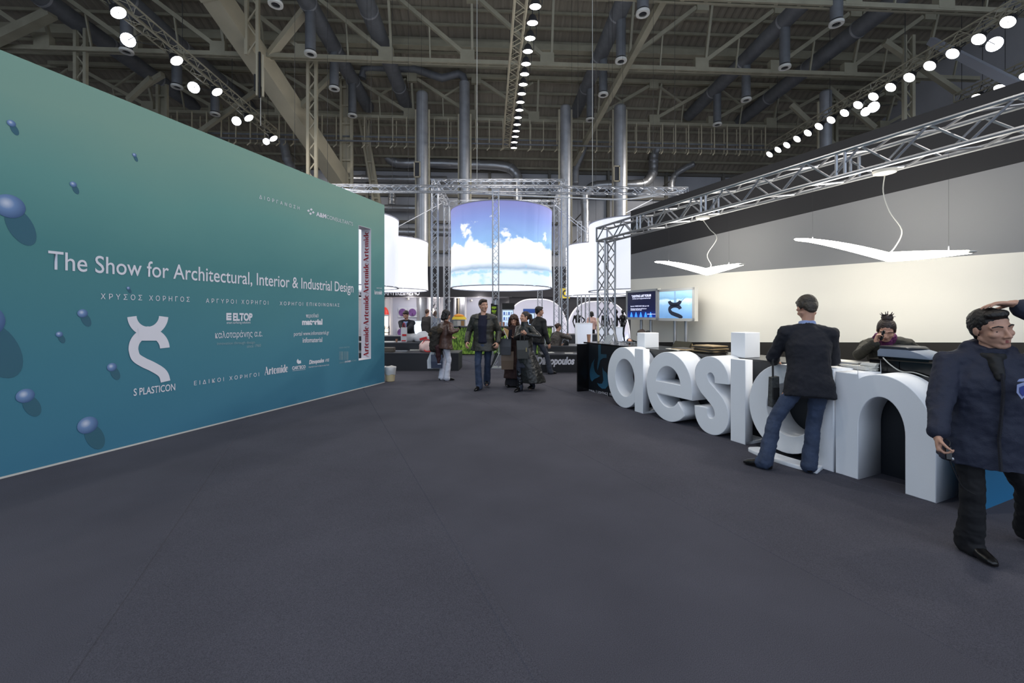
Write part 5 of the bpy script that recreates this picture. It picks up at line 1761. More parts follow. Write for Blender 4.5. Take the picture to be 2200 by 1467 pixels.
# white booth walls
by2 = BY + 2.6
xa, xb = pix(560, 600, by2).x, pix(1100, 600, by2).x
mb = MB(); mb.box(V((xa + xb) / 2, by2, z0 / 2), xb - xa, 0.12, z0); mb.build('booth_back', M_booth, ws)
mb = MB(); mb.box(V((xa + xb) / 2, BY + 1.3, z0 + 0.02), xb - xa, 2.8, 0.05); mb.build('booth_ceiling', M_booth, ws)
for px, col, dep in ((838, None, 2.2), (918, None, 2.0), (948, None, 2.4), (973, None, 1.6), (1000, None, 2.3)):
    xx = pix(px, 600, BY + .4).x
    mb = MB(); mb.box(V(xx, by2 - dep / 2, z0 / 2), 0.08, dep, z0); mb.build('booth_partition', M_booth, ws)
xx0, xx1 = pix(836, 600, BY + .5).x, pix(919, 600, BY + .5).x
mb = MB(); mb.box(V((xx0 + xx1) / 2, BY + .9, z0 / 2), xx1 - xx0, 0.08, z0); mb.build('booth_panel', mat('booth_lilac', (196, 196, 208), .7), ws)
xx2, xx3 = pix(1000, 600, BY + .5).x, pix(1056, 600, BY + .5).x
mb = MB(); mb.box(V((xx2 + xx3) / 2, BY + .9, z0 / 2), xx3 - xx2, 0.08, z0); mb.build('booth_panel', MATS['booth_lilac'], ws)
mb = MB(); mb.box(V((pix(975, 600, BY).x + pix(998, 600, BY).x) / 2, by2 - .1, z0 / 2), 0.75, 0.04, z0); mb.build('booth_panel', mat('booth_pink', (236, 220, 214), .7), ws)
for px, lab in ((765, 'a'), (829, 'b'), (878, 'c'), (935, 'd'), (985, 'e'), (1030, 'f')):
    lamp('booth_light', 'POINT', V(pix(px, 650, BY - .6).x, BY - .3 if px in (878, 1030) else BY + 1.2, 2.45), 45, (1, .96, .93), None, 0.25)
# framed round pictures
M_purple = mat('purple_picture', (108, 66, 128), .4, var=.4, vscale=5)
for k, (px, py) in enumerate(((865, 671), (886, 671), (862, 714))):
    c = pix(px, py, BY + .78)
    t = thing('round_picture', ['left round purple picture on the white booth panel', 'right round purple picture on the white booth panel', 'lower round purple picture behind the leaning man'][k], 'picture', c)
    mb = MB(); mb.box(c + V(0, .03, 0), 0.56, 0.03, 0.62); mb.build('frame_panel', mat('glass_panel', (206, 206, 212), .3), t)
    mb = MB(); mb.lathe(c, [(0.001, 0.0), (0.235, 0.0), (0.235, -0.03), (0.001, -0.03)], 28, axis=(0, 1, 0)); mb.build('print', M_purple, t)
    mb = MB(); mb.lathe(c + V(.02 * (k - 1), -.004, -.05), [(0.05, -0.12), (0.035, 0.0), (0.015, .14)], 8); mb.build('pictured_shape', mat('purple_dark', (74, 36, 84), .4), t)
for k, (px, py) in enumerate(((875, 643.5), (963, 648), (1010, 647))):
    c = pix(px, py, BY + .5)
    t = thing('track_spot', ['white spotlight above the round pictures', 'white spotlight on the partition left of the bar', 'white spotlight above the bar panel'][k], 'lamp', c)
    mb = MB(); mb.tube(c, c + V(.12, -.12, .05), 0.05, .06, 10); mb.build('head', M_offwhite, t, smooth=True)
    mb = MB(); mb.tube(c + V(0, .3, .09), c + V(0, -.1, .09), 0.02, n=6); mb.build('arm', M_alu, t)
# red lamp shade, glowing planter, small chair
c = pix(827, 668, BY + .3)
t = thing('red_pendant', 'red lamp shade at the edge of the teal wall', 'lamp', c)
mb = MB(); mb.lathe(c, [(0.24, -.22), (0.2, .02), (.1, .2), (.02, .24)], 20, cap=False); mb.build('shade', mat('red_shade', (206, 52, 40), .5, emit=.25), t, smooth=True)
mb = MB(); mb.tube(c + V(0, 0, .24), V(c.x, c.y, z0), .01, n=5); mb.build('cord', M_darkwire, t)
c = pix(827, 650, BY + 1.3)
p = V(pix(827, 720, BY + .3).x, BY + .2, 0)
t = thing('glowing_column', 'glowing white column under the red lamp shade', 'lamp', p)
mb = MB(); mb.box(p + V(0, 0, .75), .34, .34, 1.3); mb.build('light_body', mat('warm_glow', (255, 238, 214), .5, emit=1.6), t)
mb = MB(); mb.box(p + V(0, 0, .05), .4, .4, .1); mb.build('base', M_darkgrey, t)
p = V(pix(830, 722, BY - .6).x, BY - .6, 0)
t = thing('wire_chair', 'small dark wire chair in front of the glowing column', 'chair', p)
for dx in (-.16, .16):
    for dy in (-.16, .16):
        mb = MB(); mb.tube(p + V(dx, dy, 0), p + V(dx * .9, dy * .9, .45 if dy < 0 else .85), .015, n=6); mb.build('leg', M_darkwire, t)
mb = MB(); mb.box(p + V(0, 0, .45), .34, .34, .03); mb.build('seat', M_darkwire, t)
mb = MB(); mb.path([tuple(q) for q in catmull([tuple(p + V(*d)) for d in ((-.15, .15, .6), (-.08, .15, .8), (0, .15, .65), (.08, .15, .8), (.15, .15, .6))], 5)], .014, 6); mb.build('backrest', M_darkwire, t)
p = V(pix(899, 722, 19).x, 19, 0)
t = thing('glowing_planter', 'tall glowing white planter beside the leaning man', 'planter', p)
mb = MB(); zt = CH + (CY - 690) / F * 19
mb.hexa([p + V(-.11, -.11, .02), p + V(.11, -.11, .02), p + V(.11, .11, .02), p + V(-.11, .11, .02)], [p + V(-.17, -.17, zt), p + V(.17, -.17, zt), p + V(.17, .17, zt), p + V(-.17, .17, zt)]); mb.build('body', mat('cool_glow', (226, 238, 255), .4, emit=.95), t)
mb = MB(); mb.box(p + V(0, 0, zt + .01), .36, .36, .02); mb.build('rim', M_white, t)
# hanging red pendants screen and a warm bulb, behind the left frame post
c0 = pix(938, 665, 26.8)
t = thing('bead_screen', 'hanging screen of red and dark leaf beads behind the left frame post', 'screen', c0)
r_ = random.Random(5)
for k in range(16):
    q = c0 + V(r_.uniform(-.32, .32), r_.uniform(-.1, .1), r_.uniform(-.45, .55))
    mb = MB(); mb.lathe(q, [(.004, -.07), (.035, -.02), (.03, .02), (.004, .07)], 8); mb.build('bead', M_red if k % 2 else M_darkgrey, t, smooth=True)
for k in range(5):
    mb = MB(); mb.tube(c0 + V(-.3 + .15 * k, 0, -.5), V(c0.x - .3 + .15 * k, c0.y, z0), .004, n=4); mb.build('thread', M_darkwire, t)
c = pix(930, 668, 26.6)
t = thing('bulb_lamp', 'bright warm bulb lamp beside the red bead screen', 'lamp', c)
mb = MB(); mb.ball(c, .1, .1, .16); mb.build('bulb', mat('bulb_glow', (255, 236, 214), .4, emit=4), t, smooth='all')
mb = MB(); mb.tube(c + V(0, 0, .15), V(c.x, c.y, z0), .01, n=5); mb.build('cord', M_darkwire, t)
# yellow sign
c = pix(1214, 630, BY - .17)
t = thing('yellow_sign', 'yellow square sign with a dark letter right of the sky drum', 'sign', c)
mb = MB(); mb.box(c, .55, .04, .6); mb.build('panel', mat('sign_yellow', (226, 200, 40), .5), t)
mb = MB()
for a in range(10):
    an = math.radians(50 + a * 26)
    mb.box(c + V(.02 + .13 * math.cos(an), -.03, .16 * math.sin(an)), .07, .02, .09)
mb.build('letter', M_darkgrey, t)

# ---- white arched shells; their inside light is put into the cloth as glow
M_shell = mat('lit_shell_cloth', (240, 236, 242), .75, emit=.38, ecol=srgb(240, 238, 250))
M_shellglow = mat('shell_floor_light', (190, 205, 255), .5, emit=2.0)
def shell(label, pxl, pxr, ytop, Y, dep=1.6):
    xl, xr = pix(pxl, 700, Y).x, pix(pxr, 700, Y).x
    zt = CH + (CY - ytop) / F * Y
    cx_, hw = (xl + xr) / 2, (xr - xl) / 2
    t = thing('arched_shell', label, 'stand', V(cx_, Y, 0))
    n, m = 30, 8
    vs, fs = [], []
    for j in range(m + 1):
        k = j / m
        sc = math.sqrt(max(0.0, 1 - (k * 0.96) ** 2))
        for i in range(n + 1):
            an = math.pi * i / n
            ca, sa_ = math.cos(an), math.sin(an)
            e = 0.62
            xx = cx_ - hw * (abs(ca) ** e) * (1 if ca > 0 else -1) * (0.55 + 0.45 * sc) * (0.86 + .14 * (1 - sa_))
            zz = zt * (abs(sa_) ** e) * (0.45 + 0.55 * sc)
            vs.append(V(xx, Y + dep * k, zz))
    for j in range(m):
        for i in range(n):
            fs.append((j * (n + 1) + i, j * (n + 1) + i + 1, (j + 1) * (n + 1) + i + 1, (j + 1) * (n + 1) + i))
    fs.append(tuple(m * (n + 1) + i for i in range(n + 1)))
    mb = MB().add(vs, fs); o = mb.build('shell', M_shell, t, smooth='all')
    so = o.modifiers.new('solid', 'SOLIDIFY'); so.thickness = 0.08; so.offset = 1
    for s in (-1, 1):
        mb = MB(); mb.box(V(cx_ + s * hw * .9, Y + .3, .1), .12, .5, .2); mb.build('floor_light', M_shellglow, t)
    mb = MB(); mb.box(V(cx_, Y + dep / 2, .01), hw * 2, dep, .02); mb.build('base', M_darkgrey, t)
    return t
shell('left white arched shell behind the strolling women', 1086, 1219, 644.5, 24.2)
shell('right white arched shell with black mannequins before it', 1219, 1352, 649.5, 24.2)
# white display plinths in front of the right shell
for k, (x0, x1, y0, y1, Y, lab) in enumerate(((1240, 1273, 695, 727, 14.5, 'square white plinth behind the far end of the reception counter'), (1288, 1338, 703.5, 735, 14.0, 'wider white plinth behind the gantry post'))):
    a, b = pix(x0, y0, Y), pix(x1, y1, Y)
    t = thing('white_plinth', lab, 'plinth', V((a.x + b.x) / 2, Y + .3, 0))
    mb = MB(); xc, hw = (a.x + b.x) / 2, (b.x - a.x) / 2
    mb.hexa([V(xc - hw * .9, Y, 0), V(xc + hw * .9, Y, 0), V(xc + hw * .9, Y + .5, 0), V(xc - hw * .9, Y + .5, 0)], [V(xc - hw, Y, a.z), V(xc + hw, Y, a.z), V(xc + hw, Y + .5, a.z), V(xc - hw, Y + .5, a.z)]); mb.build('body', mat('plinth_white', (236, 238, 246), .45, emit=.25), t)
    mb = MB(); mb.box(V(xc, Y + .25, a.z + .006), hw * 2 + .02, .52, .012); mb.build('top', M_white, t)
# lattice posts behind the right drums
for px, lab in ((1245, 'left slim lattice post below the lower right drum'), (1262, 'right slim lattice post below the lower right drum')):
    q = pix(px, 700, 18.5)
    t = thing('truss_post', lab, 'truss', V(q.x, 18.5, 0))
    box_truss(t, V(q.x, 18.5, 0), V(q.x, 18.5, 5.5), .17, .014, M_alu, .2, up=(0, 1, 0))
q = pix(1160, 700, 17.8)
t = thing('truss_post', 'slim lattice post left of the seated visitor', 'truss', V(q.x, 17.8, 0))
box_truss(t, V(q.x, 17.8, 0), V(q.x, 17.8, 3.6), .18, .014, M_alu, .2, up=(0, 1, 0))
# ================================================================== people
def n_capsule(p0, p1, r0, r1, n=12):
    p0, p1 = np.array(p0, float), np.array(p1, float)
    d = p1 - p0
    L = np.linalg.norm(d)
    d = d / L if L > 1e-6 else np.array([0, 0, 1.0])
    a = np.cross(d, [0, 0, 1.0]) if abs(d[2]) < 0.9 else np.cross(d, [1.0, 0, 0])
    a /= np.linalg.norm(a)
    b = np.cross(d, a)
    rings = []
    for c, r, s, angs in ((p0, r0, -1, (80, 50, 20)), (p1, r1, 1, (20, 50, 80))):
        for g in angs:
            g = math.radians(g)
            rings.append((c + d * s * r * math.sin(g), r * math.cos(g)))
    vs, fs = [], []
    for c, r in rings:
        for k in range(n):
            t = 2 * math.pi * k / n
            vs.append(c + a * r * math.cos(t) + b * r * math.sin(t))
    m = len(rings)
    for i in range(m - 1):
        for k in range(n):
            fs.append((i * n + k, i * n + (k + 1) % n, (i + 1) * n + (k + 1) % n, (i + 1) * n + k))
    fs.append(tuple(range(n))[::-1]); fs.append(tuple(range((m - 1) * n, m * n)))
    return vs, fs

def n_chain(pts, rs):
    return [n_capsule(pts[i], pts[i + 1], rs[i], rs[i + 1]) for i in range(len(pts) - 1)]

def n_ell(c, X, Y, Z, n=16, m=10):
    """ellipsoid with half-axis vectors X, Y, Z"""
    c, X, Y, Z = [np.array(q, float) for q in (c, X, Y, Z)]
    vs, fs = [c - Z], []
    for i in range(1, m):
        ph = -math.pi / 2 + math.pi * i / m
        for k in range(n):
            t = 2 * math.pi * k / n
            vs.append(c + X * math.cos(ph) * math.cos(t) + Y * math.cos(ph) * math.sin(t) + Z * math.sin(ph))
    vs.append(c + Z)
    for k in range(n):
        fs.append((0, 1 + (k + 1) % n, 1 + k)); fs.append((len(vs) - 1, 1 + (m - 2) * n + k, 1 + (m - 2) * n + (k + 1) % n))
    for i in range(m - 2):
        for k in range(n):
            fs.append((1 + i * n + k, 1 + i * n + (k + 1) % n, 1 + (i + 1) * n + (k + 1) % n, 1 + (i + 1) * n + k))
    return vs, fs

def n_loft(rings, n=24):
    """rings: (centre, half-axis vector a, half-axis vector b)"""
    vs, fs = [], []
    for c, a, b in rings:
        c, a, b = np.array(c, float), np.array(a, float), np.array(b, float)
        for k in range(n):
            t = 2 * math.pi * k / n
            e = 0.85
            ct, st = math.cos(t), math.sin(t)
            vs.append(c + a * math.copysign(abs(ct) ** e, ct) + b * math.copysign(abs(st) ** e, st))
    m = len(rings)
    for i in range(m - 1):
        for k in range(n):
            fs.append((i * n + k, i * n + (k + 1) % n, (i + 1) * n + (k + 1) % n, (i + 1) * n + k))
    fs.append(tuple(range(n))[::-1]); fs.append(tuple(range((m - 1) * n, m * n)))
    return vs, fs

TEX = {}
def noise_tex(size):
    if size not in TEX:
        t = bpy.data.textures.new('folds', 'CLOUDS'); t.noise_scale = size; t.noise_depth = 2
        TEX[size] = t
    return TEX[size]

def organic(name, prims, m, parent, voxel=0.01, smooth=3, disp=None):
    mb = MB()
    for vs, fs in prims:
        mb.add(vs, fs)
    me = bpy.data.meshes.new(name)
    me.from_pydata([tuple(p) for p in mb.v], [], mb.f)
    bm = bmesh.new(); bm.from_mesh(me); bmesh.ops.recalc_face_normals(bm, faces=bm.faces); bm.to_mesh(me); bm.free()
    o = bpy.data.objects.new(name, me)
    COL.objects.link(o)
    r = o.modifiers.new('r', 'REMESH'); r.mode = 'VOXEL'; r.voxel_size = voxel; r.use_smooth_shade = True
    if smooth:
        s = o.modifiers.new('s', 'SMOOTH'); s.iterations = smooth; s.factor = 0.5
    for (amt, size) in (disp or []):
        d = o.modifiers.new('d', 'DISPLACE'); d.texture = noise_tex(size); d.strength = amt; d.mid_level = 0.5; d.texture_coords = 'GLOBAL'
    dg = bpy.context.evaluated_depsgraph_get()
    me2 = bpy.data.meshes.new_from_object(o.evaluated_get(dg))
    bpy.data.objects.remove(o); bpy.data.meshes.remove(me)
    for p in me2.polygons:
        p.use_smooth = True
    me2.name = name
    me2.materials.clear()
    return link(name, me2, m, parent)

def ik(a, t, l1, l2, hint):
    d = t - a
    L = d.length
    if L > (l1 + l2) * 0.998:
        t = a + d * ((l1 + l2) * 0.998 / L); d = t - a; L = d.length
    u = d / L
    x = (l1 * l1 - l2 * l2 + L * L) / (2 * L)
    h = math.sqrt(max(l1 * l1 - x * x, 0))
    hv = hint - u * hint.dot(u)
    hv.normalize()
    return a + u * x + hv * h, t

def rot(v, axis, deg):
    return Matrix.Rotation(math.radians(deg), 3, axis) @ v

M_lip = mat('lips', (150, 84, 78), 0.5)
M_eye = mat('eye_white', (214, 208, 202), 0.25)
M_iris = mat('eye_iris', (40, 30, 24), 0.2)
M_hairblack = mat('hair_black', (22, 17, 15), 0.5, bump=0.6, bscale=70)
M_hairbrown = mat('hair_brown', (66, 42, 30), 0.5, bump=0.6, bscale=70, var=.25, vscale=25)
M_hairdkbrown = mat('hair_dark_brown', (44, 30, 24), 0.5, bump=0.6, bscale=70, var=.2, vscale=25)
M_shoe = mat('shoe_leather', (18, 16, 16), 0.28)

def hand_prims(wr, d, nrm, side, k, curl=0.45, spread=0.06):
    """palm, four fingers, thumb. wr wrist, d along the hand, nrm the way the palm faces, side towards the thumb"""
    P = []
    pl = 0.092 * k
    c = wr + d * pl * 0.55
    P.append(n_ell(c, side * 0.043 * k, nrm * 0.017 * k, d * 0.062 * k))
    for q in (-0.026, -0.009, 0.009, 0.026):
        P.append(n_capsule(wr + d * 0.012 * k + side * q * 0.7 * k, wr + d * pl + side * q * k * 1.05, 0.014 * k, 0.0115 * k, 8))
    P.append(n_capsule(wr - d * 0.03 * k, wr + d * 0.02 * k, 0.026 * k, 0.026 * k, 10))
    lens = (0.083, 0.09, 0.084, 0.066)
    for i, q in enumerate((0.030, 0.010, -0.010, -0.029)):
        base = wr + d * pl + side * q * k
        dd = (d + side * (1.5 - i) * spread).normalized()
        seg = lens[i] * k
        p0 = base - d * 0.012 * k
        for j, f in enumerate((0.46, 0.31, 0.25)):
            dd = rot(dd, d.cross(nrm).normalized(), curl * (38, 52, 36)[j])
            p1 = p0 + dd * seg * f
            P.append(n_capsule(p0, p1, (0.0098 - 0.001 * j) * k, (0.0092 - 0.0012 * j) * k, 8))
            p0 = p1
    t0 = wr + d * 0.022 * k + side * 0.028 * k + nrm * 0.006 * k
    dd = (d * 0.62 + side * 0.62 + nrm * 0.42).normalized()
    t1 = t0 + dd * 0.042 * k
    P.append(n_capsule(t0, t1, 0.0145 * k, 0.0115 * k, 8))
    dd = (d * 0.85 + side * 0.2 + nrm * (0.2 + 0.5 * curl)).normalized()
    t2 = t1 + dd * 0.034 * k
    P.append(n_capsule(t1, t2, 0.0112 * k, 0.010 * k, 8))
    P.append(n_capsule(t2, t2 + (dd + nrm * 0.25 * curl).normalized() * 0.026 * k, 0.0098 * k, 0.008 * k, 8))
    return P

def person(label, base, face, H=1.75, sex='m', lean=0, roll=0, twist=0, pel=(0, 0, None), feet=None, hands=None, elbow=None, palm=None, hdir=None, curl=0.45,
           head=(0, 0, 0), hair=('short', None), skin=None, tops=(), legs=None, shoe=None, voxel=0.008, face_detail=True, neckf=0.0, boots=None, skirt=None, nogap=False, group=None, name='person', cat='person', build=1.0, headpx=None, hs=1.0, ll=None):
    k = H / 1.75
    B = Vector(base)
    U = V(0, 0, 1)
    Fv = Vector((face[0], face[1], 0)).normalized()
    R = Fv.cross(U)
    skin = skin or M_skin
    pz = pel[2] if pel[2] is not None else 0.93
    hy, hp, hr = head
    T = rot(rot(U, R, -lean), Fv, roll).normalized()
    Rt = rot(R, U, -twist)
    Rt = (Rt - T * Rt.dot(T)).normalized()
    Ft = T.cross(Rt)
    Nd = (T + Ft * neckf + U * 0.35).normalized()
    P = B + R * pel[0] * k + Fv * pel[1] * k + U * pz * k
    if headpx:
        dl = pix(*headpx) - (P + T * 0.53 * k + Nd * 0.165 * k)
        B = B + V(dl.x, dl.y, 0)
        P = P + dl
        print('PERSON', label[:40], 'pelvis z', round(P.z, 3), 'base', [round(q, 2) for q in B])
    root = thing(name, label, cat, V(B.x, B.y, B.z), group)
    w = 1.0 if sex == 'm' else 0.9
    wS = 0.188 if sex == 'm' else 0.163
    w *= build
    ch = P + T * 0.33 * k
    sh = P + T * 0.465 * k
    nb = P + T * 0.53 * k
    Hc = nb + Nd * 0.165 * k
    hu = rot(U * 0.75 + T * 0.25, Rt, 0).normalized()
    hf = (Ft - hu * Ft.dot(hu)).normalized()
    hf = rot(hf, hu, -hy)
    hrt = hf.cross(hu)
    hf = rot(hf, hrt, -hp); hu = rot(hu, hrt, -hp)
    hrt = rot(hrt, hf, hr); hu = rot(hu, hf, hr)
    hk = k * (1.0 if sex == 'm' else 0.95) * hs
    def h(x, y, z):
        return Hc + (hrt * x + hf * y + hu * z) * hk
    hv = lambda x, y, z: (hrt * x * hk, hf * y * hk, hu * z * hk)
    SK = []
    SK.append(n_ell(h(0, -.016, .036), *hv(.076, .097, .083)))
    SK.append(n_ell(h(0, .022, -.03), *hv(.063, .07, .082)))
    SK.append(n_ell(h(0, .058, -.094), *hv(.027, .026, .022)))
    for s in (-1, 1):
        SK.append(n_capsule(h(s * .055, -.005, -.05), h(s * .018, .06, -.092), .02 * hk, .02 * hk))
        SK.append(n_ell(h(s * .037, .06, -.022), *hv(.026, .026, .022)))
        SK.append(n_ell(h(s * .079, -.008, .0), *hv(.009, .02, .032)))
        SK.append(n_ell(h(s * .012, .098, -.036), *hv(.011, .014, .009)))
        SK.append(n_capsule(h(s * .012, .083, .026), h(s * .052, .066, .022), .012 * hk, .010 * hk))
        SK.append(n_capsule(h(s * .018, .079, .008), h(s * .046, .07, .006), .0065 * hk, .0055 * hk))
        SK.append(n_capsule(h(s * .02, .079, -.012), h(s * .044, .07, -.012), .0055 * hk, .0055 * hk))
    SK.append(n_capsule(h(0, .086, .014), h(0, .112, -.03), .0075 * hk, .013 * hk))
    SK.append(n_capsule(h(-.018, .082, -.06), h(.018, .082, -.06), .0085 * hk, .0085 * hk))
    SK.append(n_capsule(h(-.016, .082, -.07), h(.016, .082, -.07), .009 * hk, .009 * hk))
    SK.append(n_capsule(nb - T * .03 * k, h(0, -.02, -.045), .058 * k * w, .052 * k))
    # trunk
    SK.append(n_loft([(P - U * .05 * k, Rt * .15 * k * w, Ft * .10 * k), (P + T * .13 * k, Rt * .125 * k * w, Ft * .095 * k), (ch, Rt * .15 * k * w, Ft * .105 * k), (sh, Rt * .14 * k * w, Ft * .07 * k), (nb, Rt * .055 * k, Ft * .055 * k)]))
    # legs
    feet = feet or {'R': (.10, 0, 12), 'L': (-.10, 0, -12)}
    J = {}
    for sd, s in (('R', 1), ('L', -1)):
        hip = P + R * s * .09 * k - U * .02 * k
        f = feet[sd]
        if isinstance(f[0], Vector):
            f = (None, f[0]) + tuple(f[1:])
            ank = V(f[1].x, f[1].y, B.z)
        else:
            ank = B + R * f[0] * k + Fv * f[1] * k
        ank = ank + U * ((.085 + (f[3] if len(f) > 3 else 0)) * k)
        lq = ll if ll is not None else min(1.08, max(.84, (hip - ank).length / (.855 * k * .99)))
        td = rot(Fv, U, -f[2])
        kn, ank = ik(hip, ank, .435 * k * lq, .42 * k * lq, (td + Fv * .5 + R * s * .1))
        J[sd] = (hip, kn, ank, td, f[4] if len(f) > 4 else 0)
        SK += n_chain([hip, kn, ank - U * .01], [.075 * k, .052 * k, .042 * k])
        SK.append(n_capsule(ank - U * .045 * k - td * .03 * k, ank - U * .05 * k + td * .12 * k, .034 * k, .026 * k))
    # arms
    hands = hands or {}
    elbow = elbow or {}
    palm = palm or {}
    hdir = hdir or {}
    A = {}
    for sd, s in (('R', 1), ('L', -1)):
        so = sh + Rt * s * wS * k * build - T * .015 * k
        tgt = hands.get(sd)
        if tgt is None:
            tgt = so - U * .535 * k + R * s * .07 * k + Fv * .05 * k
        elif isinstance(tgt, tuple):
            tgt = B + R * tgt[0] * k + Fv * tgt[1] * k + U * tgt[2] * k
        eh = elbow.get(sd, (s * .5, -1, -.2))
        el, wr = ik(so, Vector(tgt), .29 * k, .26 * k, R * eh[0] + Fv * eh[1] + U * eh[2])
        A[sd] = (so, el, wr)
        SK += n_chain([so, el, wr], [.05 * k, .04 * k, .029 * k])
        fd = (wr - el).normalized()
        d = fd if sd not in hdir else (R * hdir[sd][0] + Fv * hdir[sd][1] + U * hdir[sd][2]).normalized()
        pn = palm.get(sd, (-s, .1, 0))
        pn = R * pn[0] + Fv * pn[1] + U * pn[2]
        pn = (pn - d * pn.dot(d)).normalized()
        side = d.cross(pn) * s
        cu = curl[sd] if isinstance(curl, dict) else curl
        SK += hand_prims(wr, d, pn, side, k * (1.0 if sex == 'm' else .92), cu)
        A[sd] += (d, pn, side)
    organic('body', SK, skin, root, voxel, 2)
    # eyes, brows, mouth
    if face_detail:
        for s in (-1, 1):
            mb = MB(); c = h(s * .0315, .0655, -.001); r = .0128 * hk
            vs, fs = n_ell(c, hrt * r, hf * r, hu * r, 12, 8); mb.add(vs, fs)
            e = mb.build('eye', M_eye, root, smooth='all')
            mb = MB(); vs, fs = n_ell(h(s * .0315 + .002, .0738, -.002), hrt * .0062 * hk, hf * .0055 * hk, hu * .0062 * hk, 10, 6); mb.add(vs, fs)
            mb.build('iris', M_iris, e, smooth='all')
            mb = MB()
            for (p0, p1) in ((h(s * .016, .093, .027), h(s * .034, .0885, .033)), (h(s * .034, .0885, .033), h(s * .053, .075, .027))):
                vs, fs = n_capsule(p0, p1, .0042 * hk, .0036 * hk, 6); mb.add(vs, fs)
            mb.build('eyebrow', hair[1] or M_hairblack, root, smooth='all')
        mb = MB()
        for z, r in ((-.0605, .0055), (-.0685, .0062)):
            for s in (-1, 1):
                vs, fs = n_capsule(h(0, .0885, z + .001), h(s * .02, .081, z), r * hk, .0035 * hk, 8); mb.add(vs, fs)
        mb.build('mouth', M_lip, root, smooth='all')
    # hair
    st, hm = hair[0], hair[1] or M_hairblack
    Hh = [n_ell(h(0, -.026, .05), *hv(.084, .100, .083)), n_ell(h(0, -.065, .0), *hv(.068, .05, .07))]
    dsp = [(0.006, 0.015)]
    if st == 'short':
        for s in (-1, 1):
            Hh.append(n_ell(h(s * .07, -.03, .03), *hv(.017, .05, .05)))
        Hh.append(n_ell(h(0, .04, .095), *hv(.06, .045, .03)))
        Hh.append(n_ell(h(0, -.07, -.045), *hv(.05, .025, .035)))
    elif st == 'bob':
        Hh.append(n_ell(h(0, -.03, .05), *hv(.098, .112, .09)))
        for s in (-1, 1):
            Hh.append(n_capsule(h(s * .08, -.02, .04), h(s * .082, -.03, -.085), .034 * hk, .042 * hk))
        Hh.append(n_capsule(h(0, -.08, .02), h(0, -.075, -.1), .07 * hk, .07 * hk)); dsp = [(.02, .04)]
    elif st == 'long':
        for s in (-1, 1):
            Hh += n_chain([h(s * .062, -.0, .085), h(s * .088, -.01, .0), h(s * .1, .0, -.1), h(s * .095, .015, -.2)], [.042 * hk, .042 * hk, .048 * hk, .038 * hk])
        Hh.append(n_capsule(h(0, -.075, .02), h(0, -.1, -.2), .075 * hk, .085 * hk)); Hh.append(n_ell(h(0, -.02, .06), *hv(.098, .105, .088))); dsp = [(.032, .03)]
    elif st == 'ponytail':
        Hh += n_chain([h(0, -.1, .06), h(0, -.15, .04), h(.01, -.165, -.05), h(.01, -.14, -.14)], [.03 * hk, .036 * hk, .045 * hk, .022 * hk])
        for s in (-1, 1):
            Hh.append(n_ell(h(s * .066, -.02, .03), *hv(.02, .05, .055)))
    elif st == 'bun':
        for s in (-1, 1):
            Hh.append(n_ell(h(s * .068, -.015, .03), *hv(.019, .055, .06)))
        Hh.append(n_ell(h(0, -.055, .135), *hv(.056, .054, .04)))
        for q in range(9):
            a = -1.1 + 2.2 * q / 8
            Hh.append(n_capsule(h(.035 * math.sin(a), -.05, .15), h(.075 * math.sin(a), -.045 + .02 * math.cos(q * 2.3), .15 + .05 * math.cos(a) + .012 * (q % 3)), .01 * hk, .004 * hk, 6))
    elif st == 'backbun':
        Hh.append(n_ell(h(0, -.12, .03), *hv(.045, .042, .045)))
    if st != 'none':
        organic('hair', Hh, hm, root, max(.005, voxel * .8), 1, dsp)
    if st == 'ponytail':
        mb = MB(); vs, fs = n_ell(h(0, -.118, .06), hrt * .03 * hk, hf * .016 * hk, hu * .03 * hk, 10, 6); mb.add(vs, fs); mb.build('hair_tie', mat('hair_tie', (90, 40, 50), .5), root, smooth='all')
    cv = voxel * 1.4
    # trousers
    if legs:
        m, fl = legs
        Q = [n_loft([(P - U * .11 * k, R * .125 * k * w, Fv * .10 * k), (P - U * .03 * k, Rt * .165 * k * w, Ft * .125 * k), (P + T * .08 * k, Rt * .15 * k * w, Ft * .115 * k)])]
        for sd in 'RL':
            hip, kn, ank, td, _ = J[sd]
            Q += n_chain([hip - U * .03 * k, kn, ank - U * .012 * k - td * .012 * k], [.088 * k * w, .066 * k, fl * k])
            Q.append(n_capsule(ank - U * .03 * k, ank - U * .035 * k + td * .025 * k, fl * k * .95, fl * k * .8))
        organic('trousers', Q, m, root, cv, 2, [(.022, .09), (.008, .03)])
    # shoes
    for sd in 'RL':
        hip, kn, ank, td, pitch_ = J[sd]
        ax = td.cross(U)
        fwd = rot(td, ax, -pitch_); upv = rot(U, ax, -pitch_)
        g = ank - U * .082 * k
        sx = .043 * k
        rg = []
        for (y, z, wx, hz) in ((-.075, .045, .5, .035), (-.055, .05, .82, .048), (-.01, .055, .86, .053), (.05, .045, .92, .044), (.11, .033, 1.0, .032), (.155, .025, .85, .024), (.185, .018, .4, .014)):
            rg.append((g + fwd * y * k + upv * z * k, ax * sx * wx, upv * hz * k))
        organic('boot' if boots else 'shoe', [n_loft(rg, 16)] + ([n_capsule(ank + U * .02, ank + (kn - ank) * (boots[1]), .05 * k, .062 * k)] if boots else []), (boots[0] if boots else (shoe or M_shoe)), root, max(.006, voxel * .8), 1, [(.012, .05)] if boots else None)
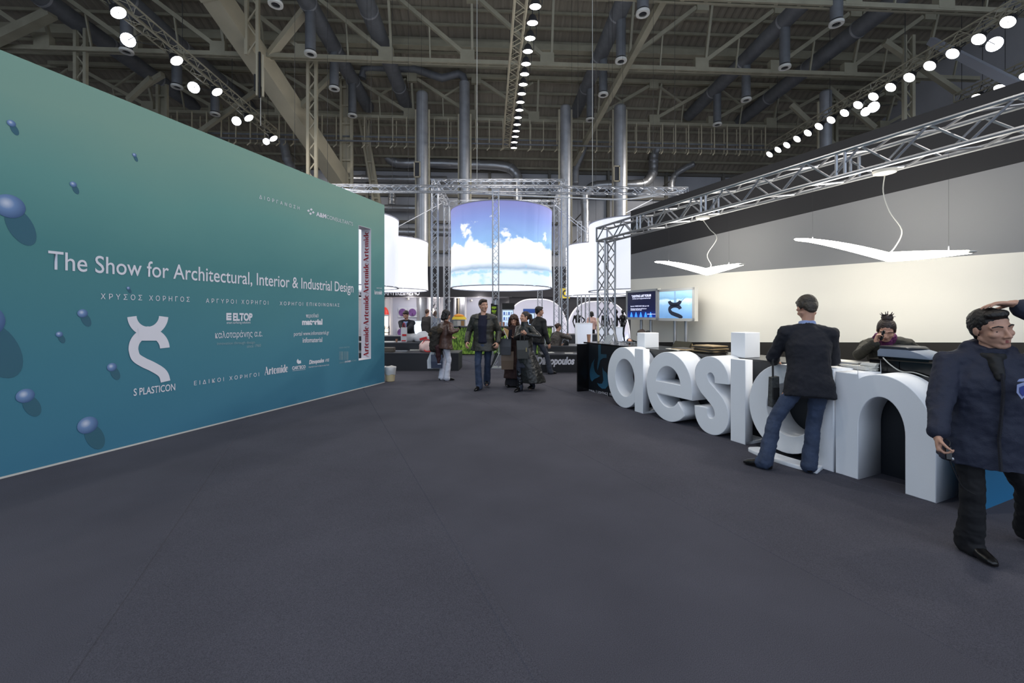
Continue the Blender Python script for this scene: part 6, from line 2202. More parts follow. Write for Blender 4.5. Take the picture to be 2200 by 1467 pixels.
    # upper garments
    for g in tops:
        hem = g.get('hem', .12); fl = g.get('flare', .0); th = g.get('th', .03); sway = g.get('sway', (0, 0))
        off = R * sway[0] + Fv * sway[1]
        nm, m = g['name'], g['m']
        if g.get('only_collar'):
            organic(nm, [n_loft([(nb - T * .05 * k, Rt * .088 * k, Ft * .08 * k), (nb + T * g['only_collar'] * k, Rt * .068 * k, Ft * .068 * k)])], m, root, cv * .8, 1)
            continue
        wx = g.get('wx', 1.0)
        Q = []
        rings = []
        if hem > .3:
            rings.append((P - U * hem * k + off, R * (.17 + th + fl) * k * w, Fv * (.14 + th + fl) * k))
            rings.append((P - U * hem * .5 * k + off * .5, R * (.17 + th + fl * .5) * k * w, Fv * (.135 + th + fl * .5) * k))
        else:
            rings.append((P - U * hem * k + off, Rt * (.168 + th + fl) * k * w * wx, Ft * (.12 + th + fl) * k))
        yo = Ft * g.get('front', 0.0)
        rings += [(P - U * .0 + yo, Rt * (.162 + th) * k * w * wx, Ft * (.115 + th) * k), (P + T * .15 * k + yo, Rt * (.142 + th) * k * w * wx, Ft * (.105 + th) * k),
                  (P + T * .32 * k + yo, Rt * (.16 + th) * k * w * wx, Ft * (.115 + th) * k), (P + T * .44 * k + yo, Rt * (.155 + th * .6) * k * w * wx, Ft * (.085 + th * .5) * k), (P + T * .515 * k + yo, Rt * (.075 + th * .3) * k, Ft * (.066 + th * .3) * k)]
        Q.append(n_loft(rings))
        if g.get('sleeves', True):
            for sd, s in (('R', 1), ('L', -1)):
                so, el, wr = A[sd][:3]
                cu = el + (wr - el) * g.get('cuff', .93)
                Q += n_chain([so - T * .012 * k, el, cu], [(.058 + th * .5) * k * w, (.045 + th * .5) * k * w, (.036 + th * .45) * k * w])
                Q.append(n_capsule(sh + Rt * s * .08 * k + T * .01 * k, so, (.06 + th * .4) * k, (.056 + th * .5) * k))
        if g.get('collar'):
            ch_ = g['collar']
            cr = [(nb - T * .035 * k, Rt * .085 * k, Ft * .078 * k), (nb + T * ch_ * k, Rt * .078 * k, Ft * .074 * k - T * .0)]
            Q.append(n_loft(cr))
        if g.get('hood'):
            for s in (-1, 1):
                Q += n_chain([nb - Ft * .1 * k + T * .03 * k, nb + Rt * s * .09 * k - Ft * .045 * k + T * .02 * k, nb + Rt * s * .1 * k + Ft * .02 * k - T * .02 * k], [.055 * k, .05 * k, .034 * k])
            Q.append(n_ell(nb - Ft * .115 * k + T * .0 * k, Rt * .13 * k, Ft * .065 * k, T * .085 * k)); Q.append(n_capsule(nb + Rt * .10 * k - T * .02 * k - Ft * .03 * k, nb + Rt * .155 * k - T * .045 * k - Ft * .02 * k, .06 * k, .05 * k))
        o = organic(nm, Q, m, root, cv, g.get('smooth', 2), g.get('disp', [(.022, .1), (.008, .035)]))
    if skirt:
        m, z0, z1, r0, r1 = skirt
        organic('skirt', [n_loft([(P - U * z1 * k, R * r1 * k, Fv * r1 * .85 * k), (P - U * z0 * k, R * r0 * k, Fv * r0 * .75 * k)])], m, root, cv, 2, [(.02, .08)])
    return root, dict(P=P, T=T, Rt=Rt, Ft=Ft, R=R, F=Fv, nb=nb, sh=sh, A=A, J=J, h=h, Hc=Hc, hu=hu, hf=hf, hr=hrt, k=k)

M_jeans = mat('jeans', (50, 62, 86), .8, var=.22, vscale=9, bump=.3, bscale=140)
M_jeansdk = mat('jeans_grey', (62, 66, 78), .8, var=.15, vscale=9)
M_navy = mat('navy_wool', (22, 23, 32), .85, bump=.3, bscale=160)
M_parka = mat('navy_parka', (29, 34, 53), .75, bump=.2, bscale=120)
M_blacktrs = mat('black_trousers', (13, 13, 18), .8)
M_leather = mat('brown_leather', (74, 46, 36), .42, var=.2, vscale=12, bump=.25, bscale=60)
M_oliveleather = mat('olive_leather', (44, 42, 36), .45, var=.15, vscale=12, bump=.25, bscale=60)
M_blackleather = mat('black_leather', (34, 34, 33), .34, bump=.25, bscale=60)
M_whitetrs = mat('white_trousers', (218, 218, 228), .75, bump=.2, bscale=80)
M_sweater = mat('navy_sweater', (18, 20, 42), .9, bump=.4, bscale=200)
M_browncoat = mat('brown_coat', (50, 30, 28), .85, bump=.2, bscale=120)
M_greycoat = mat('grey_suit', (52, 48, 46), .85)
M_puffer = mat('puffer', (64, 56, 50), .55)
M_scarf = mat('purple_scarf', (84, 26, 70), .9, bump=.4, bscale=150)
M_shirt = mat('blue_shirt', (140, 156, 196), .8)

# ---- the man standing with his back to us at the counter
b = pix(1700, 1010, 4.12)
fl_ = floor_at(1641, 1006); fr_ = floor_at(1738, 1013)
base = V((fl_.x + fr_.x) / 2 + .02, (fl_.y + fr_.y) / 2, 0)
face = (0.36, 0.93)
Fv_ = Vector((face[0], face[1], 0)).normalized(); R_ = Fv_.cross(V(0, 0, 1))
loc = lambda p, kk: ((p - base).dot(R_) / kk, (p - base).dot(Fv_) / kk)
KK = 1.76 / 1.75
man, mi = person('person seen from behind in a dark navy blazer and blue jeans, leaning over the counter', base, face, 1.76, 'm', lean=11, roll=1, pel=(.035, -.03, .905),
       feet={'L': (fl_, -62), 'R': (fr_, 8)}, headpx=(1733, 663, 4.26),
       hands={'R': (.20, .42, 1.02), 'L': (-.17, .40, 1.0)}, elbow={'R': (.5, -.7, -.5), 'L': (-.5, -.7, -.5)}, palm={'R': (0, 0, -1), 'L': (0, 0, -1)}, hdir={'R': (-.1, 1, -.1), 'L': (.1, 1, -.1)}, curl=.3,
       head=(-16, 26, 0), hair=('short', mat('hair_grey_brown', (58, 50, 40), .55, bump=.6, bscale=70, var=.2, vscale=30)), legs=(M_jeans, .075),
       tops=[dict(name='shirt_collar', m=M_shirt, only_collar=.04), dict(name='blazer', m=M_navy, hem=.17, th=.034, flare=.02, collar=.012)], voxel=.007)
# shoulder bag under his left arm
c = V(man.location.x, man.location.y, 0)
p = pix(1665, 840, 4.35)
t = thing('hand_bag', 'small patterned bag hanging at the left side of the man in the blazer', 'bag', p)
mb = MB(); mb.hexa([p + V(-.045, -.03, -.16), p + V(.03, -.03, -.17), p + V(.03, .05, -.17), p + V(-.045, .05, -.16)], [p + V(-.04, -.02, .14), p + V(.03, -.02, .15), p + V(.03, .04, .15), p + V(-.04, .04, .14)]); mb.build('bag_body', mat('bag_pattern', (64, 66, 66), .5, var=.6, vscale=40), t)
mb = MB(); mb.box(p + V(-.01, -.036, -.02), .06, .012, .12); mb.build('flap', M_blackmat, t)
mb = MB(); mb.path([p + V(-.02, 0, .14), p + V(-.01, .02, .3), p + V(.05, .04, .45)], .01, 6); mb.build('strap', M_darkwire, t)

# ---- the guard in the navy parka
Yg = 2.66
base = V(pix(2108, 700, Yg).x, Yg, 0)
face = (-0.50, -0.866)
Fv_ = Vector((face[0], face[1], 0)).normalized(); R_ = Fv_.cross(V(0, 0, 1))
KK = 1.58 / 1.75
loc = lambda p, kk: ((p - base).dot(R_) / kk, (p - base).dot(Fv_) / kk)
f1 = floor_at(2085, 1188); f2 = V(f1.x + .50, f1.y + .10, 0)
guard, gi = person('person in a navy parka and black trousers, striding right with one hand on his head', base, face, 1.58, 'm', lean=5, roll=-2, twist=2, pel=(0.0, -.02, .80), hs=1.09,
       feet={'R': (f1, -22), 'L': (f2, -30, .03, -18)}, headpx=(2131, 707, 2.58),
       hands={'R': pix(2012, 956, 2.50), 'L': pix(2182, 653, 2.52)}, elbow={'R': (.3, -1, 0), 'L': (-1, .1, .35)}, palm={'R': (-1, .35, .1), 'L': (.2, .1, -1)}, hdir={'R': (.0, .2, -1), 'L': (1, .15, .05)}, curl={'R': 1.15, 'L': .35},
       head=(-22, 4, 10), hair=('short', M_hairblack), skin=M_skin2, legs=(M_blacktrs, .082),
       tops=[dict(name='parka', m=M_parka, hem=.21, th=.05, flare=.0, collar=.05, hood=True, cuff=.84, disp=[(.03, .13), (.01, .04)])], voxel=.006, build=1.06)
P, T, Rt, Ft, k = gi['P'], gi['T'], gi['Rt'], gi['Ft'], gi['k']
# zip, chest emblem, black scarf, radio
def on_front(hgt, x, out=0.0, hw=.16, fd=.115, th=.052):
    w_ = 1.06
    return P + T * hgt * k + Rt * x * k + Ft * ((fd + th) * k * math.sqrt(max(.05, 1 - (x / ((hw + th) * w_)) ** 2)) + out)
mb = MB(); mb.path([P - V(0, 0, 1) * .19 * k + Ft * .205 * k + Rt * -.02, on_front(0.0, -.02, .014), on_front(.14, -.02, .016), on_front(.32, -.02, .014), on_front(.43, -.015, -.01)], .009, 6); mb.build('zip_placket', M_navy, guard)
c = on_front(.34, -.095, .045)
nx = (Ft * .8 - Rt * .6).normalized(); sx = V(0, 0, 1).cross(nx).normalized() * -1
def emb(loop, out, m):
    me = fill2d([loop]); map_mesh(me, lambda x, y, z: c + nx * out + sx * x * -1 + T * y); bm = bmesh.new(); bm.from_mesh(me); bmesh.ops.recalc_face_normals(bm, faces=bm.faces); bm.to_mesh(me); bm.free()
    link('chest_emblem', me, m, guard)
emb([(-.04, .035), (0, .048), (.04, .035), (.038, -.01), (0, -.05), (-.038, -.01)], 0.0, mat('emblem_pale', (150, 160, 200), .6))
emb([(-.026, .02), (0, .03), (.026, .02), (.022, -.01), (0, -.032), (-.022, -.01)], .003, mat('emblem_blue', (52, 66, 140), .6))
emb([(-.04, .052), (.04, .052), (.03, .066), (0, .07), (-.03, .066)], -.001, mat('emblem_pale', (150, 160, 200), .6))
organic('scarf', [n_loft([(gi['nb'] - T * .07 * k, Rt * .088 * k, Ft * .09 * k), (gi['nb'] + T * .015 * k, Rt * .074 * k, Ft * .076 * k)]), n_capsule(gi['nb'] + Ft * .075 * k - T * .03 * k, P + T * .40 * k + Ft * .142 * k - Rt * .01, .042 * k, .026 * k)], M_blackmat, guard, .008, 2, [(.015, .04)])
so, el, wr, d, pn, side = gi['A']['R']
c = wr + d * .095 + pn * .04
t = thing('handheld_radio', 'small black radio gripped in the lowered hand of the guard', 'radio', c)
mb = MB(); mb.box(c, .05, .028, .08, side.normalized(), pn.normalized()); o = mb.build('casing', M_black, t); bv = o.modifiers.new('bevel', 'BEVEL'); bv.width = .006
ax3 = side.cross(pn).normalized()
mb = MB(); mb.path([tuple(q) for q in catmull([tuple(c - d * .03), tuple(c - d * .07 - side * .03), tuple(wr + d * .0 - pn * .035 - side * .03), tuple(wr - d * .06 - pn * .03)], 5)], .004, 6); mb.build('cord', M_darkwire, t)
mb = MB(); mb.ball(c + d * .03 + pn * .01, .012); mb.build('knob', M_alu, t, smooth='all')
mb = MB(); mb.path([tuple(q) for q in catmull([tuple(c + d * .03), tuple(c + V(.03, 0, -.1)), tuple(c + V(.1, .02, -.2)), tuple(c + V(.2, .04, -.26))], 5)], .003, 5); mb.build('loose_wire', M_darkwire, t)

# ---- the woman on the phone behind the counter
Yw = 4.5
base = pix(1897, 700, Yw); base.z = 0
fw = V(pix(1897, 700, Yw).x, Yw, 0)
face = (-.62, -.78)
Fv_ = Vector((face[0], face[1], 0)).normalized(); R_ = Fv_.cross(V(0, 0, 1))
wom, wi = person('person with a topknot and purple scarf talking on a phone behind the counter', base, face, 1.64, 'f', lean=24, roll=3, pel=(0, -.2, .60),
       feet={'R': (.12, .22, 5), 'L': (-.12, .2, -5)},
       hands={'R': pix(1880, 737, 4.22), 'L': base + R_ * -.2 + Fv_ * .12 + V(0, 0, 1.0)}, elbow={'R': (.9, .2, -1), 'L': (-1, -.4, -.2)}, palm={'R': (-1, .3, 0), 'L': (.3, .2, -1)}, hdir={'R': (-.25, .1, 1), 'L': (.8, .5, 0)}, curl={'R': .9, 'L': .4},
       headpx=(1904, 710, 4.36), neckf=1.0, ll=1.0, head=(2, 22, -4), hair=('bun', M_hairdkbrown), legs=(M_blacktrs, .06), tops=[dict(name='coat', m=mat('dark_coat', (40, 38, 30), .8, bump=.2, bscale=120), hem=.12, th=.04, collar=.0)], voxel=.006)
organic('scarf', [n_loft([(wi['nb'] - wi['T'] * .06, wi['Rt'] * .095, wi['Ft'] * .09), (wi['nb'] + wi['T'] * .045, wi['Rt'] * .08, wi['Ft'] * .078)]), n_capsule(wi['nb'] + wi['Ft'] * .07, wi['P'] + wi['T'] * .2 + wi['Ft'] * .16, .05, .045), n_capsule(wi['nb'] + wi['Rt'] * .06 + wi['T'] * .02, wi['nb'] + wi['Rt'] * .09 - wi['T'] * .05, .045, .04)], M_scarf, wom, .008, 2, [(.02, .03)])
so, el, wr, d, pn, side = wi['A']['R']
c = wr + d * .09 + pn * .035
t = thing('mobile_phone', 'small dark phone held to the ear of the woman behind the counter', 'phone', c)
mb = MB(); mb.box(c, .045, .016, .1, side.normalized(), pn.normalized()); o = mb.build('casing', M_black, t); bv = o.modifiers.new('bevel', 'BEVEL'); bv.width = .005
mb = MB(); mb.box(c + pn * .009, .036, .002, .05, side.normalized(), pn.normalized()); mb.build('keypad', M_darkgrey, t)
p = base - Fv_ * .2
t = thing('counter_stool', 'dark stool carrying the woman on the phone behind the counter', 'stool', V(p.x, p.y, 0))
mb = MB(); mb.lathe(V(p.x, p.y, 0), [(.001, .44), (.17, .44), (.18, .46), (.17, .48), (.001, .48)], 20); mb.build('seat', M_darkgrey, t, smooth=True)
mb = MB(); mb.lathe(V(p.x, p.y, 0), [(.16, 0), (.15, .02), (.03, .04), (.03, .44)], 14); mb.build('pedestal', M_alu, t, smooth=True)

# ---- the attendant bending behind the far cube
base = pix(1378, 700, 8.55); base.z = 0
face = (-.75, -.66)
Fv_ = Vector((face[0], face[1], 0)).normalized(); R_ = Fv_.cross(V(0, 0, 1))
per, pi_ = person('person mostly hidden behind the far cube, only hair and one hand showing', base, face, 1.62, 'f', lean=44, pel=(0, -.3, .60), feet={'R': (.12, .1, 5), 'L': (-.12, .1, -5)},
       hands={'R': pix(1352, 730, 8.2), 'L': base + R_ * -.15 + Fv_ * .2 + V(0, 0, 1.0)}, palm={'R': (0, 0, -1), 'L': (0, 0, -1)}, curl=.5, headpx=(1378, 722, 8.35), ll=1.0, head=(0, 30, 0), hair=('bob', M_hairdkbrown), legs=(M_blacktrs, .06),
       tops=[dict(name='blouse', m=M_blackmat, hem=.1, th=.03, cuff=.6)], voxel=.011)
p = base - Fv_ * .3
t = thing('counter_stool', 'dark stool hidden behind the far end of the counter', 'stool', V(p.x, p.y, 0))
mb = MB(); mb.lathe(V(p.x, p.y, 0), [(.001, .42), (.17, .42), (.18, .44), (.17, .46), (.001, .46)], 20); mb.build('seat', M_darkgrey, t, smooth=True)
mb = MB(); mb.lathe(V(p.x, p.y, 0), [(.16, 0), (.15, .02), (.03, .04), (.03, .42)], 14); mb.build('pedestal', M_alu, t, smooth=True)

# ---- the man walking towards us in the middle
Yc = 8.62
base = V(pix(1036, 700, Yc).x, Yc, 0)
face = (-.10, -1)
Fv_ = Vector((face[0], face[1], 0)).normalized(); R_ = Fv_.cross(V(0, 0, 1))
KK = 1.82 / 1.75
loc = lambda p, kk: ((p - base).dot(R_) / kk, (p - base).dot(Fv_) / kk)
cman, ci = person('person walking towards us in an open dark leather jacket, navy sweater and jeans', base, face, 1.82, 'm', lean=2, pel=(0, 0, .915),
       feet={'R': (V(pix(1029, 0, 8.6).x, 8.6, 0), 16), 'L': (V(pix(1046, 0, 8.98).x, 8.98, 0), -8, .03, -14)}, headpx=(1039, 656.5, 8.62),
       hands={'R': pix(1003, 735, 8.5), 'L': pix(1069, 736, 8.5)}, elbow={'R': (.35, -1, 0), 'L': (-.35, -1, 0)}, palm={'R': (-.8, -.5, 0), 'L': (.8, -.5, 0)}, curl={'R': .6, 'L': 1.0},
       head=(-34, 2, 2), hair=('short', M_hairdkbrown), legs=(M_jeans, .078),
       tops=[dict(name='leather_jacket', m=M_oliveleather, hem=.165, th=.05, flare=.035, collar=.0), dict(name='sweater', m=M_sweater, hem=.04, th=.03, wx=.56, front=.06, sleeves=False, disp=[(.01, .08)])], voxel=.009)
organic('trouser_front', [n_loft([(ci['P'] - V(0, 0, .175), ci['Rt'] * .085, ci['Ft'] * .205), (ci['P'] - V(0, 0, .03), ci['Rt'] * .09, ci['Ft'] * .19)])], M_jeans, cman, .012, 2)
mb = MB(); q = ci['nb']; mb.path([q + ci['Rt'] * .06 * math.cos(a) * 1.15 + ci['Ft'] * (.085 * math.sin(a) + .02) + ci['T'] * (-.02 - .028 * math.sin(a)) for a in [math.pi * j / 12 for j in range(13)]], .013, 8); mb.build('white_neckband', M_white, cman, smooth='all')
for s in (-1, 1):
    mb = MB(); Rt, Ft, T, q = ci['Rt'], ci['Ft'], ci['T'], ci['nb']
    mb.add([q + Rt * s * .06 - Ft * .03 + T * .03, q + Rt * s * .085 + Ft * .06 + T * -.005, q + Rt * s * .075 + Ft * .135 - T * .09, q + Rt * s * .15 + Ft * .10 - T * .085, q + Rt * s * .125 + Ft * .02 - T * .01, q + Rt * s * .09 - Ft * .06 + T * .01], [(0, 1, 4, 5), (1, 2, 3, 4)])
    o = mb.build('collar_flap', M_oliveleather, cman); so_ = o.modifiers.new('solid', 'SOLIDIFY'); so_.thickness = .012
p = pix(1064.5, 771, 8.5)
t = thing('document_folder', 'thin dark folder held low in the hand of the walking man', 'folder', p)
mb = MB(); mb.hexa([p + V(-.10, -.01, -.17), p + V(-.085, -.01, -.19), p + V(.06, -.01, .10), p + V(.0, -.01, .13)], [p + V(-.10, .012, -.17), p + V(-.085, .012, -.19), p + V(.06, .012, .10), p + V(.0, .012, .13)]); mb.build('cover', M_blackmat, t)
mb = MB(); mb.beam(p + V(-.075, .02, -.17), p + V(.075, .02, .12), .012, .02); mb.build('white_edge', M_paper, t)
mb = MB(); mb.path([p + V(.02, 0, .11), p + V(.035, 0, .18), p + V(.045, 0, .22)], .006, 5); mb.build('strap', M_darkwire, t)

# ---- woman in the brown leather jacket and white trousers, seen from behind
Yw = 9.95
base = V(pix(963, 700, Yw).x, Yw, 0)
face = (.72, .69)
bw, bi = person('person seen from behind in a brown leather jacket and white trousers, looking at a phone', base, face, 1.65, 'f', lean=7, roll=0, pel=(0, 0, .93), build=1.12,
       feet={'R': (.09, .02, 22), 'L': (-.10, .0, 0)},
       hands={'R': pix(982, 709, 9.75), 'L': (-.12, .30, 1.02)}, elbow={'R': (.8, -.4, -.6), 'L': (-.8, -.3, -.6)}, palm={'R': (-.3, 0, 1), 'L': (.3, 0, 1)}, curl=.5,
       headpx=(960, 677, 9.9), head=(6, 16, 0), hair=('bob', M_hairblack), legs=(M_whitetrs, .078), tops=[dict(name='leather_jacket', m=M_leather, hem=.13, th=.05, flare=.03, collar=.02)], voxel=.010)
p = bi['A']['R'][2] + V(.06, .02, .05)
t = thing('mobile_phone', 'tiny phone in the hand of the woman in white trousers', 'phone', p)
mb = MB(); mb.box(p, .05, .02, .1, V(1, 0, 0), V(0, .6, .8)); mb.build('casing', M_black, t); mb = MB(); mb.box(p + V(0, -.007, -.009), .04, .012, .05, V(1, 0, 0), V(0, .6, .8)); mb.build('screen', M_darkgrey, t)
p = V(pix(962, 0, 9.9).x, 9.95, 0)
q = pix(938, 700, 9.85)
t = thing('fur_coat', 'dark fur-trimmed coat hung over the arm of the woman in white trousers', 'coat', pix(938, 730, 9.85))
organic('coat_body', [n_chain([pix(946, 705, 9.95), pix(936, 720, 9.8), pix(934, 742, 9.8)], [.10, .14, .13])[0], n_capsule(pix(936, 715, 9.8), pix(934, 745, 9.8), .15, .13), n_capsule(pix(944, 735, 9.85), pix(946, 768, 9.85), .10, .07)], mat('coat_brown', (46, 40, 34), .8), t, .014, 2, [(.06, .08)])
organic('fur_trim', [n_capsule(pix(927, 718, 9.75), pix(945, 711, 9.75), .07, .08)], mat('fur_brown', (70, 58, 44), .95), t, .012, 1, [(.05, .02)])
organic('lining', [n_capsule(pix(940, 745, 9.75), pix(943, 778, 9.78), .08, .05)], mat('lining_maroon', (56, 22, 26), .7), t, .014, 2, [(.03, .05)])
q = pix(938.5, 790, 9.8)
paper_bag('navy shopping bag beside the white trousers', q, .26, .14, .30, mat('bag_navy', (46, 54, 76), .5), .15, emblem=[(.22, .32, .3, .05, M_print)])
q = pix(934, 791, 9.98)
paper_bag('white shopping bag half hidden by the navy one', q, .34, .12, .38, M_white, .1, .55)

# ---- curly-haired woman reading
Yr2 = 9.05
base = V(pix(1103, 700, Yr2).x, Yr2, 0)
face = (-.22, -.97)
rw, ri = person('person with long curly brown hair in a brown coat, reading a magazine', base, face, 1.60, 'f', lean=6, roll=-2, pel=(0, 0, .92), feet={'R': (.07, .02, 10), 'L': (-.09, -.02, -10)},
       hands={'R': pix(1083, 716, 8.72), 'L': pix(1106, 726, 8.72)}, elbow={'R': (1, -.2, -.6), 'L': (-1, -.2, -.6)}, palm={'R': (-.5, .2, .8), 'L': (.5, .2, .8)}, curl=.6,
       headpx=(1104, 688, 8.95), head=(-6, 20, -3), hair=('long', M_hairbrown), legs=(M_blacktrs, .06), boots=(M_black, .5),
       tops=[dict(name='coat', m=M_browncoat, hem=.62, th=.03, flare=.05, collar=.06)], voxel=.009, skirt=(mat('dark_skirt', (20, 18, 24), .85), .4, .80, .16, .20))
p = pix(1091, 717, 8.66)
t = thing('magazine', 'open magazine held by the curly-haired woman', 'magazine', p)
mb = MB(); mb.hexa([p + V(-.09, -.02, .09), p + V(.0, -.05, -.10), p + V(.0, -.04, -.10), p + V(-.09, -.01, .09)], [p + V(-.07, .0, .13) + V(-.01, 0, 0), p + V(.02, -.03, .07), p + V(.02, -.02, .07), p + V(-.08, .01, .13)]); mb.build('cover_page', mat('magazine_gold', (170, 128, 66), .4), t)
mb = MB(); mb.hexa([p + V(.0, -.045, -.10), p + V(.085, .02, -.09), p + V(.085, .03, -.09), p + V(.0, -.035, -.10)], [p + V(.0, -.03, .07), p + V(.085, .03, .09), p + V(.085, .04, .09), p + V(.0, -.02, .07)]); mb.build('dark_page', mat('magazine_dark', (34, 34, 44), .3), t)
mb = MB(); mb.beam(p + V(-.09, -.02, .1), p + V(.0, -.05, -.10), .012, .012); mb.build('page_edge', M_paper, t)
q = pix(1086, 762, 8.75)
paper_bag('grey shopping bag hanging in front of the curly-haired woman', q, .23, .10, .33, mat('bag_grey', (62, 63, 68), .45), -.1, 1.05)
q = pix(1090, 793, 8.78)
paper_bag('tall brown shopping bag hanging lowest before the curly-haired woman', q, .25, .12, .36, mat('bag_brown', (98, 78, 60), .5), .05)

# ---- ponytailed woman in the long black coat
Yp = 8.55
base = V(pix(1133, 700, Yp).x, Yp, 0)
face = (-.62, -.78)
pw, pi2 = person('person with a ponytail in a long black leather coat, turned to her companion', base, face, 1.64, 'f', lean=2, pel=(0, 0, .925), feet={'R': (.03, .14, 0), 'L': (-.10, -.12, -8, .02, -10)},
       hands={'R': pix(1121, 719, 8.2), 'L': pix(1132, 718, 8.2)}, elbow={'R': (1, -.3, -.5), 'L': (-1, -.5, -.4)}, palm={'R': (-.6, .2, .5), 'L': (.6, .2, .5)}, curl=.75,
       headpx=(1127, 681, 8.5), head=(26, -2, 0), hair=('ponytail', M_hairdkbrown), legs=(mat('dark_denim', (32, 36, 50), .8), .058), boots=(M_black, .85),
       tops=[dict(name='leather_coat', m=M_blackleather, hem=.68, th=.032, flare=.10, sway=(-.10, -.12), collar=.07)], voxel=.009, skirt=(mat('denim_skirt', (40, 44, 58), .8), .12, .36, .17, .2))
q = pix(1122, 770, 8.12)
paper_bag('black shopping bag held in front by the ponytailed woman', q, .21, .10, .34, mat('bag_black', (50, 50, 48), .4), .12, 1.05, emblem=[(.33, .5, .1, .22, mat('bag_mark', (130, 120, 84), .5))])

# ---- man walking off behind them
Ym = 10.7
base = V(pix(1170, 700, Ym).x, Ym, 0)
face = (.80, .60)
bm_, bmi = person('person in a black jacket and grey jeans walking away to the right', base, face, 1.76, 'm', lean=8, pel=(-.06, -.06, .90), feet={'R': (.05, .30, 6), 'L': (-.06, -.32, 0, .03, 20)},
       hands={'R': (.24, .06, .80), 'L': (-.22, .10, .82)}, headpx=(1159, 669, 10.8), head=(20, 4, 0), hair=('short', M_hairblack), legs=(M_jeansdk, .08), tops=[dict(name='black_jacket', m=M_blackmat, hem=.10, th=.045, collar=.03)], voxel=.010)
# ---- visitor sitting on the upper right step
Ys = yr + 1.25
base = V(pix(1193, 700, Ys).x, Ys, .62)
face = (.72, .69)
sw_, swi = person('person with pinned-up hair in a quilted jacket sitting on the black step', base, face, 1.62, 'f', lean=16, pel=(0, 0, .085), feet={'R': (.12, .46, 5, -.42), 'L': (-.10, .50, -5, -.42)},
       hands={'R': (.22, .42, .30), 'L': (-.1, .42, .30)}, headpx=(1200, 703, yr + 1.3), ll=1.0, head=(18, 14, 0), hair=('backbun', M_hairbrown), legs=(M_blacktrs, .06), tops=[dict(name='quilted_jacket', m=M_puffer, hem=.06, th=.05, collar=.03, disp=[(.03, .05)])], voxel=.011, face_detail=False)
mb = MB(); mb.path([swi['P'] + swi['T'] * .45 - swi['Rt'] * .06 - swi['Ft'] * .12, swi['P'] + swi['T'] * .25 - swi['Rt'] * .12 - swi['Ft'] * .17, swi['P'] - swi['Rt'] * .22 + swi['T'] * .03], .012, 6); mb.build('bag_strap', M_darkwire, sw_)
# ---- man leaning over the left bench
Yb = yb + 2.15
base = V(pix(874, 700, Yb).x, Yb, 0)
face = (-.12, -.99)
lm, lmi = person('person in a dark coat bending over a white bag behind the left bench', base, face, 1.78, 'm', lean=20, pel=(-.04, -.12, .93), feet={'R': (.12, -.05, 8), 'L': (-.12, -.08, -8)},
       hands={'R': pix(866, 709, 12.75), 'L': pix(871, 709, 12.75)}, elbow={'R': (1, -.6, -.1), 'L': (-1, -.6, -.1)}, palm={'R': (-1, 0, -.3), 'L': (1, 0, -.3)}, curl=.8,
       headpx=(872, 676.5, 13.2), head=(6, 26, 0), hair=('short', M_hairdkbrown), legs=(M_blacktrs, .075), tops=[dict(name='dark_coat', m=M_navy, hem=.30, th=.05, flare=.03, collar=.02), dict(name='shirt', m=M_shirt, hem=.05, th=.02, wx=.28, front=.055, sleeves=False, disp=[(.005, .08)])], voxel=.011)
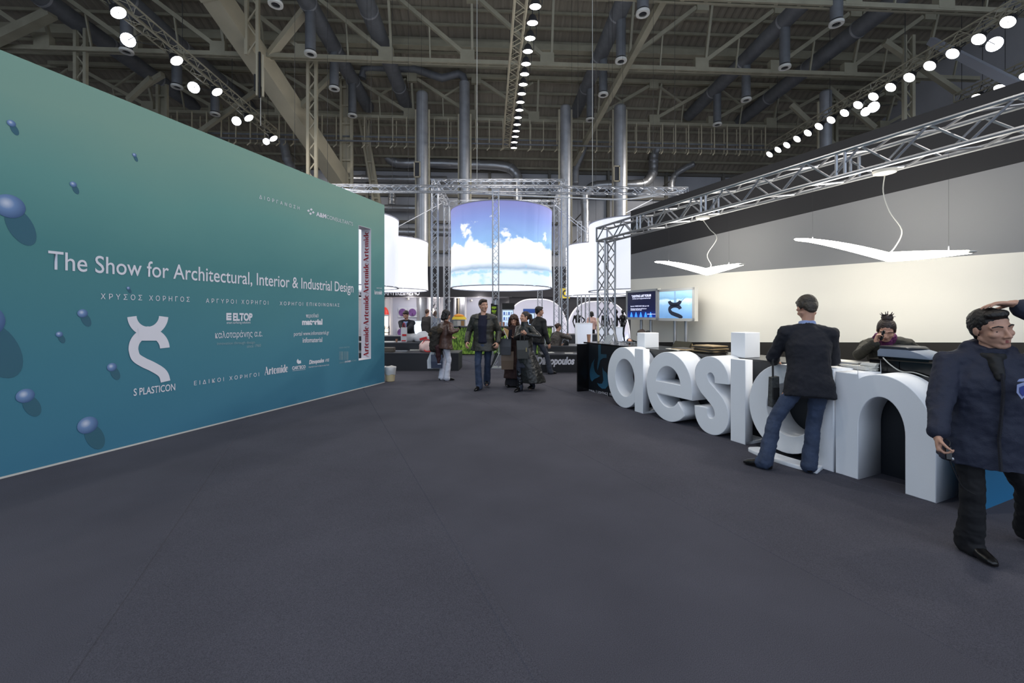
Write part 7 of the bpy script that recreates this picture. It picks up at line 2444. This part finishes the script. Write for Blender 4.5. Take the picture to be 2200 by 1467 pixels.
# ---- two visitors farther back
Yx = 17.2
base = V(pix(916, 700, Yx).x, Yx, 0)
person('person in a grey suit seen from behind, beside the left frame post', base, (.5, .86), 1.72, 'm', lean=5, head=(-10, 14, 0), hair=('short', M_hairbrown), legs=(M_greycoat, .075), tops=[dict(name='suit_jacket', m=M_greycoat, hem=.16, th=.035)], voxel=.016, face_detail=False)
Yx = 18.6
base = V(pix(936, 700, Yx).x, Yx, 0)
person('person in a pale grey jacket behind the lattice of the left frame post', base, (-.3, .95), 1.66, 'f', lean=3, head=(10, 10, 0), hair=('bob', M_hairbrown), legs=(M_jeansdk, .07), tops=[dict(name='jacket', m=mat('pale_jacket', (104, 110, 124), .8), hem=.12, th=.04)], voxel=.016, face_detail=False)
Yx = 20.5
base = V(pix(1271, 700, Yx).x, Yx, 0)
person('person with dark hair standing between the lattice posts by the right shell', base, (.2, .98), 1.66, 'f', head=(0, 0, 0), hair=('bob', M_hairblack), skin=M_skin, legs=(M_blacktrs, .07), tops=[dict(name='pink_top', m=mat('pink_top', (196, 158, 148), .8), hem=.1, th=.03)], voxel=.016, face_detail=False)

# ---- black mannequins before the right shell
M_mann = mat('mannequin_black', (14, 14, 16), .25)
for (px, fc, hd, hs, lab) in ((1242, (-.2, -1), 0, {'R': (.20, .06, .86), 'L': (-.20, .02, .98)}, 'black mannequin with one hand on its hip, leftmost before the right shell'), (1301, (.3, -.95), 0, {'R': (.24, .05, .82), 'L': (-.24, .05, .82)}, 'black mannequin seen through the lattice of the gantry post'),
                              (1324, (.95, -.3), 0, {'R': (.22, .05, .82), 'L': (-.16, .3, 1.0)}, 'black mannequin facing right, left of the close pair'), (1338.5, (-.9, -.4), 0, {'R': (.19, .02, .98), 'L': (-.20, .04, .86)}, 'black mannequin facing left, right of the close pair')):
    Yq = 23.0
    person(lab, V(pix(px, 700, Yq).x, Yq, 0.02), fc, 1.78, 'f', pel=(.02, 0, .935), feet={'R': (.10, .06, 8), 'L': (-.07, -.04, -8)}, hands=hs, elbow={'R': (1, -.3, 0), 'L': (-1, -.3, 0)}, hair=('none', None), skin=M_mann, shoe=M_mann, voxel=.016, face_detail=False, name='mannequin', cat='mannequin', build=1.05)
    mb = MB(); q = V(pix(px, 700, Yq).x, Yq, 0)
    mb.lathe(q, [(.22, 0), (.22, .018), (.001, .02)], 20); o = mb.build('mannequin_base', M_alu, bpy.context.scene.objects[-1] if False else None, smooth=True)
    recentre(o, q); o.parent = [x for x in bpy.data.objects if x.get('label') == lab][0]; o.location = (0, 0, -0.02)
